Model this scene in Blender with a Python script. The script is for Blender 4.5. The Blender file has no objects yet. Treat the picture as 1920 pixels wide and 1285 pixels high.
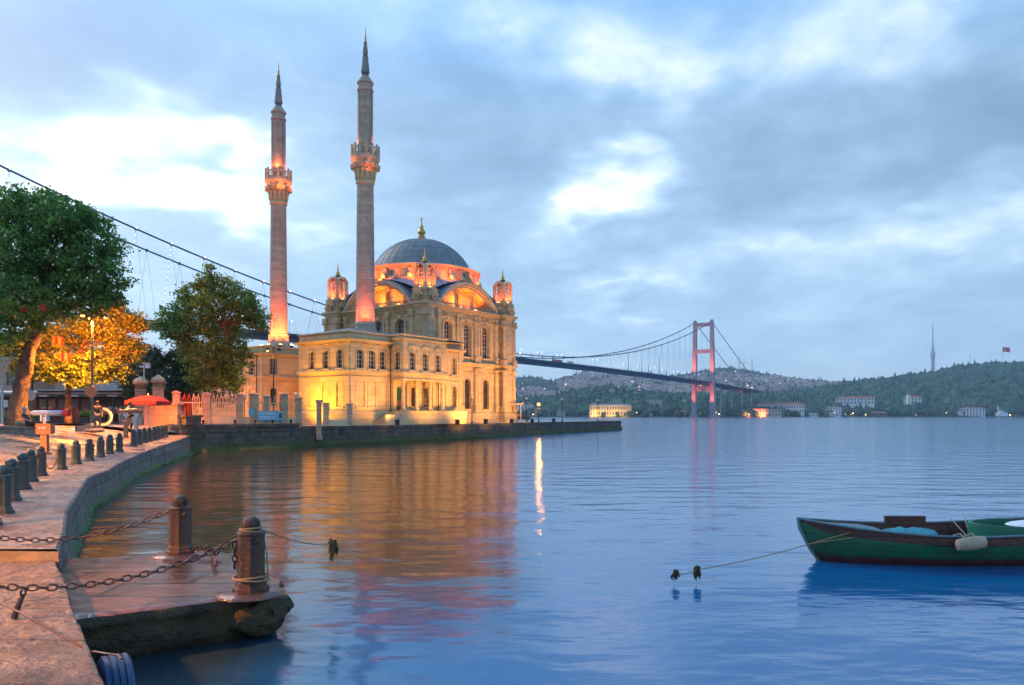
import bpy, bmesh, math, random
import numpy as np
from mathutils import Vector, Matrix, noise
from mathutils.geometry import tessellate_polygon
R = math.radians
random.seed(7)
scn = bpy.context.scene
col = scn.collection
F = 1400.0; CZ = 2.45            # focal length in photograph pixels, eye height above the water

# ------------------------------------------------------------ camera
cam = bpy.data.cameras.new("camera"); camo = bpy.data.objects.new("camera", cam); col.objects.link(camo)
camo.location = (0, 0, CZ); camo.rotation_euler = (R(90), 0, 0)
cam.sensor_width = 36; cam.lens = F/1920*36; cam.shift_y = (780-642.5)/1920
cam.clip_start = .1; cam.clip_end = 12000
scn.camera = camo
scn.view_settings.view_transform = 'Standard'; scn.view_settings.look = 'None'
scn.view_settings.exposure = 0.47; scn.view_settings.gamma = 1
scn.cycles.use_denoising = True
scn.cycles.max_bounces = 6; scn.cycles.diffuse_bounces = 4; scn.cycles.glossy_bounces = 3
scn.cycles.transparent_max_bounces = 6; scn.cycles.volume_bounces = 0
scn.cycles.sample_clamp_indirect = 4; scn.cycles.caustics_reflective = False; scn.cycles.caustics_refractive = False

# ------------------------------------------------------------ node helper
class NT:
    def __init__(s, tree): s.t = tree; s.n = tree.nodes; s.l = tree.links
    def new(s, typ, ins=None, **kw):
        nd = s.n.new(typ)
        for k, v in kw.items(): setattr(nd, k, v)
        for k, v in (ins or {}).items():
            i = nd.inputs[k]
            if hasattr(v, 'links') or isinstance(v, bpy.types.NodeSocket): s.l.new(v, i)
            else: i.default_value = v
        return nd
    def math(s, op, a, b=0.0, c=0.0, clamp=False):
        nd = s.n.new('ShaderNodeMath'); nd.operation = op; nd.use_clamp = clamp
        for i, v in enumerate((a, b, c)):
            if isinstance(v, bpy.types.NodeSocket): s.l.new(v, nd.inputs[i])
            else: nd.inputs[i].default_value = v
        return nd.outputs[0]
    def vec(s, op, a, b=None, scale=None):
        nd = s.n.new('ShaderNodeVectorMath'); nd.operation = op
        for i, v in enumerate((a, b)):
            if v is None: continue
            if isinstance(v, bpy.types.NodeSocket): s.l.new(v, nd.inputs[i])
            else: nd.inputs[i].default_value = v
        if scale is not None: nd.inputs['Scale'].default_value = scale
        return nd.outputs['Value'] if op in ('LENGTH', 'DISTANCE', 'DOT_PRODUCT') else nd.outputs[0]
    def ramp(s, fac, stops, interp='LINEAR'):
        nd = s.n.new('ShaderNodeValToRGB'); cr = nd.color_ramp; cr.interpolation = interp
        while len(cr.elements) > len(stops): cr.elements.remove(cr.elements[-1])
        while len(cr.elements) < len(stops): cr.elements.new(1)
        for e, (p, c) in zip(cr.elements, stops): e.position = p; e.color = (*c, 1) if len(c) == 3 else c
        s.l.new(fac, nd.inputs[0]); return nd.outputs[0]
    def mix(s, fac, a, b, mode='MIX'):
        nd = s.n.new('ShaderNodeMixRGB'); nd.blend_type = mode
        for i, v in enumerate((fac, a, b)):
            if isinstance(v, bpy.types.NodeSocket): s.l.new(v, nd.inputs[i])
            else: nd.inputs[i].default_value = v if i == 0 else ((*v, 1) if len(v) == 3 else v)
        return nd.outputs[0]
    def noise(s, vec, scale, detail=3, rough=.55, color=False):
        nd = s.n.new('ShaderNodeTexNoise'); nd.inputs['Scale'].default_value = scale
        nd.inputs['Detail'].default_value = detail; nd.inputs['Roughness'].default_value = rough
        s.l.new(vec, nd.inputs['Vector']); return nd.outputs['Color' if color else 'Fac']

# ------------------------------------------------------------ world: cloudy blue-hour sky
w = bpy.data.worlds.new("World"); scn.world = w; w.use_nodes = True
n = NT(w.node_tree); n.n.clear()
SUN_EL, SUN_AZ = R(36), R(-55)      # the brightest part of the overcast lies up on the left, behind the mosque
sky = n.new('ShaderNodeTexSky'); sky.sky_type = 'NISHITA'; sky.sun_disc = False
sky.sun_elevation = SUN_EL; sky.sun_rotation = SUN_AZ; sky.ozone_density = 3
d = n.vec('NORMALIZE', n.new('ShaderNodeTexCoord').outputs['Generated'])
sp = n.new('ShaderNodeSeparateXYZ', {0: d}).outputs
den = n.math('ADD', n.math('MAXIMUM', sp[2], 0.0), .22)
plane = n.new('ShaderNodeCombineXYZ', {0: n.math('DIVIDE', sp[0], den), 1: n.math('DIVIDE', sp[1], den), 2: 0.3}).outputs[0]
warp = n.vec('SCALE', n.vec('SUBTRACT', n.noise(plane, 1.3, 4, .6, True), (.5, .5, .5)), scale=.34)
dw = n.vec('ADD', d, warp)
def sky_dir(px, py):
    v = Vector(((px-960)/F, 1, (780-py)/F)).normalized(); return v
def blob(px, py, rx, ry, amp):
    c = sky_dir(px, py)
    df = n.vec('MULTIPLY', n.vec('SUBTRACT', dw, tuple(c)), (F/rx, F/rx, F/ry))
    q = n.vec('LENGTH', df)
    return n.math('MULTIPLY', n.math('SMOOTH_MIN', n.math('MAXIMUM', n.math('SUBTRACT', 1.0, q), 0.0), 1.0, .1), amp)
tot = None
for b in ((250, 325, 220, 80, .88), (500, 370, 190, 58, .72), (90, 370, 130, 80, .3), (1120, 80, 280, 130, .86), (850, 0, 300, 90, .42),
          (1150, 190, 170, 80, .35), (1115, 368, 140, 70, .9), (1030, 440, 130, 60, .35), (1720, 20, 420, 110, .42), (1160, 565, 200, 45, .45),
          (1900, 440, 300, 80, .28), (1350, 480, 260, 60, .2), (500, 160, 160, 70, .2),
          (150, 120, 460, 150, -.42), (900, 200, 330, 130, -.22), (1650, 330, 420, 150, -.26), (760, 420, 200, 90, -.06), (1850, 230, 300, 100, -.18), (420, 470, 260, 70, -.12)):
    v = blob(*b); tot = v if tot is None else n.math('ADD', tot, v)
n1 = n.noise(n.vec('ADD', plane, warp), 1.5, 8, .6); n2 = n.noise(n.vec('ADD', plane, n.vec('SCALE', warp, scale=.6)), 4.4, 8, .66)
val = n.math('ADD', n.math('ADD', .37, n.math('MULTIPLY', n.math('SUBTRACT', n1, .5), 1.25)), n.math('MULTIPLY', n.math('SUBTRACT', n2, .5), .62))
tot = n.math('MULTIPLY', tot, n.math('ADD', .42, n.math('MULTIPLY', n2, .85)))
val = n.math('ADD', val, tot)
val = n.math('ADD', val, n.math('MULTIPLY', n.math('MULTIPLY', sp[1], -1.6, clamp=True), .34))     # unseen sky behind the viewer, brightened to fill trees and foreground
cl = n.ramp(val, [(0.0, (.12, .195, .27)), (.22, (.17, .27, .36)), (.42, (.255, .38, .495)), (.60, (.38, .51, .61)), (.80, (.64, .72, .76)), (1.0, (.95, .92, .86))])
hz = n.math('SUBTRACT', 1.0, n.math('DIVIDE', n.math('MAXIMUM', sp[2], 0.0), .17), clamp=True)
cl = n.mix(n.math('MULTIPLY', hz, .78), cl, (.195, .355, .575))
zen = n.math('DIVIDE', n.math('SUBTRACT', sp[2], .36), .32, clamp=True)
cl = n.mix(n.math('MULTIPLY', zen, .9), cl, (.06, .32, .78))
b1 = n.new('ShaderNodeBackground', {0: sky.outputs[0], 1: .05})
b2 = n.new('ShaderNodeBackground', {0: cl, 1: .93})
n.new('ShaderNodeOutputWorld', {0: n.new('ShaderNodeAddShader', {0: b1.outputs[0], 1: b2.outputs[0]}).outputs[0]})

# ------------------------------------------------------------ sun: soft glow through the overcast
sl = bpy.data.lights.new("sun", 'SUN'); sl.energy = 1.2; sl.angle = R(25); sl.color = (1, .95, .88)
so = bpy.data.objects.new("sun", sl); col.objects.link(so)
sv = Vector((math.sin(SUN_AZ)*math.cos(SUN_EL), math.cos(SUN_AZ)*math.cos(SUN_EL), math.sin(SUN_EL)))
so.rotation_euler = (-sv).to_track_quat('-Z', 'Y').to_euler()

# ------------------------------------------------------------ materials
def mat(name, c1, c2=None, rough=.7, metal=0, nscale=2.0, ndetail=4, bump=0, bscale=20, brick=None, mortar=None, stain=None,
        stain_scale=.6, wet=0, island=0, trans=0, spec=.5, space='Object', grime=None, bdist=.04):
    m = bpy.data.materials.new(name); m.use_nodes = True
    k = NT(m.node_tree); k.n.clear()
    tc = k.new('ShaderNodeTexCoord').outputs['Object']
    if space == 'World': tc = k.new('ShaderNodeNewGeometry').outputs['Position']
    c2 = c2 or tuple(x*.75 for x in c1)
    colr = k.mix(k.ramp(k.noise(tc, nscale, ndetail), [(.3, (0, 0, 0)), (.7, (1, 1, 1))]), c1, c2)
    hgt = None
    if brick:
        s = k.new('ShaderNodeSeparateXYZ', {0: tc}).outputs
        u = k.math('ADD', s[0], s[1])
        v = k.new('ShaderNodeCombineXYZ', {0: u, 1: s[2], 2: 0.0}).outputs[0] if brick[2] == 'wall' else tc
        bt = k.new('ShaderNodeTexBrick', {'Vector': v, 'Scale': 1.0, 'Brick Width': brick[0], 'Row Height': brick[1], 'Mortar Size': brick[3] if len(brick) > 3 else .012,
                    'Color1': (1, 1, 1, 1), 'Color2': (.78, .76, .74, 1), 'Mortar': (*(mortar or (.55, .5, .45)), 1), 'Bias': 0.0})
        colr = k.mix(1.0, colr, bt.outputs['Color'], 'MULTIPLY'); hgt = k.math('SUBTRACT', 1.0, bt.outputs['Fac'])
    if stain:
        st = k.ramp(k.noise(k.vec('MULTIPLY', tc, (1, 1, .2)), stain_scale, 6, .65), [(.48, (0, 0, 0)), (.68, (1, 1, 1))])
        colr = k.mix(k.math('MULTIPLY', st, .65), colr, stain)
    if grime:       # growth or wear that sits at a real height on the thing: (colour, z low, z high)
        zz = k.new('ShaderNodeSeparateXYZ', {0: tc}).outputs[2]
        f = k.math('DIVIDE', k.math('SUBTRACT', grime[2], k.math('ADD', zz, k.math('MULTIPLY', k.math('SUBTRACT', k.noise(tc, 2.2, 5, .7), .5), (grime[2]-grime[1])*1.7))), grime[2]-grime[1], clamp=True)
        colr = k.mix(f, colr, grime[0])
    if island:
        ri = k.new('ShaderNodeNewGeometry').outputs['Random Per Island']
        colr = k.mix(1.0, colr, k.ramp(ri, [(0, (1-island,)*3), (1, (1+island,)*3)]), 'MULTIPLY')
    p = k.new('ShaderNodeBsdfPrincipled', {'Base Color': colr, 'Roughness': rough, 'Metallic': metal, 'Specular IOR Level': spec})
    if wet:
        k.l.new(k.ramp(k.noise(tc, wet, 5, .65), [(.38, (.10,)*3), (.62, (rough,)*3)]), p.inputs['Roughness'])
    if bump or hgt is not None:
        h = k.math('MULTIPLY', k.noise(tc, bscale, 6, .65), bump if bump else 0.0)
        if hgt is not None: h = k.math('ADD', h, k.math('MULTIPLY', hgt, .5))
        k.l.new(k.new('ShaderNodeBump', {'Height': h, 'Strength': .6 if bdist < .05 else 1.0, 'Distance': bdist}).outputs[0], p.inputs['Normal'])
    out = p.outputs[0]
    if trans:
        tr = k.new('ShaderNodeBsdfTranslucent', {0: colr})
        out = k.new('ShaderNodeMixShader', {0: trans, 1: out, 2: tr.outputs[0]}).outputs[0]
    k.new('ShaderNodeOutputMaterial', {0: out})
    return m
def emit(name, c, s):
    m = bpy.data.materials.new(name); m.use_nodes = True; k = NT(m.node_tree); k.n.clear()
    k.new('ShaderNodeOutputMaterial', {0: k.new('ShaderNodeEmission', {0: (*c, 1), 1: s}).outputs[0]}); return m

M = {}
M['stone'] = mat('limestone', (.62, .46, .25), (.50, .37, .20), .75, brick=(.95, .42, 'wall', .008), mortar=(.42, .38, .34), stain=(.27, .23, .19), stain_scale=.5, bump=.5, bscale=9)
M['stone_plain'] = mat('dressed_limestone', (.60, .45, .27), (.48, .36, .22), .7, stain=(.28, .24, .2), stain_scale=.9, bump=.5, bscale=12)
M['render'] = mat('cream_render', (.72, .53, .26), (.60, .43, .21), .7, nscale=.8, brick=(1.15, .46, 'wall', .012), mortar=(.6, .56, .5), stain=(.42, .34, .24), stain_scale=.45, bump=.3, bscale=14)
M['trim'] = mat('cream_trim', (.72, .56, .32), (.6, .46, .27), .65, stain=(.36, .3, .23), stain_scale=.8, bump=.3, bscale=14)
M['minaret'] = mat('minaret_stone', (.50, .41, .30), (.37, .30, .225), .8, brick=(.9, .34, 'wall', .014), mortar=(.62, .57, .52), stain=(.2, .17, .15), stain_scale=.8, bump=.6, bscale=8)
M['lead'] = mat('lead_sheet', (.235, .24, .235), (.16, .165, .16), .6, metal=.1, nscale=1.2, bump=.4, bscale=5)
M['lead_pale'] = mat('lightened_lead', (.38, .40, .43), (.28, .30, .33), .55, nscale=1.2, bump=.4, bscale=5)  # paler copy of the lead, lightening roofs in the drum's shade
M['gold'] = mat('gilded_metal', (.55, .36, .08), (.4, .25, .05), .38, metal=.85)
M['glass'] = mat('dark_window_glass', (.035, .045, .06), (.02, .025, .035), .12, spec=.8)
M['frame'] = mat('window_frame_wood', (.5, .45, .37), (.4, .35, .28), .6)
M['grille'] = mat('iron_grille', (.09, .06, .035), (.05, .035, .02), .6)
M['granite'] = mat('granite_paving', (.31, .26, .215), (.16, .135, .115), .45, nscale=2.2, brick=(1.7, 1.15, 'flat', .016), mortar=(.3, .25, .22), bump=1.6, bscale=6, wet=1.6, bdist=.07, space='World', stain=(.2, .165, .15), stain_scale=1.6)
M['slab'] = mat('worn_stone_slabs', (.32, .265, .22), (.14, .12, .105), .42, nscale=2.8, brick=(2.3, 1.0, 'flat', .012), mortar=(.25, .2, .18), bump=2.0, bscale=7, wet=3.2, bdist=.10, space='World', stain=(.13, .11, .11), stain_scale=3)
M['jetty'] = mat('wet_jetty_stone', (.12, .08, .06), (.05, .038, .03), .2, nscale=1.8, brick=(1.5, .62, 'flat', .03), mortar=(.05, .03, .02), bump=.8, bscale=8, wet=1.4, bdist=.03, space='World', stain=(.2, .09, .05), stain_scale=1.1)
M['rock'] = mat('mossy_rock', (.22, .16, .09), (.06, .05, .03), .8, nscale=3.5, bump=2.5, bscale=8, bdist=.12, space='World', stain=(.05, .065, .02), stain_scale=2.5, grime=((.012, .013, .010), -.15, .22))
M['seawall'] = mat('sea_wall_stone', (.25, .22, .185), (.12, .11, .10), .8, nscale=1.5, brick=(1.3, .5, 'wall', .02), mortar=(.45, .42, .38), bump=1.5, bscale=5, space='World', stain=(.06, .06, .055), stain_scale=1.6, grime=((.08, .12, .025), .02, .28))
M['seawall_dark'] = mat('dark_sea_wall_stone', (.15, .13, .105), (.065, .058, .052), .85, nscale=1.5, brick=(1.1, .42, 'wall', .02), mortar=(.5, .47, .42), bump=2, bscale=5, space='World', stain=(.03, .03, .027), stain_scale=1.2, grime=((.06, .085, .012), .0, .75))
M['plaza'] = mat('plaza_paving', (.34, .25, .18), (.25, .18, .14), .55, nscale=.7, brick=(1.2, .8, 'flat', .02), mortar=(.5, .45, .4), wet=.5, space='World', bump=.6, bscale=6, stain=(.17, .14, .13), stain_scale=.8)
M['iron'] = mat('rusty_iron', (.065, .032, .02), (.025, .017, .014), .45, nscale=7, bump=1.5, bscale=30, stain=(.16, .07, .03), stain_scale=4)
M['green_iron'] = mat('green_painted_iron', (.022, .075, .075), (.015, .045, .05), .38, nscale=5, bump=.6, bscale=25, stain=(.07, .04, .03), stain_scale=3)
M['chain'] = mat('chain_iron', (.07, .04, .035), (.03, .02, .02), .4, metal=.5, nscale=9)
M['black'] = mat('black_metal', (.02, .02, .022), (.012, .012, .014), .45)
M['white'] = mat('white_paint', (.72, .72, .72), (.6, .6, .61), .5)
M['bark'] = mat('plane_tree_bark', (.17, .115, .08), (.05, .036, .028), .85, nscale=4, bump=2, bscale=6, bdist=.15, stain=(.26, .2, .14), stain_scale=1.5)
M['leaf'] = mat('plane_tree_leaves', (.15, .32, .07), (.10, .22, .05), .5, nscale=.5, island=.55, trans=.6, space='World')
M['leaf2'] = mat('young_tree_leaves', (.17, .29, .045), (.11, .20, .03), .5, nscale=.5, island=.5, trans=.5, space='World')
M['leaf_dark'] = mat('evergreen_leaves', (.06, .12, .05), (.035, .075, .035), .55, nscale=.5, island=.5, trans=.15, space='World')
M['blossom'] = mat('white_blossom', (.7, .68, .6), (.6, .58, .5), .6, island=.2)
M['lamp_on'] = emit('lit_lamp_glass', (1, .36, .06), 8)
M['globe_on'] = emit('lit_globe', (1, .34, .04), 7)
M['lamp_small'] = emit('lit_flood_glass', (1, .5, .1), 30)
M['lamp_white'] = emit('lit_white_bulb', (.85, .9, 1), 4)
M['lamp_pink'] = emit('lit_pink_bulb', (1, .75, .95), 7)
M['globe'] = mat('unlit_lamp_globe', (.4, .42, .45), (.33, .35, .38), .25)

# ------------------------------------------------------------ geometry helpers
def tag(o, label=None, cat=None, group=None, kind=None):
    if label: o['label'] = label
    if cat: o['category'] = cat
    if group: o['group'] = group
    if kind: o['kind'] = kind
    return o
def empty(name, loc, rz=0.0, parent=None):
    o = bpy.data.objects.new(name, None); col.objects.link(o); o.location = loc; o.rotation_euler = (0, 0, rz)
    o.empty_display_size = .3
    if parent: o.parent = parent
    return o
class MB:
    def __init__(s, off=(0, 0, 0)): s.v = []; s.f = []; s.mi = []; s.off = off; s.m = 0
    def add(s, vs, fs):
        b = len(s.v); s.v += [tuple(v) for v in vs]; s.f += [tuple(i+b for i in f) for f in fs]; s.mi += [s.m]*len(fs)
    def box(s, c, d, rz=0.0, taper=1.0, rx=0.0):
        cx, cy, cz = c; X, Y, Z = (x/2 for x in d); vs = []
        for k, t in ((-1, 1), (1, taper)):
            for i, j in ((-1, -1), (1, -1), (1, 1), (-1, 1)): vs.append(Vector((i*X*t, j*Y*t, k*Z)))
        if rx: vs = [Matrix.Rotation(rx, 3, 'X') @ v for v in vs]
        if rz: vs = [Matrix.Rotation(rz, 3, 'Z') @ v for v in vs]
        s.add([(v.x+cx, v.y+cy, v.z+cz) for v in vs], [(0, 3, 2, 1), (4, 5, 6, 7), (0, 1, 5, 4), (1, 2, 6, 5), (2, 3, 7, 6), (3, 0, 4, 7)])
    def b2(s, x0, x1, y0, y1, z0, z1): s.box(((x0+x1)/2, (y0+y1)/2, (z0+z1)/2), (abs(x1-x0), abs(y1-y0), abs(z1-z0)))
    def lathe(s, prof, c=(0, 0), seg=16, ph=0.0, a0=0, a1=None, cap=True):
        n_ = seg if a1 is None else seg+1; full = a1 is None; vs = []
        for r, z in prof:
            for i in range(n_):
                a = ph+(2*math.pi*i/seg if full else a0+(a1-a0)*i/seg)
                vs.append((c[0]+r*math.cos(a), c[1]+r*math.sin(a), z))
        fs = []
        for j in range(len(prof)-1):
            for i in range(seg if full else seg):
                i2 = (i+1) % n_
                fs.append((j*n_+i, j*n_+i2, (j+1)*n_+i2, (j+1)*n_+i))
        if cap and full:
            if prof[0][0] > 1e-3: fs.append(tuple(range(n_))[::-1])
            if prof[-1][0] > 1e-3: fs.append(tuple((len(prof)-1)*n_+i for i in range(n_)))
        s.add(vs, fs)
    def tube(s, pts, r, seg=6, cap=True):
        pts = [Vector(p) for p in pts]; rs = r if hasattr(r, '__len__') else [r]*len(pts); vs = []
        up = None
        for i, p in enumerate(pts):
            t = (pts[min(i+1, len(pts)-1)]-pts[max(i-1, 0)]).normalized()
            if up is None: up = t.orthogonal().normalized()
            up = (up-t*up.dot(t)).normalized() if (up-t*up.dot(t)).length > 1e-6 else t.orthogonal().normalized()
            bn = t.cross(up)
            for k in range(seg):
                a = 2*math.pi*k/seg; vs.append(p+(up*math.cos(a)+bn*math.sin(a))*rs[i])
        fs = [(j*seg+k, j*seg+(k+1) % seg, (j+1)*seg+(k+1) % seg, (j+1)*seg+k) for j in range(len(pts)-1) for k in range(seg)]
        if cap: fs += [tuple(range(seg))[::-1], tuple((len(pts)-1)*seg+k for k in range(seg))]
        s.add(vs, fs)
    def torus(s, c, R_, r, ax=(0, 0, 1), sx=1.0, seg=12, ss=6, xdir=None):
        ax = Vector(ax).normalized(); u = (Vector(xdir) if xdir else ax.orthogonal()); u = (u-ax*u.dot(ax)).normalized(); v = ax.cross(u); c = Vector(c); vs = []
        for i in range(seg):
            a = 2*math.pi*i/seg; d0 = u*math.cos(a)*sx+v*math.sin(a); o = (u*math.cos(a)+v*math.sin(a)).normalized()
            for k in range(ss):
                b = 2*math.pi*k/ss; vs.append(c+d0*R_+(o*math.cos(b)+ax*math.sin(b))*r)
        s.add(vs, [(i*ss+k, ((i+1) % seg)*ss+k, ((i+1) % seg)*ss+(k+1) % ss, i*ss+(k+1) % ss) for i in range(seg) for k in range(ss)])
    def sphere(s, c, r, seg=12, rings=8, sc=(1, 1, 1)):
        pr = [(max(1e-4, math.sin(math.pi*i/rings))*r, -math.cos(math.pi*i/rings)*r) for i in range(rings+1)]
        b = len(s.v); s.lathe(pr, seg=seg, cap=False)
        for i in range(b, len(s.v)):
            x, y, z = s.v[i]; s.v[i] = (c[0]+x*sc[0], c[1]+y*sc[1], c[2]+z*sc[2])
    def prism(s, poly, z0, z1, cap_bottom=False):
        n_ = len(poly); vs = [(x, y, z0) for x, y in poly]+[(x, y, z1) for x, y in poly]
        fs = [(i, (i+1) % n_, n_+(i+1) % n_, n_+i) for i in range(n_)]
        tri = tessellate_polygon([[Vector((x, y, 0)) for x, y in poly]])
        fs += [tuple(n_+i for i in t) for t in tri]
        if cap_bottom: fs += [tuple(reversed(t)) for t in tri]
        s.add(vs, fs)
    def molding(s, path, prof, closed=True):
        """profile [(out, z)] swept along a plan polygon (counter-clockwise, outwards is right of travel) with mitred corners"""
        P = [Vector(p) for p in path]; n_ = len(P); vs = []
        for i in range(n_):
            dirs = []
            if closed or i > 0: dirs.append((P[i]-P[(i-1) % n_]).normalized())
            if closed or i < n_-1: dirs.append((P[(i+1) % n_]-P[i]).normalized())
            ns = [Vector((q.y, -q.x)) for q in dirs]
            m = sum(ns, Vector((0, 0))); m = m/ max(.2, m.dot(ns[0]))
            for o_, z in prof: vs.append((P[i].x+m.x*o_, P[i].y+m.y*o_, z))
        k = len(prof); fs = []
        for i in range(n_ if closed else n_-1):
            a, b = i*k, ((i+1) % n_)*k
            for j in range(k-1): fs.append((a+j, b+j, b+j+1, a+j+1))
        if not closed: fs += [tuple(range(k)), tuple((n_-1)*k+j for j in range(k))[::-1]]
        s.add(vs, fs)
    def build(s, name, mats, parent=None, smooth=False, loc=None):
        me = bpy.data.meshes.new(name); o3 = s.off
        vs = [(x-o3[0], y-o3[1], z-o3[2]) for x, y, z in s.v] if any(o3) else s.v
        me.from_pydata(vs, [], s.f)
        mats = mats if isinstance(mats, (list, tuple)) else [mats]
        for m in mats: me.materials.append(m)
        if len(mats) > 1: me.polygons.foreach_set('material_index', s.mi)
        if smooth: me.polygons.foreach_set('use_smooth', [True]*len(me.polygons))
        me.validate(); me.update()
        o = bpy.data.objects.new(name, me); col.objects.link(o)
        if parent: o.parent = parent
        if loc is not None: o.location = loc
        return o
def autosmooth(o, ang=35):
    me = o.data; me.polygons.foreach_set('use_smooth', [True]*len(me.polygons))
    bm = bmesh.new(); bm.from_mesh(me)
    for e in bm.edges:
        if len(e.link_faces) == 2 and e.calc_face_angle(0) > R(ang): e.smooth = False
    bm.to_mesh(me); bm.free(); return o
def copy_tree(o, parent=None):
    c = o.copy(); col.objects.link(c)
    if parent: c.parent = parent
    for ch in list(o.children): copy_tree(ch, c)
    return c
def at(px, py, Y):     # world point seen at photograph pixel (px, py) at distance Y
    return Vector(((px-960)/F*Y, Y, CZ+(780-py)/F*Y))
def light(name, typ, loc, power, color, to=None, size=.12, angle=None, blend=.6, parent=None):
    l = bpy.data.lights.new(name, typ); l.energy = power; l.color = color
    if typ in ('POINT', 'SPOT'): l.shadow_soft_size = size
    pass
    if typ == 'SPOT': l.spot_size = angle or R(90); l.spot_blend = blend
    o = bpy.data.objects.new(name, l); col.objects.link(o); o.location = loc
    if parent: o.parent = parent
    if to is not None: o.rotation_euler = (Vector(to)-Vector(loc)).to_track_quat('-Z', 'Y').to_euler()
    return o
ORANGE = (1, .16, .018); AMBER = (1, .38, .07); YELLOW = (1, .52, .09); WARM = (1, .60, .25); RED = (1, .12, .02)

# ------------------------------------------------------------ water
def water_mat():
    m = bpy.data.materials.new('sea_water'); m.use_nodes = True; k = NT(m.node_tree); k.n.clear()
    pos = k.new('ShaderNodeNewGeometry').outputs['Position']
    a = k.noise(k.vec('MULTIPLY', pos, (.75, 1.5, 1)), .55, 3, .5)
    b = k.noise(k.vec('MULTIPLY', pos, (.8, 1.7, 1)), 2.1, 4, .55)
    c = k.noise(pos, .05, 2, .5)
    h = k.math('ADD', k.math('MULTIPLY', a, .9), k.math('MULTIPLY', b, .12))
    h = k.math('MULTIPLY', h, k.math('ADD', .55, c))
    bm_ = k.new('ShaderNodeBump', {'Height': h, 'Strength': .34, 'Distance': .22})
    s = k.new('ShaderNodeSeparateXYZ', {0: pos}).outputs       # olive shallows, widened to paint in the mosque's reflection and jetty dark; blue beyond
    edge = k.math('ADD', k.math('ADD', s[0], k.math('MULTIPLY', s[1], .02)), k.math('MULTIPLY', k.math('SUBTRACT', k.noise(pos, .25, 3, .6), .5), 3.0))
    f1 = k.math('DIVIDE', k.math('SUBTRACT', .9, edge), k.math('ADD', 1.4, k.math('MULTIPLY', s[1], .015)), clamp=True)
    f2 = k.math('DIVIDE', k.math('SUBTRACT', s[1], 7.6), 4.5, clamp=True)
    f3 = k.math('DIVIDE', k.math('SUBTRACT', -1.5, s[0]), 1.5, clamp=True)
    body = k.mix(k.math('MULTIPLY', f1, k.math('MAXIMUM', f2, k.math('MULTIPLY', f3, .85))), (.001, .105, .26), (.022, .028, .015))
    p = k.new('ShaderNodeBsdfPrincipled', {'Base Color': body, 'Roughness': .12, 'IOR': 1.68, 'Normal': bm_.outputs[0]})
    k.new('ShaderNodeOutputMaterial', {0: p.outputs[0]}); return m
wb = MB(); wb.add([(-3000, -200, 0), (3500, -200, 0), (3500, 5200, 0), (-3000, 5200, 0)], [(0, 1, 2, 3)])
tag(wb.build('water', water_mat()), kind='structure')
sb = MB(); sb.add([(-3000, -200, -4), (3500, -200, -4), (3500, 5200, -4), (-3000, 5200, -4)], [(0, 1, 2, 3)])
tag(sb.build('seabed_ground', M['rock']), kind='structure')
# ============================================================ the mosque
MC = (-11.5, 95.0); MROT = R(54); ZB = 1.6
mosque = empty('mosque', (MC[0], MC[1], ZB), MROT)
tag(mosque, 'ornate domed limestone mosque with two tall minarets, lit orange, standing on the waterside quay', 'mosque')
OFF = (0, 0, ZB)
def mlocal(x, y, z=0):
    dx, dy = x-MC[0], y-MC[1]; c, s_ = math.cos(MROT), math.sin(MROT)
    return (dx*c+dy*s_, -dx*s_+dy*c, z)
class Face:
    def __init__(s, O, d): s.O = Vector(O); s.d = Vector(d).normalized(); s.n = Vector((s.d.y, -s.d.x))
    def P(s, a, z, k=0.0):
        q = s.O+s.d*a+s.n*k; return (q.x, q.y, z)
def hole_poly(h, grow=0.0):
    s0, w_, z0, z1 = h['s'], h['w']/2+grow, h['z0']-grow*.0, h['z1']+grow
    kind = h.get('arch', 'round'); pts = [(s0-w_, z0), (s0+w_, z0)]
    if kind == 'flat': pts += [(s0+w_, z1), (s0-w_, z1)]
    else:
        rise = w_ if kind == 'round' else w_*.55
        zc = z1-rise
        for i in range(0, 11):
            a = math.pi*i/10; pts.append((s0+w_*math.cos(a), zc+rise*math.sin(a)))
    return pts
def wall(mb, fc, W, z0, z1, holes=(), depth=.3, s0=0.0):
    loops = [[(s0, z0), (s0+W, z0), (s0+W, z1), (s0, z1)]]+[hole_poly(h)[::-1] for h in holes]
    flat = [p for l in loops for p in l]
    tri = tessellate_polygon([[Vector((x, y, 0)) for x, y in l] for l in loops])
    mb.add([fc.P(a, z) for a, z in flat], [tuple(t) for t in tri])
    for h in holes:
        hp = hole_poly(h); dp = h.get('depth', depth); m = len(hp)
        mb.add([fc.P(a, z) for a, z in hp]+[fc.P(a, z, -dp) for a, z in hp], [(i, (i+1) % m, m+(i+1) % m, m+i) for i in range(m)])
        if h.get('blind'):
            mb.add([fc.P(a, z, -dp) for a, z in hp], [tuple(t) for t in tessellate_polygon([[Vector((a, z, 0)) for a, z in hp]])])
def surround(mb, fc, h, g=.13, proud=.07):
    a_ = hole_poly(h); b_ = hole_poly(h, g); m = len(a_)
    vs = [fc.P(x, z, 0) for x, z in a_]+[fc.P(x, z, proud) for x, z in a_]+[fc.P(x, z, proud) for x, z in b_]+[fc.P(x, z, 0) for x, z in b_]
    fs = []
    for i in range(1, m):
        j = (i+1) % m
        for q in range(3): fs.append((q*m+i, q*m+j, (q+1)*m+j, (q+1)*m+i))
    mb.add(vs, fs)
    fb(mb, fc, h['s']-h['w']/2-g-.05, h['s']+h['w']/2+g+.05, h['z0']-.14, h['z0'], -.02, proud+.1)
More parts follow.
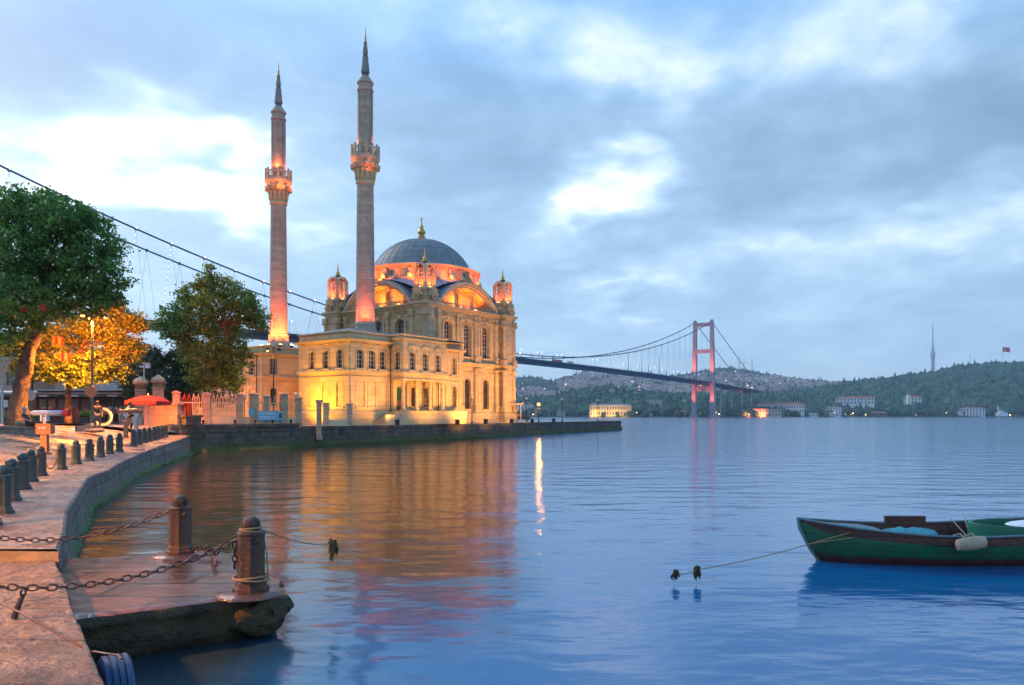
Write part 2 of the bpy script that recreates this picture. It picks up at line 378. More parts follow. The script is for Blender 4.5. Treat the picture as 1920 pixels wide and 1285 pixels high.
def fb(mb, fc, s0, s1, z0, z1, k0, k1):
    vs = [fc.P(a, z, k) for k in (k0, k1) for a, z in ((s0, z0), (s1, z0), (s1, z1), (s0, z1))]
    mb.add(vs, [(0, 3, 2, 1), (4, 5, 6, 7), (0, 1, 5, 4), (1, 2, 6, 5), (2, 3, 7, 6), (3, 0, 4, 7)])
def window(fc, h, parent, name='window', bars=(1, 3), depth=.22, off=OFF, label=None):
    g = MB(off); hp = hole_poly(h)
    tri = [tuple(t) for t in tessellate_polygon([[Vector((a, z, 0)) for a, z in hp]])]
    f = MB(off); m = len(hp); inn = hole_poly(dict(h, z0=h['z0']+.06), -.06)
    f.add([fc.P(a, z, -depth+.04) for a, z in hp]+[fc.P(a, z, -depth+.04) for a, z in inn], [(i, (i+1) % m, m+(i+1) % m, m+i) for i in range(m)])
    for b in range(bars[0]):
        x = h['s']-h['w']/2+h['w']*(b+1)/(bars[0]+1); fb(f, fc, x-.02, x+.02, h['z0'], h['z1']-.05, -depth+.01, -depth+.05)
    for b in range(bars[1]):
        z = h['z0']+(h['z1']-h['z0'])*(b+1)/(bars[1]+1.2); fb(f, fc, h['s']-h['w']/2, h['s']+h['w']/2, z-.02, z+.02, -depth+.012, -depth+.045)
    o = f.build(name, M['frame'], parent)
    g.add([fc.P(a, z, -depth) for a, z in hp], tri); g.build('pane', M['glass'], o)
    return o
def grille(fc, h, parent, depth=.15, off=OFF):
    f = MB(off); s0, w_ = h['s'], h['w']/2; z0, z1 = h['z0'], h['z1']; kk = -depth
    N = max(2, int(round((z1-z0)/(w_*1.1))))
    for i in range(N):
        zc = z0+(z1-z0)*(i+.5)/N; rr = (z1-z0)/N*.36
        for sx in (-.5, .5):
            cc = fc.P(s0+sx*w_, zc, kk); f.torus(cc, rr*.62, .035, (fc.n.x, fc.n.y, 0), seg=8, ss=4)
        f.torus(fc.P(s0, zc+(z1-z0)/N/2, kk), rr*.4, .03, (fc.n.x, fc.n.y, 0), seg=8, ss=4) if i < N-1 else None
    for x in (-w_+.03, -w_*.02, w_-.03): f.tube([fc.P(s0+x, z0, kk), fc.P(s0+x, z1-(.1 if abs(x) < .1 else w_*.9), kk)], .028, 4)
    for i in range(N+1):
        z = z0+(z1-z0)*i/N
        if i < N: f.tube([fc.P(s0-w_, z+.02, kk), fc.P(s0+w_, z+.02, kk)], .025, 4)
    o = f.build('grille_window', M['grille'], parent)
    g = MB(off); hp = hole_poly(h); g.add([fc.P(a, z, -depth-.1) for a, z in hp], [tuple(t) for t in tessellate_polygon([[Vector((a, z, 0)) for a, z in hp]])])
    g.build('pane', M['trim'] if h.get('pale') else M['glass'], o)
    return o
def column(mb, c, z0, z1, r, seg=12):
    H = z1-z0
    mb.box((c[0], c[1], z0+.07), (r*2.7, r*2.7, .14))
    mb.lathe([(r*1.25, z0+.14), (r*1.3, z0+.22), (r*1.05, z0+.3), (r, z0+.36), (r*.97, z0+H*.5), (r*.88, z1-.5), (r*1.0, z1-.46), (r*.9, z1-.42), (r*1.05, z1-.3), (r*1.35, z1-.12)], c, seg)
    mb.box((c[0], c[1], z1-.06), (r*2.9, r*2.9, .12))
def frieze(mb, fc, s0, s1, prof):
    """moulding along part of a facade, out from the wall plane"""
    a = fc.P(s0, 0); b = fc.P(s1, 0); mb.molding([a[:2], b[:2]], prof, closed=False)
CORN = lambda z, h=.6, o=.45: [(-.02, z), (o*.2, z), (o*.25, z+h*.25), (o*.55, z+h*.35), (o*.6, z+h*.55), (o, z+h*.7), (o, z+h), (-.02, z+h+.06)]
BAND = lambda z, h=.25, o=.14: [(-.02, z), (o*.6, z), (o, z+h*.4), (o, z+h), (-.02, z+h+.03)]

HW = 7.5
hall = MB(OFF); hall_holes = {}
faces = {'right': Face((-6.36, -HW), (1, 0)), 'left': Face((-HW, 6.36), (0, -1)), 'back': Face((HW, -6.36), (0, 1)), 'far': Face((6.36, HW), (-1, 0))}
winparts = []
for key, fc in faces.items():
    W = 12.72; mid = W/2; hs = []
    if key in ('right', 'left'):
        for dx in (-3.6, 0, 3.6):
            hs.append(dict(s=mid+dx, w=1.45, z0=9.6, z1=13.7, arch='round', depth=.5, t='w'))
            if key == 'right': hs.append(dict(s=mid+dx, w=1.2, z0=3.3, z1=7.0, arch='round', depth=.3, t='g'))
    wall(hall, fc, W, 1.6, 15.3, hs)
    frieze(hall, fc, 0, W, [(-.02, 1.6), (.35, 1.6), (.35, 2.7), (.22, 2.85), (-.02, 2.95)])
    frieze(hall, fc, 0, W, CORN(8.25, .65, .55))
    frieze(hall, fc, 0, W, BAND(7.6, .18, .1))
    frieze(hall, fc, 0, W, CORN(14.65, .65, .6))
    frieze(hall, fc, 0, W, BAND(13.95, .15, .1))
    if key in ('right', 'left'):
        for h in hs:
            surround(hall, fc, h, .17, .1); winparts.append((fc, h))
            if h['t'] == 'w':
                fb(hall, fc, h['s']-.28, h['s']+.28, 13.75, 14.2, 0, .22)
                for e in (-.95, .95): fb(hall, fc, h['s']+e-.1, h['s']+e+.1, 9.2, 13.4, 0, .12)
        for dx in (-5.6, -1.95, -1.45+.0, 1.45, 1.95, 5.6) if key == 'right' else (-5.6, -1.7, 1.7, 5.6):
            p = fc.P(mid+dx*1.0, 0, .12)
            sp_ = .30 if abs(dx) > 3 else .24
            if key == 'right':
                fb(hall, fc, mid+dx-.34, mid+dx+.34, 2.9, 3.6, 0, .42)
                column(hall, fc.P(mid+dx, 0, .16)[:2], 3.6, 8.25, sp_)
            fb(hall, fc, mid+dx-.32, mid+dx+.32, 8.95, 9.6, 0, .38)
            column(hall, fc.P(mid+dx, 0, .14)[:2], 9.6, 14.0, sp_*.95)
            fb(hall, fc, mid+dx-.3, mid+dx+.3, 14.0, 14.65, 0, .36)
        for i in range(26):        # dentils and brackets under the cornice
            x = .4+i*(W-.8)/25; fb(hall, fc, x-.07, x+.07, 14.36, 14.6, 0, .3)
        for dx in (-3.6, 0, 3.6):
            for e in (-.5, 0, .5): fb(hall, fc, mid+dx+e-.08, mid+dx+e+.08, 14.1, 14.45, 0, .2)
hall.box((0, 0, 15.28), (15, 15, .04))
hallo = hall.build('hall_wall', M['stone'], mosque)
for fc, h in winparts:
    if h['t'] == 'w': window(fc, h, hallo, bars=(2, 7), depth=.45)
    else: grille(fc, h, hallo, .2)

# the four great arches with their lit niches
AR, AZ = 6.55, 11.75
for key, fc in faces.items():
    mid = 6.36
    a = MB(OFF); seg = 28; lim = math.asin((15.36-AZ)/AR)
    def ring(r0, r1, k0, k1, mbx):
        vs = []
        for i in range(seg+1):
            t0 = math.asin(min(1, (15.36-AZ)/r0)); t1 = math.asin((15.36-AZ)/r1)
            for r_, tt in ((r0, t0), (r1, t1)):
                ang = tt+(math.pi-2*tt)*i/seg
                for k in (k0, k1): vs.append(fc.P(mid-r_*math.cos(ang), AZ+r_*math.sin(ang), k))
        fs = []
        for i in range(seg):
            b = i*4; c = b+4; fs += [(b, c, c+1, b+1), (b+2, c+2, c+3, b+3), (b, c, c+2, b+2), (b+1, c+1, c+3, b+3)]
        fs += [(0, 1, 3, 2), (seg*4, seg*4+1, seg*4+3, seg*4+2)]
        mbx.add(vs, fs)
    ring(AR-.2, AR, -1.9, .28, a); ring(AR+.003, AR+.28, -1.9, .42, a); ring(AR-.42, AR-.203, -1.9, -.05, a)
    ao = a.build('great_arch', M['stone_plain'], mosque)
    t = MB(OFF)      # back wall of the niche with its windows
    vs = [fc.P(mid-6.3, 15.3, -1.6)]; N = 24; l0 = math.asin((15.3-AZ)/AR)
    pts = [(mid-AR*math.cos(l0+(math.pi-2*l0)*i/N), AZ+AR*math.sin(l0+(math.pi-2*l0)*i/N)) for i in range(N+1)]
    hs = [dict(s=mid+dx, w=.9, z0=15.65, z1=zz, arch='round') for dx, zz in ((-2.9, 16.7), (0, 17.6), (2.9, 16.7))] if key in ('right', 'left') else []
    loops = [[(x, z) for x, z in pts][::-1]]+[hole_poly(h)[::-1] for h in hs]; flat = [p for l in loops for p in l]
    t.add([fc.P(x, z, -1.6) for x, z in flat], [tuple(q) for q in tessellate_polygon([[Vector((x, y, 0)) for x, y in l] for l in loops])])
    for h in hs:
        hp = hole_poly(h); m = len(hp)
        t.add([fc.P(x, z, -1.6) for x, z in hp]+[fc.P(x, z, -1.85) for x, z in hp], [(i, (i+1) % m, m+(i+1) % m, m+i) for i in range(m)])
        for g_, pr_ in ((.16, .1),):
            a_ = hole_poly(h); b_ = hole_poly(h, g_)
            for q in range(1, m-1):
                x0, z0_ = a_[q]; x1, z1_ = a_[q+1]; x2, z2 = b_[q+1]; x3, z3 = b_[q]
                t.add([fc.P(x0, z0_, -1.5), fc.P(x1, z1_, -1.5), fc.P(x2, z2, -1.5), fc.P(x3, z3, -1.5), fc.P(x0, z0_, -1.6), fc.P(x1, z1_, -1.6), fc.P(x2, z2, -1.6), fc.P(x3, z3, -1.6)],
                      [(0, 1, 2, 3), (3, 2, 6, 7), (0, 4, 5, 1)])
    if hs:
        for dx in (-4.1, -1.55, 1.55, 4.1):
            zt = AZ+math.sqrt((AR-.5)**2-dx*dx); zt = min(zt-.1, 18.3)
            if zt > 16.2: column(t, fc.P(mid+dx, 0, -.5)[:2], 15.37, zt, .17, 10); fb(t, fc, mid+dx-.2, mid+dx+.2, zt, zt+.35, -1.6, -.25)
        for i in range(34):
            x = mid-5.5+i*11/33; 
            t.tube([fc.P(x, 15.4, .12), fc.P(x, 15.72, .12)], .06, 5)
        fb(t, fc, mid-5.6, mid+5.6, 15.72, 15.8, .02, .22)
    to = t.build('niche_wall', M['stone_plain'], ao)
    for h in hs:
        wpane = MB(OFF); hp = hole_poly(h); wpane.add([fc.P(x, z, -1.8) for x, z in hp], [tuple(q) for q in tessellate_polygon([[Vector((x, z, 0)) for x, z in hp]])])
        wpane.build('window', M['glass'], ao)
    # lead barrel roof running in to the drum
    b = MB(OFF); vs = []
    for i in range(seg+1):
        r_ = AR+.32; tt = math.asin((15.4-AZ)/r_); ang = tt+(math.pi-2*tt)*i/seg
        for k in (.46, -6.5): vs.append(fc.P(mid-r_*math.cos(ang), AZ+r_*math.sin(ang), k))
    b.add(vs, [(i*2, i*2+2, i*2+3, i*2+1) for i in range(seg)])
    for i in range(0, seg+1, 2):
        r_ = AR+.33; tt = math.asin((15.4-AZ)/r_); ang = tt+(math.pi-2*tt)*i/seg
        b.tube([fc.P(mid-r_*math.cos(ang), AZ+r_*math.sin(ang), .4), fc.P(mid-r_*math.cos(ang), AZ+r_*math.sin(ang), -6)], .05, 4)
    autosmooth(b.build('barrel_roof', M['lead_pale'], ao), 50)
    if hs:      # lamps that light the niche
        for dx, pw in ((-3.7, 90), (-.3, 150), (2.6, 110)):
            p = fc.P(mid+dx, 15.72, -.75)
            l = MB(OFF); l.box((p[0], p[1], 15.5), (.34, .3, .22)); lo = l.build('niche_lamp', M['black'], ao)
            l = MB(OFF); l.box((p[0], p[1], 15.625), (.26, .22, .02)); l.build('lamp_glass', M['lamp_small'], lo)
            light('niche_light', 'SPOT', (p[0]+fc.n.x*.35, p[1]+fc.n.y*.35, 15.9-ZB), pw*4.6, (1, .10, .004) if abs(dx) > 1 else (1, .20, .008), to=(p[0]-fc.n.x*1.1, p[1]-fc.n.y*1.1, 17.6-ZB), angle=R(140), size=.12, parent=mosque)

# skirt, drum and dome
sk = MB(OFF); N = 96; vs = []; NR = 9
for i in range(N):
    a = 2*math.pi*i/N; c_, s_ = math.cos(a), math.sin(a); rm = min(10.2, 7.35/max(abs(c_), abs(s_)))
    for j in range(NR+1):
        r_ = 6.9+(rm-6.9)*min(1, j/(NR-1)); x_, y_ = r_*c_, r_*s_; m_ = min(abs(x_), abs(y_))
        z_ = 18.95-(r_-6.9)*.72; zb_ = AZ+math.sqrt(max(.1, (AR+.26)**2-m_*m_)); z_ = max(z_, min(zb_, 18.55)) if m_ < 5.8 else z_
        if j == NR and m_ > 5.8: z_ = 15.3
        vs.append((x_, y_, z_))
sk.add(vs, [(i*(NR+1)+j, ((i+1) % N)*(NR+1)+j, ((i+1) % N)*(NR+1)+j+1, i*(NR+1)+j+1) for i in range(N) for j in range(NR)])
for i in range(0, N, 2): sk.tube([(x, y, z+.02) for x, y, z in vs[i*(NR+1):i*(NR+1)+NR]], .04, 4)
sko = sk.build('roof_skirt', M['lead_pale'], mosque)
dr = MB(OFF)
dr.lathe([(7.0, 18.6), (7.25, 18.7), (7.25, 18.9), (6.95, 19.0), (6.95, 19.95), (7.1, 20.0), (7.15, 20.15), (7.4, 20.22), (7.5, 20.3), (7.5, 20.42), (7.3, 20.5), (6.4, 20.62)], seg=64, cap=False)
NB = 28
for i in range(NB):
    a = 2*math.pi*(i+.5)/NB
    dr.box((7.12*math.cos(a), 7.12*math.sin(a), 19.45), (.36, .42, .95), a)
    dr.box((7.42*math.cos(a), 7.42*math.sin(a), 18.98), (.5, .55, .5), a, .8)
dro = dr.build('drum', M['stone_plain'], mosque)
for i in range(NB):
    a = 2*math.pi*i/NB; q = MB(OFF); q.box((6.955*math.cos(a), 6.955*math.sin(a), 19.45), (.03, .62, .62), a)
    q.build('window', M['trim'] if i % 3 else M['glass'], dro)
dm = MB(OFF); RD, ZD = 6.85, 24.85-6.85
th0 = math.acos((20.55-ZD)/RD)
prof = [(RD*math.sin(th0*(1-i/16)), ZD+RD*math.cos(th0*(1-i/16))) for i in range(16)]+[(.02, 24.85)]
dm.lathe([(6.5, 20.5)]+prof, seg=72, cap=False)
for i in range(36):
    a = 2*math.pi*i/36; dm.tube([((r+.015)*math.cos(a), (r+.015)*math.sin(a), z+.02) for r, z in prof[:13]], .018, 4)
for j in (2, 4, 6, 8, 10): dm.torus((0, 0, prof[j][1]+.01), prof[j][0]+.002, .014, seg=72, ss=4)
dmo = autosmooth(dm.build('dome', M['lead'], mosque), 40)
def finial(mb, c, z, s):
    mb.lathe([(.95*s, z-.05), (.8*s, z+.1*s), (.45*s, z+.2*s), (.3*s, z+.35*s), (.52*s, z+.42*s), (.3*s, z+.5*s), (.32*s, z+.6*s), (.52*s, z+.85*s), (.5*s, z+1.05*s), (.3*s, z+1.25*s), (.22*s, z+1.5*s), (.3*s, z+1.62*s), (.16*s, z+1.75*s), (.1*s, z+2.0*s), (.06*s, z+2.3*s)], c, 14)
fi = MB(OFF); finial(fi, (0, 0), 24.85, 1.0); fi.torus((0, 0, 27.42), .2, .05, (.45, -.9, 0), seg=14); fi.build('finial', M['gold'], mosque, True)
for ang, pw in ((185, 60), (215, 55), (248, 45), (285, 45), (320, 40)):
    a = R(ang); light('drum_light', 'SPOT', (8.3*math.cos(a), 8.3*math.sin(a), 18.6-ZB), pw*9, (1, .12, .01), to=(7.0*math.cos(a), 7.0*math.sin(a), 20.3-ZB), angle=R(150), size=.1, parent=mosque)

# corner piers with their lantern turrets
def turret(sx, sy, visible):
    cx, cy = 7.36*sx, 7.36*sy
    p = MB(OFF); h_ = 1.0
    sq = lambda q: [(cx-q, cy-q), (cx+q, cy-q), (cx+q, cy+q), (cx-q, cy+q)]
    p.prism(sq(h_), 1.6, 15.3)
    for pr in ([(0, 1.6), (.35, 1.6), (.35, 2.7), (.2, 2.85), (0, 2.95)], CORN(8.25, .65, .4), BAND(7.6, .18, .08), CORN(14.55, .75, .42), BAND(13.9, .16, .08), BAND(12.0, .12, .05), BAND(10.2, .12, .05)):
        p.molding(sq(h_), pr)
    for ex, ey in ((-1, -1), (1, -1), (1, 1), (-1, 1)):
        c = (cx+ex*1.02, cy+ey*1.02)
        column(p, c, 3.4, 8.25, .3); column(p, c, 9.4, 13.9, .28)
        p.box((c[0], c[1], 3.15), (.7, .7, .5)); p.box((c[0], c[1], 9.15), (.66, .66, .5)); p.box((c[0], c[1], 14.2), (.66, .66, .65))
    p.prism(sq(1.08), 15.32, 15.85); p.molding(sq(1.08), BAND(15.7, .2, .12))
    p.prism(sq(.92), 15.85, 16.75); p.molding(sq(.92), BAND(16.6, .24, .16))
    for (ox, oy, rz) in ((0, -1, 0), (0, 1, 0), (-1, 0, 1), (1, 0, 1)):     # scroll on each side of the plinth
        for q in (-.02,):
            ax = (1, 0, 0) if rz == 0 else (0, 1, 0)
            c = Vector((cx+ox*1.08, cy+oy*1.08, 15.95)); seg_ = 14
            A = Vector((ox, oy, 0)); T = Vector(ax); vs = []
            for i in range(seg_+1):
                an = math.pi*i/seg_
                for dd in (-.02, .34):
                    vs.append(c+T*math.cos(an)*.72+Vector((0, 0, 1))*math.sin(an)*.72+A*dd)
            p.add(vs, [(i*2, i*2+2, i*2+3, i*2+1) for i in range(seg_)]+[tuple(range(1, 2*seg_+2, 2)), tuple(range(0, 2*seg_+2, 2))])
            p.torus(c+A*.36, .36, .1, A, seg=14)
    po = p.build('corner_pier', M['stone'], mosque)
    l = MB(OFF); zb, zt = 16.85, 19.15; r_ = .86
    core = [(cx-.5, cy-.5), (cx+.5, cy-.5), (cx+.5, cy+.5), (cx-.5, cy+.5)]
    l.prism(core, zb, zt+.2)
    for ex, ey in ((-1, -1), (1, -1), (1, 1), (-1, 1)): l.lathe([(.15, zb), (.19, zb+.1), (.13, zb+.2), (.12, zt-.3), (.19, zt-.1), (.2, zt+.05)], (cx+ex*.78, cy+ey*.78), 8)
    l.prism(sq(.95), zb-.05, zb+.06)
    for f in (Face((cx-.86, cy-.86), (1, 0)), Face((cx-.86, cy+.86), (0, -1)), Face((cx+.86, cy-.86), (0, 1)), Face((cx+.86, cy+.86), (-1, 0))):
        # an arched hood over each face, and the small arched and round openings
        mid = .86; vs = []; sg = 14
        for i in range(sg+1):
            an = math.pi*i/sg
            for rr in (.62, .84):
                for k in (-.36, .1): vs.append(f.P(mid-rr*math.cos(an), zt-.25+rr*math.sin(an), k))
        fs = []
        for i in range(sg):
            b = i*4; c = b+4; fs += [(b, c, c+1, b+1), (b+2, c+2, c+3, b+3), (b, c, c+2, b+2), (b+1, c+1, c+3, b+3)]
        l.add(vs, fs)
        for sx_ in (-1, 1): fb(l, f, mid+sx_*.73-.11, mid+sx_*.73+.11, zb, zt-.25, -.36, .08)
        l.torus(f.P(mid, zt-.28, -.3), .27, .07, (f.n.x, f.n.y, 0), seg=14)
        l.torus(f.P(mid, zb+.85, -.3), .2, .06, (f.n.x, f.n.y, 0), seg=12)
        fb(l, f, mid-.62, mid+.62, zb+1.28, zb+1.38, -.36, -.22)
    lo = l.build('lantern', M['stone_plain'], po)
    for f in (Face((cx-.86, cy-.86), (1, 0)), Face((cx-.86, cy+.86), (0, -1))) if visible else ():
        q = MB(OFF); g = f.P(.86, zb+.12, -.02); q.box((g[0], g[1], zb+.1), (.16, .16, .1)); qo = q.build('spot_lamp', M['black'], lo)
        q = MB(OFF); q.box((g[0], g[1], zb+.16), (.12, .12, .02)); q.build('lamp_glass', M['lamp_small'], qo)
        g = f.P(.86, 0, .42); light('lantern_light', 'SPOT', (g[0], g[1], zb+.15-ZB), 360, (1, .13, .004), to=(g[0]-f.n.x*.45, g[1]-f.n.y*.45, zb+1.6-ZB), angle=R(125), size=.06, parent=mosque)
    t = MB(OFF)
    t.lathe([(1.0, zt+.2), (.95, zt+.32), (.6, zt+.5), (.32, zt+.62), (.2, zt+.75)], (cx, cy), 4, R(45)); t.build('lantern_roof', M['lead'], po)
    g = MB(OFF); g.lathe([(.2, zt+.72), (.42, zt+.78), (.42, zt+.85), (.2, zt+.95), (.26, zt+1.1), (.2, zt+1.25), (.1, zt+1.4), (.08, zt+1.75), (.02, zt+2.35)], (cx, cy), 10); g.build('finial', M['gold'], po, True)
for sx, sy in ((-1, -1), (1, -1), (-1, 1), (1, 1)): turret(sx, sy, not (sx == 1 and sy == 1))

# minarets
def minaret(u, v, zroof, lights, k_=5.0):
    c = (u, v)
    p = MB(OFF); p.lathe([(1.75, zroof-.3), (1.72, zroof+.25), (1.35, zroof+.6), (1.15, zroof+.95), (1.1, zroof+1.5), (1.13, zroof+1.55), (1.13, zroof+1.75), (1.0, zroof+1.85), (.97, zroof+5), (.86, 26.6)], c, 20)
    sh = p.build('minaret_shaft', M['minaret'], mosque)
    g = MB(OFF); g.lathe([(.86, 26.55), (.98, 26.65), (.98, 26.85), (.88, 26.95), (.88, 27.9), (1.0, 28.0)], c, 20)
    for i in range(12):
        a = 2*math.pi*i/12; g.lathe([(.08, 27.0), (.16, 27.2), (.2, 27.7), (.3, 28.0)], (u+.93*math.cos(a), v+.93*math.sin(a)), 6)
    g.build('gilded_capital', mat('gilded_stone', (.46, .36, .15), (.4, .34, .25), .6) if 'gc' not in M else M['gc'], sh)
    b = MB(OFF); b.lathe([(.95, 27.9), (1.1, 28.2), (1.05, 28.3), (1.3, 28.6), (1.28, 28.75), (1.5, 29.1), (1.52, 29.3), (1.4, 29.35), (.8, 29.36)], c, 20)
    for i in range(14):
        a = 2*math.pi*i/14; x, y = u+1.42*math.cos(a), v+1.42*math.sin(a)
        b.box((x, y, 29.85), (.16, .2, 1.05), a); b.sphere((x, y, 30.5), .13, 8, 5)
        b.box((u+1.25*math.cos(a), v+1.25*math.sin(a), 28.35), (.5, .2, .42), a, 1.3)
        a2 = a+math.pi/14; b.torus((u+1.36*math.cos(a2), v+1.36*math.sin(a2), 29.8), .2, .045, (math.cos(a2), math.sin(a2), 0), seg=8, ss=4)
    b.lathe([(1.36, 29.35), (1.46, 29.35), (1.46, 29.5), (1.36, 29.5)], c, 28, cap=False); b.lathe([(1.36, 30.12), (1.47, 30.12), (1.47, 30.28), (1.36, 30.28), (1.36, 30.12)], c, 28, cap=False)
    b.build('balcony', M['stone_plain'], sh)
    s = MB(OFF); s.lathe([(.8, 29.3), (.78, 30.5), (.74, 36.2), (.84, 36.28), (.86, 36.45), (.76, 36.55), (.75, 37.0), (.86, 37.1), (.85, 37.25), (.7, 37.4), (.5, 37.75), (.28, 37.95)], c, 20)
    for i in range(8):
        a = 2*math.pi*(i+.5)/8; s.box((u+.765*math.cos(a), v+.765*math.sin(a), 33.3), (.05, .34, 5.6), a)
    s.build('upper_shaft', M['minaret'], sh)
    q = MB(OFF); q.lathe([(.28, 37.9), (.38, 38.0), (.25, 38.1), (.42, 38.22), (.46, 38.35), (.44, 38.5), (.30, 39.75), (.34, 39.8), (.33, 39.88), (.19, 39.95), (.28, 40.07), (.18, 40.17), (.28, 40.27), (.29, 40.4), (.17, 41.25), (.21, 41.32), (.1, 41.4)], c, 10); q.build('spire', M['spire'], sh, False)
    q = MB(OFF); q.lathe([(.1, 41.35), (.2, 41.45), (.1, 41.55), (.16, 41.7), (.08, 41.82), (.13, 41.95), (.06, 42.1), (.05, 42.6), (.01, 43.1)], c, 10); q.build('finial', M['gold'], sh, True)
    for a_, r_, z_, pw, cl_ in lights:
        a = R(a_); light('minaret_light', 'SPOT', (u+r_*math.cos(a), v+r_*math.sin(a), z_-ZB), pw*k_, cl_, to=(u+r_*.25*math.cos(a), v+r_*.25*math.sin(a), z_+3.2-ZB), angle=R(100), size=.08, parent=mosque)
    if zroof < 10.6:
        for a_ in (160, 200, 240, 280):
            a = R(a_); q = MB(OFF); q.box((u+1.95*math.cos(a), v+1.95*math.sin(a), zroof+.35), (.28, .28, .22)); qo = q.build('flood_lamp', M['black'], sh)
            q = MB(OFF); q.box((u+1.95*math.cos(a), v+1.95*math.sin(a), zroof+.475), (.22, .22, .02)); q.build('lamp_glass', M['lamp_small'], qo)
M['spire'] = mat('spire_stone', (.27, .25, .22), (.18, .17, .155), .8, bump=.6, bscale=8)
M['gc'] = mat('gilded_stone', (.50, .38, .14), (.4, .34, .25), .6)
LM = lambda zr, k=1: [(175, 2.1, zr+.5, 200*k, RED), (232, 2.1, zr+.5, 200*k, RED), (290, 2.1, zr+.5, 170*k, RED)]+([(200, 2.3, zr+.9, 480*k, RED), (265, 2.3, zr+.9, 480*k, RED)] if zr < 11 else [(225, 2.3, zr+.9, 170, RED)])
minaret(-16.0, -6.9, 10.3, LM(11.25, .28)+[(150, 1.12, 30.5, 22, ORANGE), (310, 1.12, 30.5, 34, ORANGE), (160, 1.9, 28.3, 12, ORANGE), (240, 1.9, 27.4, 12, ORANGE)])
minaret(-16.6, 6.8, 10.0, LM(10.15, .8)+[(150, 1.12, 30.5, 55, ORANGE), (225, 1.12, 30.5, 70, ORANGE), (310, 1.12, 30.5, 55, ORANGE), (160, 2.0, 28.0, 32, ORANGE), (240, 2.0, 27.8, 42, ORANGE), (300, 2.0, 28.0, 32, ORANGE)])

# ---- sultan's pavilion in front (two storeys), with its columned porch
def roof_hip(mb, x0, x1, y0, y1, z, h):
    cx, cy = (x0+x1)/2, (y0+y1)/2; L = min(x1-x0, y1-y0)/2*.9
    if x1-x0 > y1-y0: r = [(x0+L, cy), (x1-L, cy)]
    else: r = [(cx, y0+L), (cx, y1-L)]
    vs = [(x0, y0, z), (x1, y0, z), (x1, y1, z), (x0, y1, z), (*r[0], z+h), (*r[1], z+h)]
    if x1-x0 > y1-y0: fs = [(0, 1, 5, 4), (1, 2, 5), (2, 3, 4, 5), (3, 0, 4)]
    else: fs = [(0, 1, 4), (1, 2, 5, 4), (2, 3, 5), (3, 0, 4, 5)]
    mb.add(vs, fs)
def storeyed(name, poly, ztop, facades, roof, lower):
    """poly counter-clockwise; facades = [(Face, width, upper holes, lower holes)]; a wall with mouldings all round"""
    mb = MB(OFF); upper_all = []; done = []
    n_ = len(poly)
    for i in range(n_):
        a = Vector(poly[i]); b = Vector(poly[(i+1) % n_]); fc = Face(a, b-a); W = (b-a).length
        hs = facades.get(i, [])
        wall(mb, fc, W, 1.6, ztop-.02, hs, .26)
        for h in hs:
            surround(mb, fc, h, h.get('g', .12), .06 if not h.get('blind') else .03); done.append((fc, h))
    P = poly
    mb.molding(P, [(0, 1.6), (.22, 1.6), (.22, 2.75), (.12, 2.9), (0, 2.97)])
    mb.molding(P, BAND(6.1, .14, .08)); mb.molding(P, [(0, 6.5), (.1, 6.5), (.2, 6.62), (.2, 6.8), (0, 6.86)])
    mb.molding(P, [(-.01, ztop-1.15), (.08, ztop-1.15), (.12, ztop-1.0), (.42, ztop-.88), (.46, ztop-.74), (.05, ztop-.7), (-.01, ztop-.7)])
    mb.molding(P, [(-.3, ztop-.12), (.1, ztop-.12), (.14, ztop-.04), (.14, ztop+.02), (-.3, ztop+.05), (-.3, ztop-.5)])
    for i in range(n_):      # corner pilasters and panel strips on the parapet
        a = Vector(poly[i]); b = Vector(poly[(i+1) % n_]); fc = Face(a, b-a); W = (b-a).length
        if W < 1.2: continue
        for s_ in (.22, W-.22):
            fb(mb, fc, s_-.2, s_+.2, 2.97, 6.1, 0, .07); fb(mb, fc, s_-.2, s_+.2, 6.86, ztop-1.15, 0, .07)
        m = max(1, int(W/1.9))
        for j in range(m): fb(mb, fc, .35+(W-.7)*j/m+.12, .35+(W-.7)*(j+1)/m-.12, ztop-.56, ztop-.26, 0, .035)
        for j in range(int(W/.35)): fb(mb, fc, .1+j*.35, .22+j*.35, ztop-1.12, ztop-.96, .02, .2)
    o = mb.build(name, [M['render']], mosque)
    for fc, h in done:
        if h.get('blind'): continue
        if h.get('grille'): grille(fc, h, o, .16)
        else: window(fc, h, o, bars=(1, 3))
    r_ = MB(OFF); roof_hip(r_, *roof); r_.build('roof', M['lead'], o)
    return o
U = lambda s, w_=.86, **k: dict(s=s, w=w_, z0=6.98, z1=8.8, arch='seg', **k)
L_ = lambda s, w_=1.0, **k: dict(s=s, w=w_, z0=3.3, z1=5.75, arch='seg', blind=True, depth=.09, g=.08, **k)
# polygon: front-left corner (-22.4,-11.7) ... counter-clockwise in (u, v)
pav_poly = [(-22.4, -11.7), (-6.2, -11.7), (-6.2, -8.6), (-13.0, -8.6), (-13.0, -4.3), (-22.4, -4.3)]
f0 = [U(1.23), U(2.77), U(4.22), U(15.05, .7), dict(s=15.05, w=.8, z0=3.5, z1=5.7, arch='seg', grille=True, pale=True), dict(s=13.4, w=.5, z0=3.4, z1=5.7, arch='flat', blind=True, depth=.08, g=.06)]+[L_(1.3, 1.05, kind=1), L_(2.8, 1.05), L_(4.25, 1.05)]
f0 = [dict(h, arch='flat') if h.get('blind') else h for h in f0]
f0 += [dict(s=6.6, w=.95, z0=3.0, z1=5.4, arch='flat', door=True, depth=.2, blind=True), dict(s=8.6, w=.8, z0=3.4, z1=5.4, arch='seg', grille=True), dict(s=10.5, w=.8, z0=3.4, z1=5.4, arch='seg', grille=True, pale=True)]
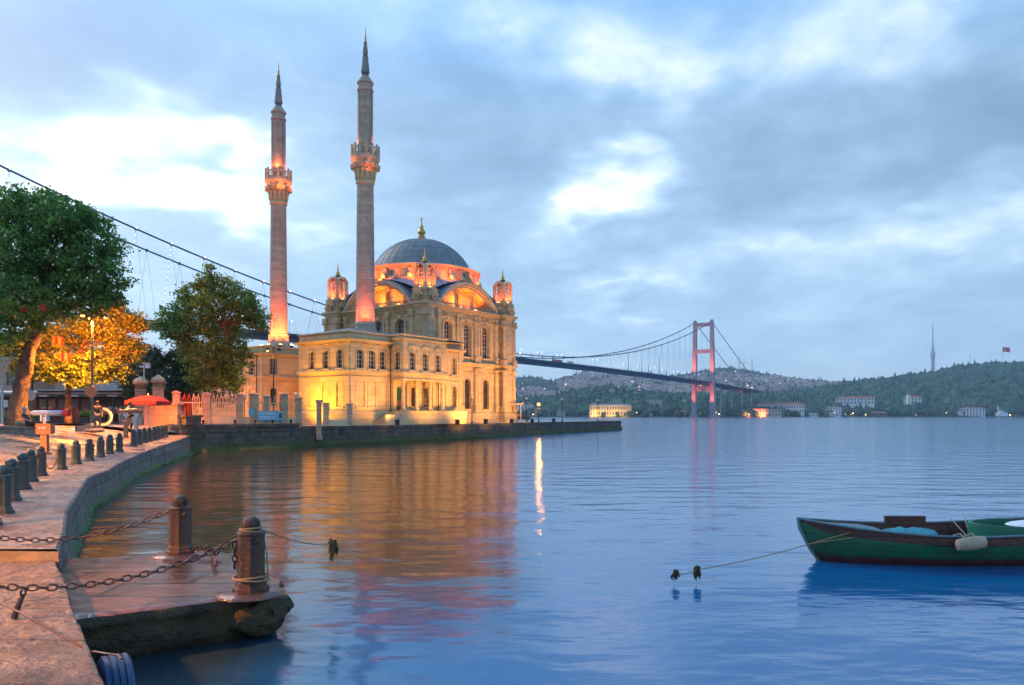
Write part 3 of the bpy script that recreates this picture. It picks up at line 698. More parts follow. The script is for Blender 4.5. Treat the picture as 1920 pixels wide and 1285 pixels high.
f5 = [U(7.4-5.47), U(7.4-3.4), U(7.4-1.39)]+[L_(7.4-t, .95) for t in (5.47, 3.4, 1.39)]
pav = storeyed('pavilion', pav_poly, 10.45, {0: f0, 5: f5}, (-22.3, -13.2, -11.5, -4.5, 10.5, .75), True)
r_ = MB(OFF); roof_hip(r_, -17, -6.3, -12.9, -8.7, 10.47, .5); r_.build('roof', M['lead'], pav)
# green curtained doorway
PF = Face((-22.4, -11.7), (1, 0))
q = MB(OFF); fb(q, PF, 6.15, 7.05, 3.0, 4.2, -.19, -.1); q.build('door', mat('brown_door', (.14, .06, .03), rough=.5), pav)
q = MB(OFF)
for i in range(9): fb(q, PF, 6.16+i*.1, 6.25+i*.1, 4.0+.04*(i % 3), 5.1, -.12, .05+.03*(i % 2))
fb(q, PF, 6.1, 7.1, 5.1, 5.2, -.1, .09); fb(q, PF, 6.16, 7.04, 4.55, 4.62, .0, .1)
q.build('door_curtain', mat('green_curtain', (.01, .10, .06), rough=.8), pav)
# porch bay: podium, columns, upper storey
bay = MB(OFF); b0, b1, vf, vb = -17.06, -10.7, -13.45, -11.7
bay.b2(b0-.15, b1+2.9, vf-.35, vb, 1.6, 2.97); bay.molding([(b0-.15, vf-.35), (b1+2.9, vf-.35), (b1+2.9, vb), (b0-.15, vb)], BAND(2.75, .2, .1))
up = [(b0, vf), (b1, vf), (b1, vb), (b0, vb)]
BF = Face((b0, vf), (1, 0)); BS = Face((b0, vb), (0, -1)); BR = Face((b1, vf), (0, 1))
hf = [dict(s=x, w=.86, z0=6.98, z1=8.8, arch='seg') for x in (1.23, 3.15, 5.08)]; hsd = [dict(s=.88, w=.8, z0=6.98, z1=8.8, arch='seg')]
wall(bay, BF, b1-b0, 6.0, 10.43, hf, .26); wall(bay, BS, vb-vf, 6.0, 10.43, hsd, .26); wall(bay, BR, vb-vf, 6.0, 10.43, [], .26)
for fc, hh in ((BF, hf), (BS, hsd)):
    for h in hh:
        surround(bay, fc, h, .12, .06)
        g = dict(h, w=1.25, z0=8.75, z1=9.35); a_ = hole_poly(g)[1:]; m = len(a_)      # segmental hood
        b_ = hole_poly(dict(g, w=1.45, z1=9.5))[1:]
        bay.add([fc.P(x, z, 0) for x, z in a_]+[fc.P(x, z, .12) for x, z in a_]+[fc.P(x, z, .12) for x, z in b_]+[fc.P(x, z, 0) for x, z in b_],
                [(t*m+i, t*m+i+1, (t+1)*m+i+1, (t+1)*m+i) for i in range(m-1) for t in range(3)])
path = [(b0, vb), (b0, vf), (b1, vf), (b1, vb)]
for pr in (BAND(5.95, .2, .1), [(0, 6.5), (.1, 6.5), (.2, 6.62), (.2, 6.8), (0, 6.86)], [(-.01, 9.95), (.1, 9.95), (.16, 10.05), (.16, 10.12), (-.01, 10.16)], [(-.3, 10.35), (.1, 10.35), (.16, 10.42), (.16, 10.5), (-.3, 10.53)]):
    bay.molding(path, pr, closed=False)
bay.box(((b0+b1)/2, (vf+vb)/2, 6.02), (b1-b0-.1, vb-vf-.1, .06))
for x in (b0+.28, b0+2.15, b0+4.2, b1-.28): column(bay, (x, vf+.3), 2.97, 6.0, .2, 14)
for x in (b0+.28, b1-.28): bay.box((x, vb-.18, 4.48), (.45, .3, 3.0))
bayo = bay.build('porch', M['render'], pav)
for fc, hh in ((BF, hf), (BS, hsd)):
    for h in hh: window(fc, h, bayo, bars=(1, 3))
# entrance steps and low stone blocks
q = MB(OFF)
for i in range(6): q.b2(-17.21-2.6+i*.3, -17.22, vf-.3, vf+1.3, 1.6+i*.2 if i else 1.6, 1.8+i*.2)
q.b2(-20.0, -17.25, vf-.62, vf-.34, 1.6, 2.55); q.b2(-17.9, -17.23, vf-.6, vf-.36, 2.56, 2.95)
q.build('entrance_steps', M['stone_plain'], pav)
# left wing and link block
lw_poly = [(-20.5, 4.3), (-9.0, 4.3), (-9.0, 20.0), (-20.5, 20.0)]
g0 = [U(1.35, .9, ), dict(s=1.35, w=.85, z0=3.6, z1=5.5, arch='seg', grille=True), dict(s=4.2, w=1.9, z0=2.97, z1=5.6, arch='round', blind=True, depth=.25)]
g3 = [dict(s=15.7-t, w=.9, z0=6.95, z1=8.6, arch='seg') for t in (1.96, 4.0, 6.2, 8.3, 10.6, 12.9)]+[dict(s=15.7-t, w=1.1, z0=3.2, z1=5.5, arch='round', blind=True, depth=.1) for t in (1.96, 4.0, 6.2, 8.3, 10.6, 12.9)]
lw = storeyed('side_wing', lw_poly, 10.05, {0: g0, 3: g3}, (-20.4, -9.1, 4.4, 19.9, 10.1, .7), True)
lk_poly = [(-14.5, -4.3), (-7.6, -4.3), (-7.6, 4.25), (-14.5, 4.25)]
storeyed('entrance_block', lk_poly, 9.3, {3: [U(2.0), U(6.5), dict(s=4.25, w=2.0, z0=1.7, z1=5.6, arch='round', blind=True)]}, (-14.4, -7.7, -4.2, 4.2, 9.35, .5), True)
# rainwater pipes
q = MB(OFF)
for fc, s_ in ((Face((-20.5, 20.0), (0, -1)), 14.9), (Face((-20.5, 4.3), (1, 0)), 6.3), (PF, 5.1), (PF, 12.2)):
    q.tube([fc.P(s_, 2.6, .2), fc.P(s_, 9.0, .2)], .06, 6); q.lathe([(.08, 9.0), (.2, 9.3), (.2, 9.4)], fc.P(s_, 0, .2)[:2], 8)
q.build('rainwater_pipe', M['grille'], pav)
# ============================================================ quays, promenade, jetty
def zp(y): return .80 if y < 27 else .80+.15*(y-27)/10 if y < 37 else .95+.2*min(1, (y-37)/13)
EDGE = [(-5.62, 9.25), (-6.4, 10.7), (-7.75, 13.0), (-9.6, 16.6), (-11.4, 20.1), (-12.45, 23.1), (-13.9, 26.5), (-15.6, 31.2), (-17.4, 36.8), (-20.1, 45.7), (-22.2, 51.5)]
EV = [Vector(p) for p in EDGE]
def edge_normal(i):
    t = (EV[min(i+1, len(EV)-1)]-EV[max(i-1, 0)]).normalized(); return Vector((-t.y, t.x))      # inland
pm = MB(); st = ((0, 0), (.04, .02), (1.5, .03), (3.0, .10), (6.5, .62), (12, .8), (30, .85), (90, .9))
k = len(st); vs = []
for i, e in enumerate(EV):
    nn = edge_normal(i) if i else Vector((-1, 0))
    for w_, dz in st:
        q = e+nn*w_; t_ = zp(e.y)
        if i == 0: q = Vector((e.x-w_, 9.25))
        vs.append((q.x, q.y, t_+dz*max(0, min(1, (e.y-12)/16)) if w_ > 2 else t_-(.03 if w_ == 0 else 0)))
pm.add(vs, [(i*k+j, (i+1)*k+j, (i+1)*k+j+1, i*k+j+1) for i in range(len(EV)-1) for j in range(2)])
tag(pm.build('promenade_kerb', M['granite']), kind='structure')
pm = MB(); pm.add([(x, y, z-.004) for x, y, z in vs], [(i*k+j, (i+1)*k+j, (i+1)*k+j+1, i*k+j+1) for i in range(len(EV)-1) for j in range(2, k-1)])
# the square behind, out to the kiosks and the fence line
pm.add([(-22.2, 51.5, 1.2), (-24.5, 56, 1.6), (-28, 60, 1.7), (-60, 120, 1.8), (-160, 120, 1.8), (-110, 51.5, 1.95), (-30, 52, 1.9)], [(0, 1, 2, 3, 4, 5, 6)])
tag(pm.build('plaza', M['plaza']), kind='structure')
# small lifting holes in the kerb stones
hm = MB()
for i in range(1, 7):
    a, b = EV[i], EV[i+1]; L = (b-a).length; nn = edge_normal(i)
    for j in range(max(1, int(L/.9))):
        q = a+(b-a)*((j+.5)*.9/L)+nn*1.28; hm.lathe([(.055, zp(q.y)+.008), (.001, zp(q.y)+.008)], q, 10, cap=False)
tag(hm.build('kerb_holes', M['black']), kind='structure')
def rough_wall(mb, path, rows, seglen=.25, amp=.08, seed=0, zjit=0):
    """vertical face along a plan path: rows = [(inset, z)] top to bottom, roughened with noise; outward is right of travel"""
    P = [Vector(p) for p in path]; pts = []
    for i in range(len(P)-1):
        m = max(1, int((P[i+1]-P[i]).length/seglen))
        for j in range(m): pts.append(P[i]+(P[i+1]-P[i])*j/m)
    pts.append(P[-1]); vs = []; m = len(pts)
    for i, p in enumerate(pts):
        t = (pts[min(i+1, m-1)]-pts[max(i-1, 0)]).normalized(); nn = Vector((t.y, -t.x))
        for r, (ins, z) in enumerate(rows):
            a_ = 0 if r == 0 else amp*noise.noise(Vector((p.x*1.7+seed, p.y*1.7, z*2.5)))*2
            q = p+nn*(-ins+a_); vs.append((q.x, q.y, z+(zjit*noise.noise(Vector((p.x*3, p.y*3, 5+r))) if 0 < r else 0)))
    k_ = len(rows); mb.add(vs, [(i*k_+j, i*k_+j+1, (i+1)*k_+j+1, (i+1)*k_+j) for i in range(m-1) for j in range(k_-1)])
sw = MB()
for i in range(len(EV)-1):
    a, b = EV[i], EV[i+1]; m = max(1, int((b-a).length/.5)); vs2 = []
    for j in range(m+1):
        q = a+(b-a)*j/m; nn = edge_normal(i)
        t_ = zp(q.y)-.03
        for r, (ins, z) in enumerate(((0, t_), (-.02, t_-.12), (0, t_-.13), (-.05, t_-.4), (-.08, .2), (-.16, .0), (-.25, -.6))):
            a_ = .035*noise.noise(Vector((q.x*2, q.y*2, z*3))) if r > 2 else 0
            qq = q+nn*(ins+a_ if False else ins-a_); vs2.append((qq.x, qq.y, z))
    sw.add(vs2, [(i2*7+r, i2*7+r+1, (i2+1)*7+r+1, (i2+1)*7+r) for i2 in range(m) for r in range(6)])
sw.add([(-5.62, 9.25, .77), (-8.5, 9.22, .8), (-8.5, 9.3, .4), (-5.62, 9.3, -.3)], [(0, 1, 2, 3)])
tag(sw.build('sea_wall', M['seawall']), 'low stone sea wall with green algae at the waterline, curving below the bollard promenade', 'sea wall')
# algae and rubble fringe along the foot of the wall
al = MB(); rs = random.Random(3)
for i in range(2, len(EV)-1):
    a, b = EV[i], EV[i+1]; nn = edge_normal(i); m = int((b-a).length*9)
    for j in range(m):
        q = a+(b-a)*rs.random()-nn*(.0+rs.random()*(.14 if i < 8 else .4)); s_ = .04+rs.random()*.07
        al.sphere((q.x, q.y, -.02+rs.random()*.05), s_, 6, 4, (1.2, 1.2, .55))
tag(al.build('algae', mat('green_algae', (.10, .17, .035), (.04, .085, .02), .7, nscale=3, island=.4)), 'bright green algae clinging along the foot of the sea wall', 'algae', kind='stuff')

# worn stone slab the photographer stands on
SL = [(-5.65, 9.24), (-4.84, 8.1), (-3.99, 6.81), (-3.27, 5.79), (-2.71, 4.99), (-1.7, 3.4), (-.6, 1.7), (.5, .2), (1.4, -2.5)]
s_ = MB(); N_ = 60
poly = [(-30, -2.5)]+[SL[-1]]+[p for p in SL[::-1][1:]]+[(-30, 9.24)]
rows = []; 
for i in range(len(SL)-1):
    a, b = Vector(SL[i]), Vector(SL[i+1]); m = max(1, int((b-a).length/.16))
    for j in range(m+(i == len(SL)-2)): rows.append(a+(b-a)*j/m)
NX = 46; vs = []
for p in rows:
    for j in range(NX):
        u_ = (j/(NX-1))**1.7*9; x = p.x-u_+.02*noise.noise(Vector((p.x*5, p.y*5, j))) 
        h = .65+.018*noise.noise(Vector((x*1.3, p.y*3.2, 0)))+.010*noise.noise(Vector((x*4, p.y*9, 3)))
        if j == 0: h -= .03
        vs.append((x, p.y, h))
s_.add(vs, [(i*NX+j, (i+1)*NX+j, (i+1)*NX+j+1, i*NX+j+1) for i in range(len(rows)-1) for j in range(NX-1)])
s_.add([(-60, -2.5, .64), (-9, -2.5, .64), (-14, 9.24, .64), (-60, 9.24, .64)], [(0, 1, 2, 3)])
o = s_.build('quay_paving', M['slab'], smooth=True); tag(o, kind='structure')
w2 = MB(); rough_wall(w2, SL[::-1], [(-.0, .625), (.0, .45), (.06, .2), (.1, -.1), (.1, -.8)][::1], .2, .05)
w2b = MB(); w2b.v = w2.v; w2b.f = w2.f; w2b.mi = w2.mi
tag(w2b.build('quay_wall', M['rock']), 'dark wet quay wall under the worn paving in the near left corner', 'quay wall')

# jetty with a rough undercut side
JT = [(-6.6, 6.9), (-5.4, 6.95), (-4.3, 7.2), (-3.6, 7.62), (-3.02, 8.02), (-2.66, 8.5), (-2.8, 9.0), (-3.4, 9.9), (-4.1, 10.75), (-5.2, 10.55), (-6.4, 10.2), (-6.6, 9.2)]
jr = empty('jetty', (-4.5, 8.8, 0)); tag(jr, 'wet stone jetty with a dark mossy side, carrying the two rusty bollards', 'jetty')
jo = (-4.5, 8.8, 0)
t = MB(jo); pts = []
P = [Vector(p) for p in JT]
for i in range(len(P)):
    a, b = P[i], P[(i+1) % len(P)]; m = max(1, int((b-a).length/.12))
    for j in range(m): pts.append(a+(b-a)*j/m)
ctr = sum(pts, Vector((0, 0)))/len(pts); K = 26; vs = []
for p in pts:
    for j in range(K):
        q = ctr+(p-ctr)*(1-j/K)
        e_ = .03*noise.noise(Vector((q.x*7, q.y*7, 1))) if j == 0 else 0
        q = q+(p-ctr).normalized()*e_
        vs.append((q.x, q.y, .5+.012*noise.noise(Vector((q.x*2, q.y*5, 0)))+.006*noise.noise(Vector((q.x*9, q.y*14, 3)))-(.025 if j == 0 else 0)))
m = len(pts)
t.add(vs, [(i*K+j, ((i+1) % m)*K+j, ((i+1) % m)*K+j+1, i*K+j+1) for i in range(m) for j in range(K-1)]+[tuple(i*K+K-1 for i in range(m))])
t.build('deck_slabs', M['jetty'], jr, True)
u_ = MB(jo); rr = [(.0, .475), (-.03, .40), (.02, .36), (.05, .3), (.02, .22), (.06, .1), (.14, .0), (.24, -.15), (.3, -.5)]
vs = []
for i, p in enumerate(pts):
    nn = (p-ctr).normalized()
    for r, (ins, z) in enumerate(rr):
        a_ = 0 if r == 0 else .07*noise.noise(Vector((p.x*3, p.y*3, z*5)))+.035*noise.noise(Vector((p.x*9, p.y*9, z*12)))
        q = p+nn*(-ins+a_); vs.append((q.x, q.y, z))
KR = len(rr); u_.add(vs, [(i*KR+j, i*KR+j+1, ((i+1) % m)*KR+j+1, ((i+1) % m)*KR+j) for i in range(m) for j in range(KR-1)])
u_.build('rough_side', M['rock'], jr, True)
b = MB(jo)      # rounded boulder foot at the jetty's outer corner
b.sphere((-2.88, 8.40, .24), .36, 48, 30, (1.0, .95, .62))
b.v = [(x+.16*noise.noise(Vector((x*4, y*4, z*4)))+.05*noise.noise(Vector((x*14, y*14, z*14))), y+.16*noise.noise(Vector((x*4, y*4+7, z*4)))+.05*noise.noise(Vector((x*14, y*14+5, z*14))), min(.47, z+.12*noise.noise(Vector((x*4, y*4, z*4+9)))+.05*noise.noise(Vector((x*14, y*14, z*14+3))))) for x, y, z in b.v]
b.build('corner_boulder', M['rock'], jr, True)

# mosque quay: terrace, low ledge, long pier
q = MB(); QP = [(-17.6, 61.2), (-16.0, 62.0), (-10.7, 72.0), (-5.3, 81.7), (7, 106.8), (19.2, 132), (16, 134.5), (2, 140), (-120, 140), (-60, 62), (-30, 61)]
q.prism(QP, -1, 1.6)
qb = MB(); qb.add(q.v, [f for f in q.f])
tag(qb.build('quay_ground', [M['plaza']]), kind='structure')
qw = MB(); rough_wall(qw, [(-17.6, 61.2), (-15.96, 61.93), (-10.62, 71.95), (-5.22, 81.65), (7.08, 106.75), (19.3, 132.0), (16.1, 134.6)], [(0, 1.62), (-.05, 1.6), (-.05, 1.35), (0, 1.33), (.0, 1.0), (0, .5), (-.0, .42), (-.25, .40), (-.28, .1), (-.25, -.5)], .5, .03)
tag(qw.build('pier_wall', M['seawall_dark']), 'long dark stone quay wall in front of the mosque running out to the pier end', 'quay wall')
qc = MB(); qc.molding([(-17.6, 61.2), (-15.96, 61.93), (-10.62, 71.95), (-5.22, 81.65), (7.08, 106.75), (19.3, 132.0)], [(-.9, 1.61), (-.9, 1.64), (.06, 1.64), (.06, 1.58), (-.9, 1.58)], closed=False)
tag(qc.build('quay_coping', M['stone_plain']), kind='structure')
tw = MB(); TP = [(-25.5, 55.5), (-22.25, 50.2), (-17.2, 57.0), (-17.6, 61.2)]
rough_wall(tw, TP, [(-.0, 1.86), (-.14, 1.85), (-.14, 1.62), (-.05, 1.6), (-.05, 1.3), (-.0, 1.28), (.0, .9), (-.02, .5), (-.08, .2), (-.22, .02), (-.3, -.6)], .4, .05)
tw.prism([(-22.3, 50.3), (-17.25, 57.0), (-17.6, 61.3), (-25.6, 58)], 1.4, 1.845)
tag(tw.build('terrace_wall', M['seawall_dark']), 'weathered dark brick and stone terrace wall beside the end of the promenade', 'terrace wall')
pb = MB(); c0 = at(357, 790, 50.9); pb.box((c0.x, c0.y, 2.1), (1.05, .9, .52), R(50)); pb.box((c0.x, c0.y, 2.43), (1.25, 1.1, .14), R(50)); pb.box((c0.x, c0.y, 1.88), (1.15, 1.0, .1), R(50))
tag(pb.build('stone_pier_block', M['seawall_dark']), 'squat dark stone block with a flat cap at the left end of the terrace wall', 'stone block')
ld = MB(); ld.prism([(-17.25, 57.2), (-16.05, 60.4), (-15.8, 62.2), (-18, 62.4), (-18.2, 58)], -1, .85); ld.prism([(-17.4, 58.0), (-16.4, 60.6), (-16.6, 62.0), (-18.4, 62.4), (-18.6, 58.5)], .85, 1.5)
tag(ld.build('stone_landing', M['seawall_dark']), 'low stone landing step between the terrace wall and the mosque quay', 'landing step')

# ============================================================ bollards and chains
def make_bollard(matl, big=False):
    o = empty('bollard', (0, 0, 0)); r = .145; mb = MB()
    mb.lathe([(.195, 0), (.195, .05), (.17, .065), (.165, .10), (r*1.04, .115), (r, .13), (r, .61), (r*1.05, .62), (r*1.05, .645), (r*.9, .66), (r*.7, .665)], seg=8, ph=R(22.5))
    mb.build('post', matl, o)
    c = MB(); prof = [(.09, .66), (.095, .70), (.10, .72), (.095, .755), (.075, .79), (.04, .815), (.001, .825)]
    n0 = len(c.v); c.lathe(prof, seg=32, cap=False)
    for i in range(n0, len(c.v)):      # fluted cap
        x, y, z = c.v[i]; a = math.atan2(y, x); f = 1+.07*math.cos(a*12); c.v[i] = (x*f, y*f, z)
    autosmooth(c.build('ribbed_cap', matl, o), 60)
    e = MB(); e.torus((0, -r-.02, .57), .03, .009, (1, 0, 0), seg=8, ss=4); e.torus((0, r+.02, .57), .03, .009, (1, 0, 0), seg=8, ss=4); e.build('chain_ring', M['chain'], o)
    return o
def links(mb, pts, pitch=.085, w=.030, r=.009):
    P = [Vector(p) for p in pts]; L = [0]
    for i in range(1, len(P)): L.append(L[-1]+(P[i]-P[i-1]).length)
    n_ = int(L[-1]/pitch)
    for i in range(n_):
        d0 = (i+.5)*pitch; j = 0
        while j < len(L)-2 and L[j+1] < d0: j += 1
        t = (d0-L[j])/max(1e-6, L[j+1]-L[j]); p = P[j].lerp(P[j+1], t); dr_ = (P[j+1]-P[j]).normalized()
        side = dr_.cross(Vector((0, 0, 1))); side = side.normalized() if side.length > .05 else Vector((1, 0, 0)); up = side.cross(dr_)
        ax = side if i % 2 else up
        mb.torus(p, w, r, ax, sx=pitch*.62/w, seg=10, ss=5, xdir=dr_)
def sag_curve(a, b, sag, n_=24):
    a, b = Vector(a), Vector(b); return [a.lerp(b, i/n_)-Vector((0, 0, sag*4*(i/n_)*(1-i/n_))) for i in range(n_+1)]
jb = make_bollard(M['iron']); jb.location = at(338, 1036, 10.4).xy.to_3d()+Vector((0, 0, .5)); jb.name = 'bollard'
tag(jb, 'rusty brown bollard at the back of the wet stone jetty', 'bollard', 'rusty bollards on the jetty')
jb2 = copy_tree(jb); jb2.location = (-2.86, 8.18, .5); tag(jb2, 'rusty brown bollard at the outer corner of the jetty with rope around its cap', 'bollard')
for o in (jb, jb2): o.rotation_euler.z = R(40)
for o, lb in ((jb, 'pale worn concrete base under the back jetty bollard'), (jb2, 'cracked concrete base under the corner jetty bollard')):
    c = MB(); c.lathe([(.36, 0), (.35, .02), (.3, .045), (.22, .05)], seg=14)
    c.v = [(x*(1+.15*noise.noise(Vector((x*8, y*8, 1)))), y*(1+.15*noise.noise(Vector((x*8, y*8, 4)))), z) for x, y, z in c.v]
    oo = c.build('concrete_base', M['jetty'], None, loc=(o.location.x, o.location.y, .5)); tag(oo, lb, 'bollard base'); o.location.z = .53
gb = make_bollard(M['green_iron'])
BOL = [(3, 962), (21, 938), (41.6, 917), (57, 903), (76, 892), (114, 880), (142.5, 870), (168, 864), (188.5, 857), (206, 851), (224, 847), (251, 837), (261, 833), (271, 830.5), (280, 828), (289, 826), (296, 824), (303, 822), (310, 820.6)]
BOL = [(-22, 985)]+BOL
bpos = []
for px, py in BOL:
    Y = 15.
    for _ in range(20): Y = (CZ-zp(Y)-.01)*F/(py-780)
    bpos.append(Vector(((px-960)/F*Y, Y, zp(Y))))
desc = ['just past the left edge', 'nearest at the left edge', 'second from the left edge', 'third, half behind its neighbours', 'fourth, just before the telescope', 'in front of the telescope post',
        'first standing alone past the telescope', 'second past the telescope, with a loose hanging chain', 'left of the lamp post foot', 'right below the lamp post foot',
        'a little right of the lamp post', 'right before the copper viewer', 'just left of the copper viewer post', 'first past the copper viewer', 'second past the copper viewer', 'third past the copper viewer', 'fifth from the far end', 'fourth from the far end', 'third from the far end', 'last but one before the terrace wall', 'last in the row by the terrace wall']
for i, p in enumerate(bpos):
    o = gb if i == 0 else copy_tree(gb); o.location = p
    t = (bpos[min(i+1, len(bpos)-1)]-bpos[max(0, i-1)]); o.rotation_euler.z = math.atan2(t.y, t.x)-math.pi/2
    s = 1.02
    tag(o, 'dark green iron bollard, '+desc[i], 'bollard', 'green bollards along the promenade')
for i in range(1, 12):     # chain ends hanging down the posts
    p = bpos[i]; t = (bpos[i+1]-bpos[i]).normalized(); mb = MB(p); a = p-t*.0+Vector((.10*1, -.155, .57)); 
    a = p+Vector((.03, -.175, .585)); pts = [a, a+Vector((0, -.01, -.3)), a+Vector((.015, -.0, -.42))]
    links(mb, pts, .055, .02, .0065)
    tag(mb.build('hanging_chain', M['chain'], loc=p), 'short chain hanging down the green bollard '+desc[i], 'chain', 'chains hanging on the green bollards')
for i, sg_ in ((4, .33), (5, .45)):
    a, b = bpos[i]+Vector((0, .05, .57)), bpos[i+1]+Vector((0, -.05, .57)); mb = MB(a)
    links(mb, sag_curve(a, b, sg_), .055, .02, .0065)
    tag(mb.build('sagging_chain', M['chain'], loc=a), 'chain drooping between two green bollards %s' % ('near the left edge' if i == 4 else 'below the telescope post'), 'chain')
# two heavy chains across the foreground
R1 = jb.location+Vector((-.16, -.02, .59)); R2 = jb2.location+Vector((-.16, -.02, .56))
for nm, a, b, sg_, lb in (('c', R1, Vector((-7.2, 9.0, 1.22)), .33, 'heavy rusty chain from the back jetty bollard to the left edge'),
                          ('d', R2, Vector((-6.0, 6.6, 1.26)), .42, 'heavy rusty chain from the corner jetty bollard across to the left edge')):
    mb = MB(a); links(mb, sag_curve(a, b, sg_, 40), .082, .028, .0095)
    tag(mb.build('heavy_chain', M['chain'], loc=a), lb, 'chain')
mb = MB(R1); a = jb.location+Vector((.15, -.05, .05)); pts = [a, a+Vector((.2, -.05, .03)), a+Vector((.42, -.15, 0)), a+Vector((.5, -.45, -.0)), a+Vector((.66, -.75, 0)), a+Vector((.75, -1.0, -.02))]
links(mb, pts, .07, .026, .009); links(mb, [Vector(p)+Vector((.03, .05, .02)) for p in pts[:4]], .07, .026, .009)
tag(mb.build('loose_chain', M['chain'], loc=R1), 'rusty chain lying in a heap on the jetty beside the back bollard', 'chain')
mb = MB(R2); a = R2+Vector((.0, -.03, -.02)); links(mb, [a, a+Vector((0, 0, -.3))], .07, .024, .009)
tag(mb.build('chain_end', M['chain'], loc=R2), 'short chain end dangling from the corner jetty bollard', 'chain')
rope = mat('tan_rope', (.34, .22, .11), (.22, .14, .07), .8, nscale=40)
mb = MB(R2); c = jb2.location
for i, (z_, r_) in enumerate(((.665, .115), (.69, .11), (.14, .19), (.16, .185))): mb.torus(c+Vector((0, 0, z_)), r_, .012, (.08*(-1)**i, .05, 1), seg=24, ss=6)
mb.tube([c+Vector((.17, .05, .15)), c+Vector((.155, .06, .4)), c+Vector((.11, .04, .67))], .008, 5)
tag(mb.build('rope_coil', rope, loc=R2), 'tan rope wound round the cap and foot of the corner bollard', 'rope')
a = c+Vector((.1, .05, .67)); pts = sag_curve(a, at(622, 1022, 9.6), .05, 10)
mb = MB(a); mb.tube(pts, .007, 5); mb.tube(sag_curve(at(622, 1022, 9.6), at(860, 1070, 9.9), .06, 12), .006, 5)
tag(mb.build('mooring_line', rope, loc=a), 'thin tan mooring line running from the corner bollard out over the water', 'rope')
weed = mat('dark_weed', (.05, .045, .015), (.03, .03, .012), .8, island=.4)
def weed_clump(p, h, lb, n_=14):
    mb = MB(p); rs = random.Random(int(p.x*100))
    for i in range(n_):
        a = p+Vector((rs.uniform(-.03, .03), rs.uniform(-.03, .03), rs.uniform(-.02, .05))); b = a+Vector((rs.uniform(-.03, .03), rs.uniform(-.03, .03), -h*rs.uniform(.4, 1)))
        mb.tube([a, (a+b)/2+Vector((rs.uniform(-.03, .03), 0, 0)), b], [.016, .02, .003], 5)
    tag(mb.build('weed_clump', weed, loc=p), lb, 'weed clump')
weed_clump(at(623, 1018, 9.6), .27, 'dark brown weed clump hanging from the thin mooring line', 12)
# tyre fender and its rope
tc_ = at(232, 1290, 5.3); tc_ = Vector((-3.05, 5.74, .27)); ty = empty('tyre_fender', tc_); tag(ty, 'blue-black rubber tyre hanging as a fender against the near quay wall', 'tyre')
tr = mat('blue_black_rubber', (.012, .05, .13), (.008, .025, .06), .42, nscale=6, spec=.6)
axd = Vector((.66, .75, 0)).normalized(); axd = Vector((.82, .57, 0)).normalized()
mb = MB(tc_); prof = [(.17, -.10), (.24, -.115), (.31, -.105), (.335, -.085), (.335, -.055), (.32, -.05), (.32, -.042), (.337, -.038), (.337, -.008), (.322, -.004), (.322, .004), (.337, .008), (.337, .038), (.32, .042), (.32, .05), (.335, .055), (.335, .085), (.31, .105), (.24, .115), (.17, .10), (.19, 0), (.17, -.10)]
vside = Vector((0, 0, 1)); us = axd.cross(vside); vs = []; NS = 48
for i in range(NS):
    a = 2*math.pi*i/NS; rd = us*math.cos(a)+vside*math.sin(a)
    for j, (r_, w_) in enumerate(prof):
        r2 = r_-.006*(i % 2) if r_ > .3 else r_
        vs.append(tc_+rd*r2+axd*w_)
kp = len(prof); mb.add(vs, [(i*kp+j, i*kp+j+1, ((i+1) % NS)*kp+j+1, ((i+1) % NS)*kp+j) for i in range(NS) for j in range(kp-1)])
autosmooth(mb.build('tread', tr, ty), 40)
ra = Vector((-4.6, 5.9, 1.0)); rb = Vector((-3.42, 5.95, .68))
mb = MB(rb); mb.tube([at(-20, 1120, 6.5), at(60, 1160, 6.1), at(110, 1190, 5.95), at(160, 1216, 5.8), at(168, 1224, 5.75), at(176, 1222, 5.7), at(200, 1226, 5.62), at(222, 1229, 5.5), at(228, 1236, 5.42)], .009, 6)
tag(mb.build('fender_rope', M['chain'], loc=rb), 'dark rope stretched over the paving edge to the tyre fender', 'rope')
pk = at(26, 1085, 6.6); pk.z = .66
mb = MB(pk); mb.tube([pk, pk+Vector((.03, .02, .12)), pk+Vector((.05, .05, .2))], [.03, .026, .02], 7); mb.torus(pk+Vector((.05, .05, .22)), .035, .01, (1, 0, 0), seg=10)
tag(mb.build('mooring_pin', M['black'], loc=pk), 'short dark metal pin with a ring standing on the near paving', 'mooring pin')

# ============================================================ moored boat
bo = Vector((4.87, 12.7, 0)); boat = empty('rowing_boat', bo, R(1.5)); tag(boat, 'green wooden rowing boat with a dark red bottom moored at the right edge', 'boat')
BG = mat('green_boat_paint', (.012, .17, .06), (.008, .10, .04), .45, nscale=2.5, brick=(9, .115, 'wall', .006), mortar=(.25, .3, .25), bump=.5, bscale=18, stain=(.03, .05, .03), stain_scale=3.5, grime=((.025, .03, .02), .05, .22))
BR_ = mat('dark_red_boat_paint', (.10, .022, .014), (.05, .012, .01), .55, nscale=4, bump=.5, bscale=20, stain=(.03, .02, .012), stain_scale=4)
BW = mat('dark_boat_wood', (.13, .04, .025), (.06, .022, .015), .6, nscale=5, brick=(9, .12, 'wall', .008), mortar=(.3, .3, .3), bump=1, bscale=12, stain=(.03, .02, .015), stain_scale=3)
BT = mat('blue_teal_paint', (.13, .20, .21), (.08, .14, .16), .6, nscale=3)
ST = [  # x along, half beam, sheer z, keel z, keel x shift
    (0.0, .015, .70, .62), (.12, .10, .68, .35), (.28, .20, .655, .08), (.44, .30, .635, -.10), (.8, .46, .59, -.2), (1.3, .62, .545, -.24), (2.0, .76, .505, -.26), (2.8, .82, .50, -.26), (3.6, .82, .53, -.25), (4.4, .74, .58, -.22), (5.1, .60, .65, -.15), (5.5, .5, .70, -.02)]
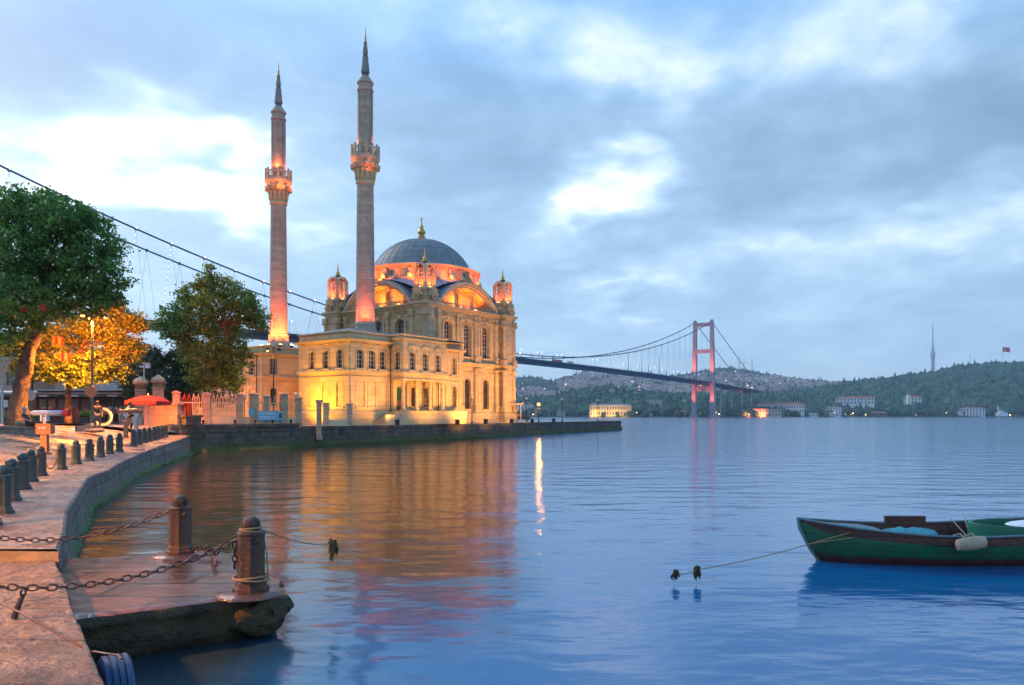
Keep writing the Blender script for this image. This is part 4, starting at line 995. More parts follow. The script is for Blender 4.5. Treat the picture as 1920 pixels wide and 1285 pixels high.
def hull_pt(st, f, side):     # f 0 keel .. 1 sheer
    x, hb, zs, zk = st; y = hb*(math.sin(min(1, f*1.0)*math.pi/2)**.62); z = zk+(zs-zk)*(f**1.25); return (x, side*y, z)
fr = [0, .12, .25, .4, .5, .56, .7, .84, .88, .94, 1.0]
hb_ = MB(); hb_.v = []
for side in (-1, 1):
    base = len(hb_.v); vs = [hull_pt(s, f, side) for s in ST for f in fr]; k = len(fr)
    for i in range(len(ST)-1):
        for j in range(k-1):
            zmid = (vs[i*k+j][2]+vs[(i+1)*k+j+1][2])/2
            hb_.m = 1 if fr[j] >= .84 else (2 if zmid < .13 else 0)
            q = [i*k+j, (i+1)*k+j, (i+1)*k+j+1, i*k+j+1]; hb_.f.append(tuple(base+t for t in q)); hb_.mi.append(hb_.m)
    hb_.v += vs
ho = hb_.build('hull', [BG, BW, BR_], boat); autosmooth(ho, 30)
ib = MB()
for side in (-1, 1):
    vs = []
    for s in ST[1:]:
        for f in fr[2:]:
            x, y, z = hull_pt(s, f, side); vs.append((x, y-side*.035 if abs(y) > .04 else y, z+.02 if f < 1 else z))
    k = len(fr)-2; ib.add(vs, [(i*k+j, (i+1)*k+j, (i+1)*k+j+1, i*k+j+1) for i in range(len(ST)-2) for j in range(k-1)])
autosmooth(ib.build('inner_planking', BW, boat), 30)
g = MB()
for side in (-1, 1): g.tube([(s[0], side*(s[1]+.005), s[2]+.01) for s in ST], .019, 6)
g.tube([(0, 0, .72), (.02, 0, .55), (.2, 0, .2), (.42, 0, -.1)], .03, 6)
g.build('gunwale', BT, boat)
g = MB()
for x, hw in ((1.9, .70), (3.5, .78), (4.6, .66)): g.box((x, 0, .34), (.26, hw*2, .04))
for x, hw in ((.9, .42), (1.5, .6), (2.5, .75), (3.1, .78), (4.1, .74)):
    for sd in (-1, 1): g.tube([(x, sd*hw*1.0, .50), (x, sd*hw*.93, .25), (x, sd*hw*.6, .0)], .018, 4)
g.box((2.8, 0, -.02), (4, .9, .03)); g.build('thwart', BW, boat)
g = MB(); vs = []; fd = [s for s in ST[:6]]
vs = [(s[0], sd*s[1]*.93, s[2]-.02+(0.03 if sd == 0 else 0)) for s in fd for sd in (-1, 0, 1)]
g.add(vs, [(i*3+j, (i+1)*3+j, (i+1)*3+j+1, i*3+j+1) for i in range(len(fd)-1) for j in range(2)]); g.build('foredeck', BT, boat)
g = MB(); g.sphere((1.75, -.25, .47), .38, 18, 10, (1.25, .8, .26))
g.v = [(x+.05*noise.noise(Vector((x*6, y*6, z*9))), y, z+.05*noise.noise(Vector((x*7, y*7, 2)))) for x, y, z in g.v]
netm = mat('turquoise_net', (.05, .32, .35), (.03, .2, .26), .8, nscale=12, bump=2, bscale=30)
tag(g.build('fishing_net', netm, loc=bo), 'heap of turquoise fishing net inside the green boat', 'fishing net').rotation_euler.z = R(1.5)
g = MB(); vs = []; g.box((2.25, .74, .54), (.72, .07, .2), R(-2)); g.build('raised_board', BW, boat)
g = MB()      # green curved stern locker with a white cushion
vs = []
for i in range(13):
    a = -math.pi/2+math.pi*i/12
    for r_, z_ in ((1.0, .34), (1.0, .70), (.94, .70), (.94, .34)): vs.append((4.2-1.15*math.cos(a)*r_, .1+.62*math.sin(a)*r_, z_-.10))
g.add(vs, [(i*4+j, (i+1)*4+j, (i+1)*4+(j+1) % 4, i*4+(j+1) % 4) for i in range(12) for j in range(4)]); autosmooth(g.build('stern_locker', mat('muted_green_paint', (.01, .17, .10), (.008, .11, .07), .5), boat), 40)
g = MB(); g.sphere((4.35, .05, .57), .5, 16, 8, (1.4, .75, .16)); tag(g.build('white_cushion', M['white'], loc=bo), 'long white cushion lying in the stern of the green boat', 'cushion').rotation_euler.z = R(1.5)
g = MB(); vs = []
fm = mat('beige_fender', (.42, .33, .22), (.3, .22, .14), .7, nscale=6, stain=(.16, .1, .06), stain_scale=5)
g.lathe([(.02, -.24), (.09, -.22), (.11, -.1), (.11, .1), (.09, .22), (.02, .24)], seg=12); g.v = [(z, x*.8, y) for x, y, z in g.v]; g.v = [(x, y-.90, z+.42+x*.10) for x, y, z in g.v]
g.v = [(x+2.4, y, z) for x, y, z in g.v]
g.tube([(2.3, -.9, .5), (2.3, -.78, .56), (2.3, -.6, .5)], .01, 5); g.tube([(2.5, -.9, .5), (2.5, -.78, .56), (2.5, -.6, .5)], .01, 5)
tag(g.build('boat_fender', fm, loc=bo), 'beige cloth fender slung over the near side of the green boat', 'fender').rotation_euler.z = R(1.5)
for i, (x0, x1) in enumerate(((3.1, 3.0), (3.45, 3.3))):
    pass
g = MB(); g.tube([(2.95, .5, .62), (3.05, .1, .3)], .012, 5); g.build('oar_pin', fm, boat); g = MB(); g.tube([(3.25, .6, .66), (3.12, .2, .3)], .012, 5); g.build('oar_pin', fm, boat); g = MB(); g.tube([(3.5, -.1, .55), (3.3, -.6, .3)], .014, 5); g.build('oar_pin', fm, boat)
bow = at(1522, 1019, 12.4); mb = MB(bow)
mb.tube(sag_curve(bow, at(1312, 1068, 10.9), .03, 10), .008, 5); mb.tube([at(1312, 1068, 10.9), at(1290, 1075, 10.9), at(1268, 1079, 10.9)], .008, 5)
mb.tube([bow, at(1640, 1003, 12.25), at(1700, 1002, 12.1)], .011, 5); mb.tube([bow, at(1590, 1000, 12.3), at(1600, 985, 12.5)], .01, 5)
tag(mb.build('bow_rope', rope, loc=bow), 'light mooring rope running from the bow of the green boat to the weed clumps', 'rope')
weed_clump(at(1308, 1066, 10.9), .2, 'dark weed clump on the boat rope, the one nearer the boat')
weed_clump(at(1267, 1074, 10.9), .17, 'dark weed clump at the far end of the boat rope, left of the other')
# ============================================================ bridge
TX, TY, TH, ZT, ZM, BL, DM, DT, CC = 310.5, 1210.6, .614, 154.2, 65.3, 1092.0, 61.1, 56.4, 14.0
bd = Vector((math.sin(TH), math.cos(TH))); bn = Vector((bd.y, -bd.x))
T1 = Vector((TX, TY)); T0 = T1-bd*BL
bridge = empty('suspension_bridge', (TX, TY, 0)); BO = (TX, TY, 0)
tag(bridge, 'long suspension bridge with red-lit steel tower crossing the strait behind the mosque', 'bridge')
steel = mat('bridge_steel', (.30, .29, .31), (.22, .22, .24), .55, nscale=.05)
deckm = mat('bridge_deck_steel', (.055, .09, .12), (.04, .065, .09), .6, nscale=.05)
def bp(t, off, z): q = T0+bd*(BL*t)+bn*off; return (q.x, q.y, z)
rb_ = math.atan2(bd.y, bd.x)
def tower(T):
    o = empty('bridge_tower', (T.x-TX, T.y-TY, 0), 0, bridge); oo = (T.x, T.y, 0)
    for sd in (-1, 1):
        mb = MB(oo)
        for z0, z1, w0, w1, s0_, s1_ in ((2, 60, 6.6, 6.2, 2.2, 1.1), (60, 110, 6.2, 5.6, 1.1, .5), (110, ZT+1, 5.6, 5.0, .5, 0)):
            a = T+bn*sd*(CC+s0_); b = T+bn*sd*(CC+s1_); vs = []
            for q, w_, z in ((a, w0, z0), (b, w1, z1)):
                for i, j in ((-1, -1), (1, -1), (1, 1), (-1, 1)):
                    v = q+bd*(i*w_*.62)+bn*(j*w_*.5); vs.append((v.x, v.y, z))
            mb.add(vs, [(0, 3, 2, 1), (4, 5, 6, 7), (0, 1, 5, 4), (1, 2, 6, 5), (2, 3, 7, 6), (3, 0, 4, 7)])
        q = T+bn*sd*(CC+2.2); mb.box((q.x, q.y, 1), (11, 11, 8), rb_); q = T+bn*sd*CC; mb.box((q.x, q.y, ZT+2.2), (8, 4, 2.6), rb_, .6)
        mb.build('leg', steel, o)
    for nm, z0, z1 in (('top_portal', ZT-7, ZT-1), ('middle_portal', 104, 110), ('lower_portal', DT-14, DT-6)):
        mb = MB(oo); mb.box((T.x, T.y, (z0+z1)/2), (4.5, 2*CC-4.5, z1-z0), rb_); mb.build(nm, steel, o)
    return o
tower(T1); tower(T0)
NN = 64
for off in (-CC, CC):
    mb = MB(BO); mb.tube([bp(i/NN, off, ZM+(ZT-ZM)*(2*i/NN-1)**2) for i in range(NN+1)], .55, 6); mb.build('main_cable', deckm, bridge)
    mb = MB(BO); q = T1+bn*off; e = T1+bd*255+bn*off; mb.tube([(q.x, q.y, ZT), ((q.x+e.x)/2, (q.y+e.y)/2, (ZT+56)/2-2), (e.x, e.y, 56)], .55, 6); mb.build('back_stay', deckm, bridge)
    mb = MB(BO); q = T0+bn*off; e = T0-bd*230+bn*off; mb.tube([(q.x, q.y, ZT), (e.x, e.y, 56)], .6, 6); mb.build('back_stay', deckm, bridge)
hm_ = None
for i in range(1, 50):
    t = i/50; zc = ZM+(ZT-ZM)*(2*t-1)**2; zd = DM-(DM-DT)*(2*t-1)**2
    for off in (-CC, CC):
        mb = MB(BO); a = bp(t, off, zc); d_ = .006
        mb.tube([a, bp(t-d_, off, zd+.5)], .065, 4, False); mb.tube([a, bp(t+d_, off, zd+.5)], .065, 4, False); mb.box((a[0], a[1], a[2]), (1.2, 1.2, 1.6), rb_)
        ho_ = mb.build('hanger', deckm, bridge)
        if off > 0 and i < 26:
            l = MB(BO); a = bp(t, off+.8, zc+.6); l.sphere(a, .5 if i > 10 else .3, 8, 6); l.build('cable_lamp', M['lamp_pink'], ho_)
        if off > 0 and i in (3, 4, 5, 6, 7, 8):
            l = MB(BO)
            for k_ in range(1, 14):
                a = bp(t-d_*k_/14, off+.2, zc+(zd-zc)*k_/14); l.sphere(a, .22, 6, 4)
            l.build('hanger_lights', M['lamp_white'], ho_)
def deck_part(t0, t1, name, zf, n_=40):
    mb = MB(BO); prof = [(-16.5, -.6), (-11, -3.0), (11, -3.0), (16.5, -.6), (16.5, .25), (14.6, .3), (-14.6, .3), (-16.5, .25)]; k_ = len(prof); vs = []
    for i in range(n_+1):
        t = t0+(t1-t0)*i/n_
        for o_, dz in prof: vs.append(bp(t, o_, zf(t)+dz))
    mb.add(vs, [(i*k_+j, (i+1)*k_+j, (i+1)*k_+(j+1) % k_, i*k_+(j+1) % k_) for i in range(n_) for j in range(k_)]); mb.build(name, deckm, bridge)
deck_part(0, 1, 'deck', lambda t: DM-(DM-DT)*(2*t-1)**2)
deck_part(1, 1.24, 'approach_deck', lambda t: DT-(t-1)*30, 8)
deck_part(-.2, 0, 'approach_deck', lambda t: DT+t*20, 6)
for sd in (-1, 1):
    mb = MB(BO)
    for z_ in (.9, 1.5): mb.tube([bp(i/30, sd*16.2, DM-(DM-DT)*(2*i/30-1)**2+z_) for i in range(31)], .07, 4)
    mb.build('railing', steel, bridge)
for t in (1.05, 1.1, 1.15, 1.2):
    mb = MB(BO)
    for o_ in (-9, 9): q = bp(t, o_, 0); mb.box((q[0], q[1], 26), (3, 2.2, 50), rb_)
    q = bp(t, 0, 0); mb.box((q[0], q[1], DT-(t-1)*30-4.6), (3, 21, 2.6), rb_); mb.build('viaduct_pier', steel, bridge)
for i in range(1, 26):
    t = .06+i*.038; 
    if t > 1: break
    zd = DM-(DM-DT)*(2*t-1)**2; mb = MB(BO); a = bp(t, 0, zd); mb.tube([a, (a[0], a[1], zd+11)], .14, 5); mb.tube([bp(t, -3, zd+11), bp(t, 3, zd+11)], .12, 4)
    o = mb.build('deck_lamp_post', steel, bridge); l = MB(BO)
    for e in (-3, 3): l.sphere(bp(t, e, zd+10.8), .36, 6, 4)
    l.build('lamp_head', M['lamp_white'], o)
for T, k_ in ((T1, 1.0), (T0, 1.0)):
    for sd in (-1, 1):
        q = T+bn*sd*CC
        for zz, tz, pw in ((DT+2, 105, 1), (12, 52, .8), (DT+4, 150, .8)):
            p0 = q-bd*16+Vector((bn.x, bn.y))*3; light('tower_light', 'SPOT', (p0.x, p0.y, zz), 210000*pw, (1, .12, .06), (q.x, q.y, tz), 1.0, R(50), 1.0)
busm = mat('tail_light_red', (.45, .04, .03), rough=.4)  # bus body coloured red in place of a tail-light trail
for nm, t, o_, L, m_, lb in (('tail_light_bus', .574, 9, 18, busm, 'red bus standing for a tail-light trail on the bridge deck right of the mosque'), ('white_truck', .60, 9, 9, M['white'], 'small white truck on the bridge deck right of the red bus')):
    zd = DM-(DM-DT)*(2*t-1)**2+.35; p = Vector(bp(t, o_, zd)); v = empty(nm, p, rb_); tag(v, lb, 'bus' if 'bus' in nm else 'truck')
    mb = MB(); mb.box((0, 0, 1.75), (L, 2.5, 2.7)); mb.build('body', m_, v)
    mb = MB(); 
    for i in range(int(L/2)): mb.box((-L/2+1+i*2, 0, 2.2), (1.4, 2.56, .9))
    mb.build('windows' if False else 'window_band', M['glass'], v)
    for x in (-L/2+2, L/2-2):
        for sd in (-1, 1): mb = MB(); mb.torus((x, sd*1.1, .45), .35, .16, (0, 1, 0)); mb.build('wheel', M['black'], v)

# ============================================================ far shore
rng = np.random.default_rng(5)
def interp(tab, x): return float(np.interp(x, [a for a, _ in tab], [b for _, b in tab]))
SHORE = [(700, 1500), (900, 1430), (1100, 1330), (1200, 1290), (1350, 1240), (1450, 1330), (1600, 1420), (1800, 1500), (2000, 1500), (2300, 1500)]
def terrain(name, x0, x1, ridge, depth0, depth1, m, nx=90, ny=22, rough=6, behind=250, z0=0.4):
    """a hillside that climbs from the shore distance to its ridge distance and falls away behind it"""
    mb = MB(); vs = []
    def hz(px, f):
        Y0 = depth0(px); Y1 = depth1(px); Y = Y0+(Y1-Y0)*f; zr = CZ+(780-interp(ridge, px))/F*Y1
        g = min(1, f); s = g**.85 if g < 1 else 1
        z = z0+(zr-z0)*(s*.75+.25*math.sin(g*math.pi/2)**2) if f <= 1 else zr-(f-1)*(Y1-Y0)*.35
        X = (px-960)/F*Y
        return X, Y, z+(rough*noise.noise(Vector((X/90, Y/90, 0)))*math.sin(min(1, f)*math.pi) if f < 1 else 0)
    for i in range(nx+1):
        px = x0+(x1-x0)*i/nx
        for j in range(ny+1): vs.append(hz(px, 1.4*j/ny))
    mb.add(vs, [(i*(ny+1)+j, (i+1)*(ny+1)+j, (i+1)*(ny+1)+j+1, i*(ny+1)+j+1) for i in range(nx) for j in range(ny)])
    o = mb.build(name, m, smooth=True); tag(o, kind='structure'); return hz
hillm = mat('hill_grass_scrub', (.07, .11, .04), (.04, .075, .03), .9, nscale=.02, space='World')
RA = [(1380, 752), (1430, 748), (1450, 742), (1500, 737), (1560, 729), (1600, 722), (1650, 716), (1700, 710), (1745, 704), (1780, 697), (1800, 692), (1840, 688), (1870, 686), (1920, 687), (2000, 690), (2200, 700)]
RB = [(700, 735), (940, 718), (975, 714), (1000, 713), (1040, 721), (1060, 711), (1098, 705), (1140, 708), (1160, 704), (1210, 705), (1250, 712), (1300, 706), (1340, 697), (1370, 696), (1430, 706), (1500, 716), (1560, 721), (1620, 728), (1800, 735), (2200, 745)]
RC = [(800, 772), (940, 752), (1000, 752), (1040, 748), (1070, 738), (1107, 733), (1150, 731), (1180, 737), (1210, 740), (1278, 746), (1340, 748), (1400, 741), (1440, 741), (1500, 748), (1560, 756)]
sh = lambda px: interp(SHORE, px)
hA = terrain('far_hill', 1390, 2150, RA, sh, lambda px: 2150, hillm)
hB = terrain('city_hill', 720, 1900, RB, lambda px: sh(px)+330, lambda px: 3700, hillm, 120, 30, 10)
hC = terrain('shore_hill', 760, 1600, RC, sh, lambda px: sh(px)+380, hillm)
# low embankment along the water
mb = MB(); pts = [((px-960)/F*(sh(px)-3), sh(px)-3) for px in range(720, 2160, 20)]
mb.molding(pts, [(-30, -1), (-30, 1.4), (0, 1.4), (0, -1)], closed=False)
tag(mb.build('far_quay', mat('far_quay_stone', (.10, .10, .10), rough=.8)), kind='structure')

# forest crowns as one mass per hill
ico = bmesh.new(); bmesh.ops.create_icosphere(ico, subdivisions=1, radius=1); IV = np.array([v.co[:] for v in ico.verts]); IF = np.array([[v.index for v in f.verts] for f in ico.faces]); ico.free()
def blobs(name, pos, size, m, label, zs=1.0, mesh=None):
    n_ = len(pos); V = IV[None]*(1+rng.uniform(-.28, .28, (n_, len(IV), 1)))*size[:, None, :]; V = V+pos[:, None, :]
    Fc = (IF[None]+np.arange(n_)[:, None, None]*len(IV)).reshape(-1, 3); V = V.reshape(-1, 3)
    me = bpy.data.meshes.new(name); me.vertices.add(len(V)); me.vertices.foreach_set('co', V.ravel().astype(np.float32)); me.loops.add(Fc.size); me.loops.foreach_set('vertex_index', Fc.ravel().astype(np.int32))
    me.polygons.add(len(Fc)); me.polygons.foreach_set('loop_start', np.arange(0, Fc.size, 3, dtype=np.int32)); me.update(); me.validate(); me.materials.append(m)
    o = bpy.data.objects.new(name, me); col.objects.link(o); tag(o, label, 'woodland', kind='stuff'); return o
forest = mat('far_woodland', (.036, .095, .04), (.02, .06, .032), .85, nscale=.03, island=.55, space='World')
def scatter(h, x0, x1, f0, f1, n_, keep=lambda px, f: True, s=(4, 8)):
    P = []; S = []
    while len(P) < n_:
        px = rng.uniform(x0, x1); f = rng.uniform(f0, f1)
        if not keep(px, f): continue
        X, Y, z = h(px, f); r = rng.uniform(*s); k_ = rng.uniform(.8, 1.5) if rng.random() < .9 else 2.2
        P.append((X, Y, z+r*.5)); S.append((r*(1 if k_ < 2 else .45), r*(1 if k_ < 2 else .45), r*k_))
    return np.array(P), np.array(S)
P, S = scatter(hA, 1400, 2080, .02, 1.02, 6500, s=(5, 9)); blobs('woodland', P, S, forest, 'dense dark green wood covering the big hill on the right shore')
P, S = scatter(hC, 900, 1560, .0, 1.03, 3600, lambda px, f: f > .05 or rng.random() < .35, s=(4, 8)); blobs('woodland', P, S, forest, 'dark green wood along the far shore below and left of the bridge tower')
def cityish(px, f):
    if px < 1045 and f > .45: return True
    if 1140 < px < 1440 and f > .72: return True
    return rng.random() < .10 or f > .97
P, S = scatter(hB, 900, 1640, .0, 1.02, 3800, cityish, s=(7, 12)); blobs('woodland', P, S, forest, 'patches of wood on the crowded city hill behind the bridge')

# houses on the slopes
def house_mesh(name, w_, d_, h, wm, rm, hip=True, rows=2):
    mb = MB(); mb.box((0, 0, h/2-2), (w_, d_, h+4)); mb.m = 1
    if hip: roof_hip(mb, -w_/2-.3, w_/2+.3, -d_/2-.3, d_/2+.3, h, h*.28 if h < 14 else 2.2)
    else: mb.box((0, 0, h+.25), (w_+.3, d_+.3, .5))
    mb.m = 2
    for sy in (-1, 1):
        for r in range(rows):
            z = h*(r+.55)/rows
            for c_ in range(max(2, int(w_/3))): mb.box((-w_/2+w_*(c_+.5)/max(2, int(w_/3)), sy*d_/2, z), (1.1, .12, 1.5))
    for r in range(rows):
        z = h*(r+.55)/rows
        for sx in (-1, 1):
            for c_ in range(max(2, int(d_/3.5))): mb.box((sx*w_/2, -d_/2+d_*(c_+.5)/max(2, int(d_/3.5)), z), (.12, 1.1, 1.5))
    return mb
wallc = [mat('far_wall_white', (.78, .76, .74), rough=.8), mat('far_wall_cream', (.66, .57, .47), rough=.8), mat('far_wall_rose', (.55, .36, .30), rough=.8), mat('far_wall_grey', (.48, .48, .50), rough=.8)]
roofc = [mat('far_roof_tile', (.34, .12, .07), (.25, .10, .06), .8, nscale=.3), mat('far_roof_dull_tile', (.24, .12, .09), rough=.8), mat('far_roof_grey', (.22, .22, .24), rough=.8)]
fwin = mat('far_window_glass', (.05, .06, .08), rough=.3); litw = emit('lit_far_window', (1, .55, .2), 2.2)
HT = [('small white house with a red tiled roof on the far hillside', 10, 9, 7, 0, 0, True, 2), ('cream apartment block on the far hillside', 13, 11, 15, 1, 1, True, 5), ('rose apartment block on the far hillside', 12, 10, 13, 2, 0, True, 4),
      ('grey flat-roofed block on the far hillside', 15, 11, 18, 3, 2, False, 6), ('tall white flat-roofed block on the far hillside', 12, 12, 20, 0, 2, False, 6), ('cream house with a dull roof on the far hillside', 11, 9, 9, 1, 1, True, 3)]
proto = []
for lb, w_, d_, h, wi, ri, hip, rows in HT:
    mb = house_mesh('house', w_, d_, h, None, None, hip, rows); me = mb.build('hillside_house', [wallc[wi], roofc[ri], fwin]); proto.append((me, lb)); 
cnt = 0; first = [True]*len(proto)
def place_house(i, X, Y, z, rz, s=1.0, lb=None, grp=None):
    o = proto[i][0] if first[i] else proto[i][0].copy()
    if not first[i]: col.objects.link(o)
    first[i] = False; o.location = (X, Y, z); o.rotation_euler = (0, 0, rz); o.scale = (s, s, s)
    tag(o, lb or proto[i][1], 'house' if i in (0, 5) else 'apartment block', grp or ('houses of one kind on the far hillside: '+['white', 'cream blocks', 'rose blocks', 'grey blocks', 'white blocks', 'cream houses'][i])); return o
rh = random.Random(11); big = []
while cnt < 285:
    if rh.random() < .8:
        px = rh.uniform(955, 1580); f = rh.uniform(.04, .5)
        if px < 1045 and f > .4: continue
        X, Y, z = hB(px, f)
    elif rh.random() < .5: px = rh.uniform(960, 1300); X, Y, z = hC(px, rh.uniform(.15, 1.0))
    else: px = rh.uniform(1480, 1900); X, Y, z = hA(px, rh.uniform(.02, .22))
    i = rh.choice([0, 1, 1, 2, 3, 4, 5, 5]) if Y > 1750 else rh.choice([0, 5, 5])
    place_house(i, X, Y, z, rh.uniform(0, 3.14), rh.uniform(.8, 1.15)); cnt += 1
mbs = [MB() for _ in range(4)]
for q in range(3600):
    px = rh.uniform(950, 1640); f = rh.uniform(.08, .93)
    if px < 1040 and f > .45: continue
    if 1150 < px < 1440 and f > .78: continue
    X, Y, z = hB(px, f); i = rh.choice([0, 1, 1, 2, 3]); h = rh.uniform(8, 20); w_ = rh.uniform(9, 16); d_ = rh.uniform(8, 13); rz = rh.uniform(0, 3.14); mb = mbs[i]
    mb.m = 0; mb.box((X, Y, z+h/2-3), (w_, d_, h+6), rz); mb.m = 1; mb.box((X, Y, z+h+.7), (w_+.6, d_+.6, 1.6), rz, .5)
    mb.m = 2
    for r in range(int(h/3.2)):
        for sx in (-1, 1):
            mb.box((X, Y, z+1.8+r*3.2), (w_*.72, d_+.15, 1.1), rz) if sx > 0 else mb.box((X, Y, z+1.8+r*3.2), (w_+.15, d_*.62, 1.1), rz)
for i, mb in enumerate(mbs):
    o = mb.build('hillside_town', [wallc[i], roofc[i % 3], fwin]); tag(o, '%s buildings of the dense town spread over the hill behind the bridge' % ['white', 'cream', 'rose', 'grey'][i], 'town', kind='stuff')
# street lights twinkling in the town
mb = MB()
for q in range(420):
    px = rh.uniform(955, 1600); X, Y, z = hB(px, rh.uniform(.02, .9)); mb.sphere((X, Y, z+12), rh.choice([.5, .7, 1.0, 1.5]), 6, 4)
tag(mb.build('town_lights', emit('town_light', (1, .55, .22), 7)), 'warm street lights scattered over the far town', 'lights', kind='stuff')
mb = MB()
for q in range(150):
    px = rh.uniform(965, 1915); Y = sh(px)+rh.uniform(4, 60); X = (px-960)/F*Y; mb.sphere((X, Y, rh.uniform(4, 9)), rh.choice([.4, .6, .9]), 6, 4)
tag(mb.build('waterfront_lights', emit('waterfront_light', (1, .6, .25), 9)), 'warm street lights along the far waterfront', 'lights', kind='stuff')

# individual waterfront buildings
def far_building(name, px0, px1, ytop, ybase, dY, cols, rows, wm, rm, label, roofh=4, hip=True, depth=16, wing=None, arch=False, win=None, rz=0.0):
    pc = (px0+px1)/2; Y = sh(pc)+dY; X = (pc-960)/F*Y; W = (px1-px0)/F*Y; zb = CZ-(ybase-780)/F*Y; H = (ybase-ytop)/F*Y-roofh
    o = empty(name, (X, Y, zb), math.atan2(X, Y)*-1+rz); tag(o, label, 'building')
    mb = MB(); mb.box((0, depth/2, H/2-4), (W, depth, H+8)); mb.box((0, depth/2, H-.3), (W+1, depth+1, .8)); mb.box((0, depth/2, H*.48), (W+.4, depth+.4, .4)) if rows > 1 else None
    for c_ in range(cols+1): mb.box((-W/2+W*c_/cols, -.1, H/2), (W/cols*.18, .3, H))
    mb.build('wall', wm, o)
    mb = MB()
    if hip: roof_hip(mb, -W/2-.8, W/2+.8, -.8, depth+.8, H+.1, roofh)
    else: mb.box((0, depth/2, H+roofh/2), (W*.98, depth*.96, roofh))
    mb.build('roof', rm, o)
    base = None
    for c_ in range(cols):
        for r in range(rows):
            if base is None:
                g = MB(); g.box((0, 0, 0), (W/cols*.42, .3, H/rows*.58)); base = g.build('window', win or fwin, o); b_ = base
            else: b_ = base.copy(); col.objects.link(b_)
            b_.location = (-W/2+W*(c_+.5)/cols, -.05, H*(r+.5)/rows)
    return o
pal = mat('pale_yellow_palace_wall', (.62, .55, .38), rough=.7)
far_building('waterside_palace', 1106, 1183, 757, 780.5, 6, 15, 2, pal, roofc[2], 'pale yellow floodlit palace on the far waterfront left of the bridge tower', 3)
far_building('lit_waterfront_hotel', 1395, 1462, 766, 781, 2, 12, 2, wallc[1], roofc[0], 'orange lit two-storey building on the waterfront right of the bridge tower', 2, hip=False)
far_building('long_white_building', 1420, 1505, 755, 775, 45, 18, 2, wallc[0], roofc[0], 'long white building with a red roof behind the orange lit one', 4)
far_building('white_mansion', 1571, 1636, 743, 758, 90, 11, 2, wallc[0], roofc[0], 'white mansion with a red roof on the slope below the wooded hill', 4)
far_building('hillside_villa', 1697, 1726, 742, 758, 90, 5, 2, wallc[0], roofc[0], 'white villa with a small tower and red roof on the wooded slope', 4)
far_building('waterfront_block', 1803, 1843, 764, 780.5, 5, 8, 3, wallc[0], roofc[0], 'white three-storey waterfront house with a low red roof at the right', 2.5)
far_building('waterfront_house', 1552, 1576, 762, 776, 25, 5, 2, wallc[0], roofc[1], 'small white waterfront house left of the white mansion', 2.5)
far_building('waterfront_shed', 1627, 1662, 772, 781, 3, 5, 1, roofc[1], roofc[0], 'low shed with a red roof at the water below the mansion', 2.5)
far_building('low_white_pavilion', 1497, 1532, 775, 781, 3, 8, 1, wallc[0], wallc[0], 'low white waterfront pavilion right of the orange lit building', 1, hip=False)
far_building('low_white_terminal', 1543, 1576, 774, 781, 3, 8, 1, wallc[0], wallc[0], 'low white terminal building beside the water right of the pavilion', 1, hip=False)
far_building('rose_waterfront_house', 1270, 1290, 770, 781, 4, 4, 2, wallc[2], roofc[0], 'dark red waterfront house left of the bridge tower foot', 2)
far_building('dark_waterfront_house', 1044, 1060, 770, 781, 4, 4, 2, wallc[3], roofc[1], 'grey waterfront house left of the pale yellow palace', 2)
far_building('small_white_kiosk', 1208, 1222, 773, 781, 4, 3, 1, wallc[0], wallc[3], 'little white pavilion with a pointed roof right of the palace', 2.5)
far_building('hillside_school', 1214, 1240, 749, 758, 110, 6, 2, wallc[1], roofc[2], 'cream building among the trees above the palace', 1.5, hip=False)
far_building('hillside_block', 1150, 1166, 748, 757, 100, 4, 2, wallc[1], roofc[1], 'cream house among the trees behind the palace roof', 1.5)
far_building('left_slope_block', 965, 1000, 757, 767, 60, 6, 2, wallc[0], roofc[1], 'white building on the far shore just right of the mosque', 2)
far_building('shore_hall', 1003, 1030, 765, 778, 20, 5, 2, wallc[2], roofc[0], 'brownish building behind the lit quay lamp on the far shore', 2.5)
v = at(1703, 750, sh(1703)+88); mb = MB(v); mb.box((v.x-1, v.y-2, v.z-1), (6, 6, 22)); mb.m = 1; mb.lathe([(4, v.z+10), (.1, v.z+15)], (v.x-1, v.y-2), 4, R(45)); tag(mb.build('villa_tower', [wallc[0], roofc[0]], loc=v), 'square white tower with a pointed red roof on the left of the hillside villa', 'tower')
# small waterfront mosque
v = at(1877, 780, sh(1877)+6); v.z = 1; sm = empty('waterfront_mosque', v); tag(sm, 'small white waterfront mosque with a dome and minaret at the right edge', 'mosque')
mb = MB(); mb.box((0, 0, 4), (20, 12, 8)); mb.box((-1, 0, 9.5), (9, 9, 3)); mb.build('wall', wallc[0], sm)
mb = MB(); mb.lathe([(4.5, 11), (4.2, 12.6), (3, 14.4), (1.2, 15.6), (.05, 16)], (-1, 0), 16); mb.build('dome', M['lead'], sm, True)
mb = MB(); mb.lathe([(1.0, 0), (.9, 15), (1.5, 15.6), (1.5, 16.6), (.8, 17), (.8, 20), (.05, 24)], (-4.5, 2), 10); mb.build('minaret', wallc[0], sm)
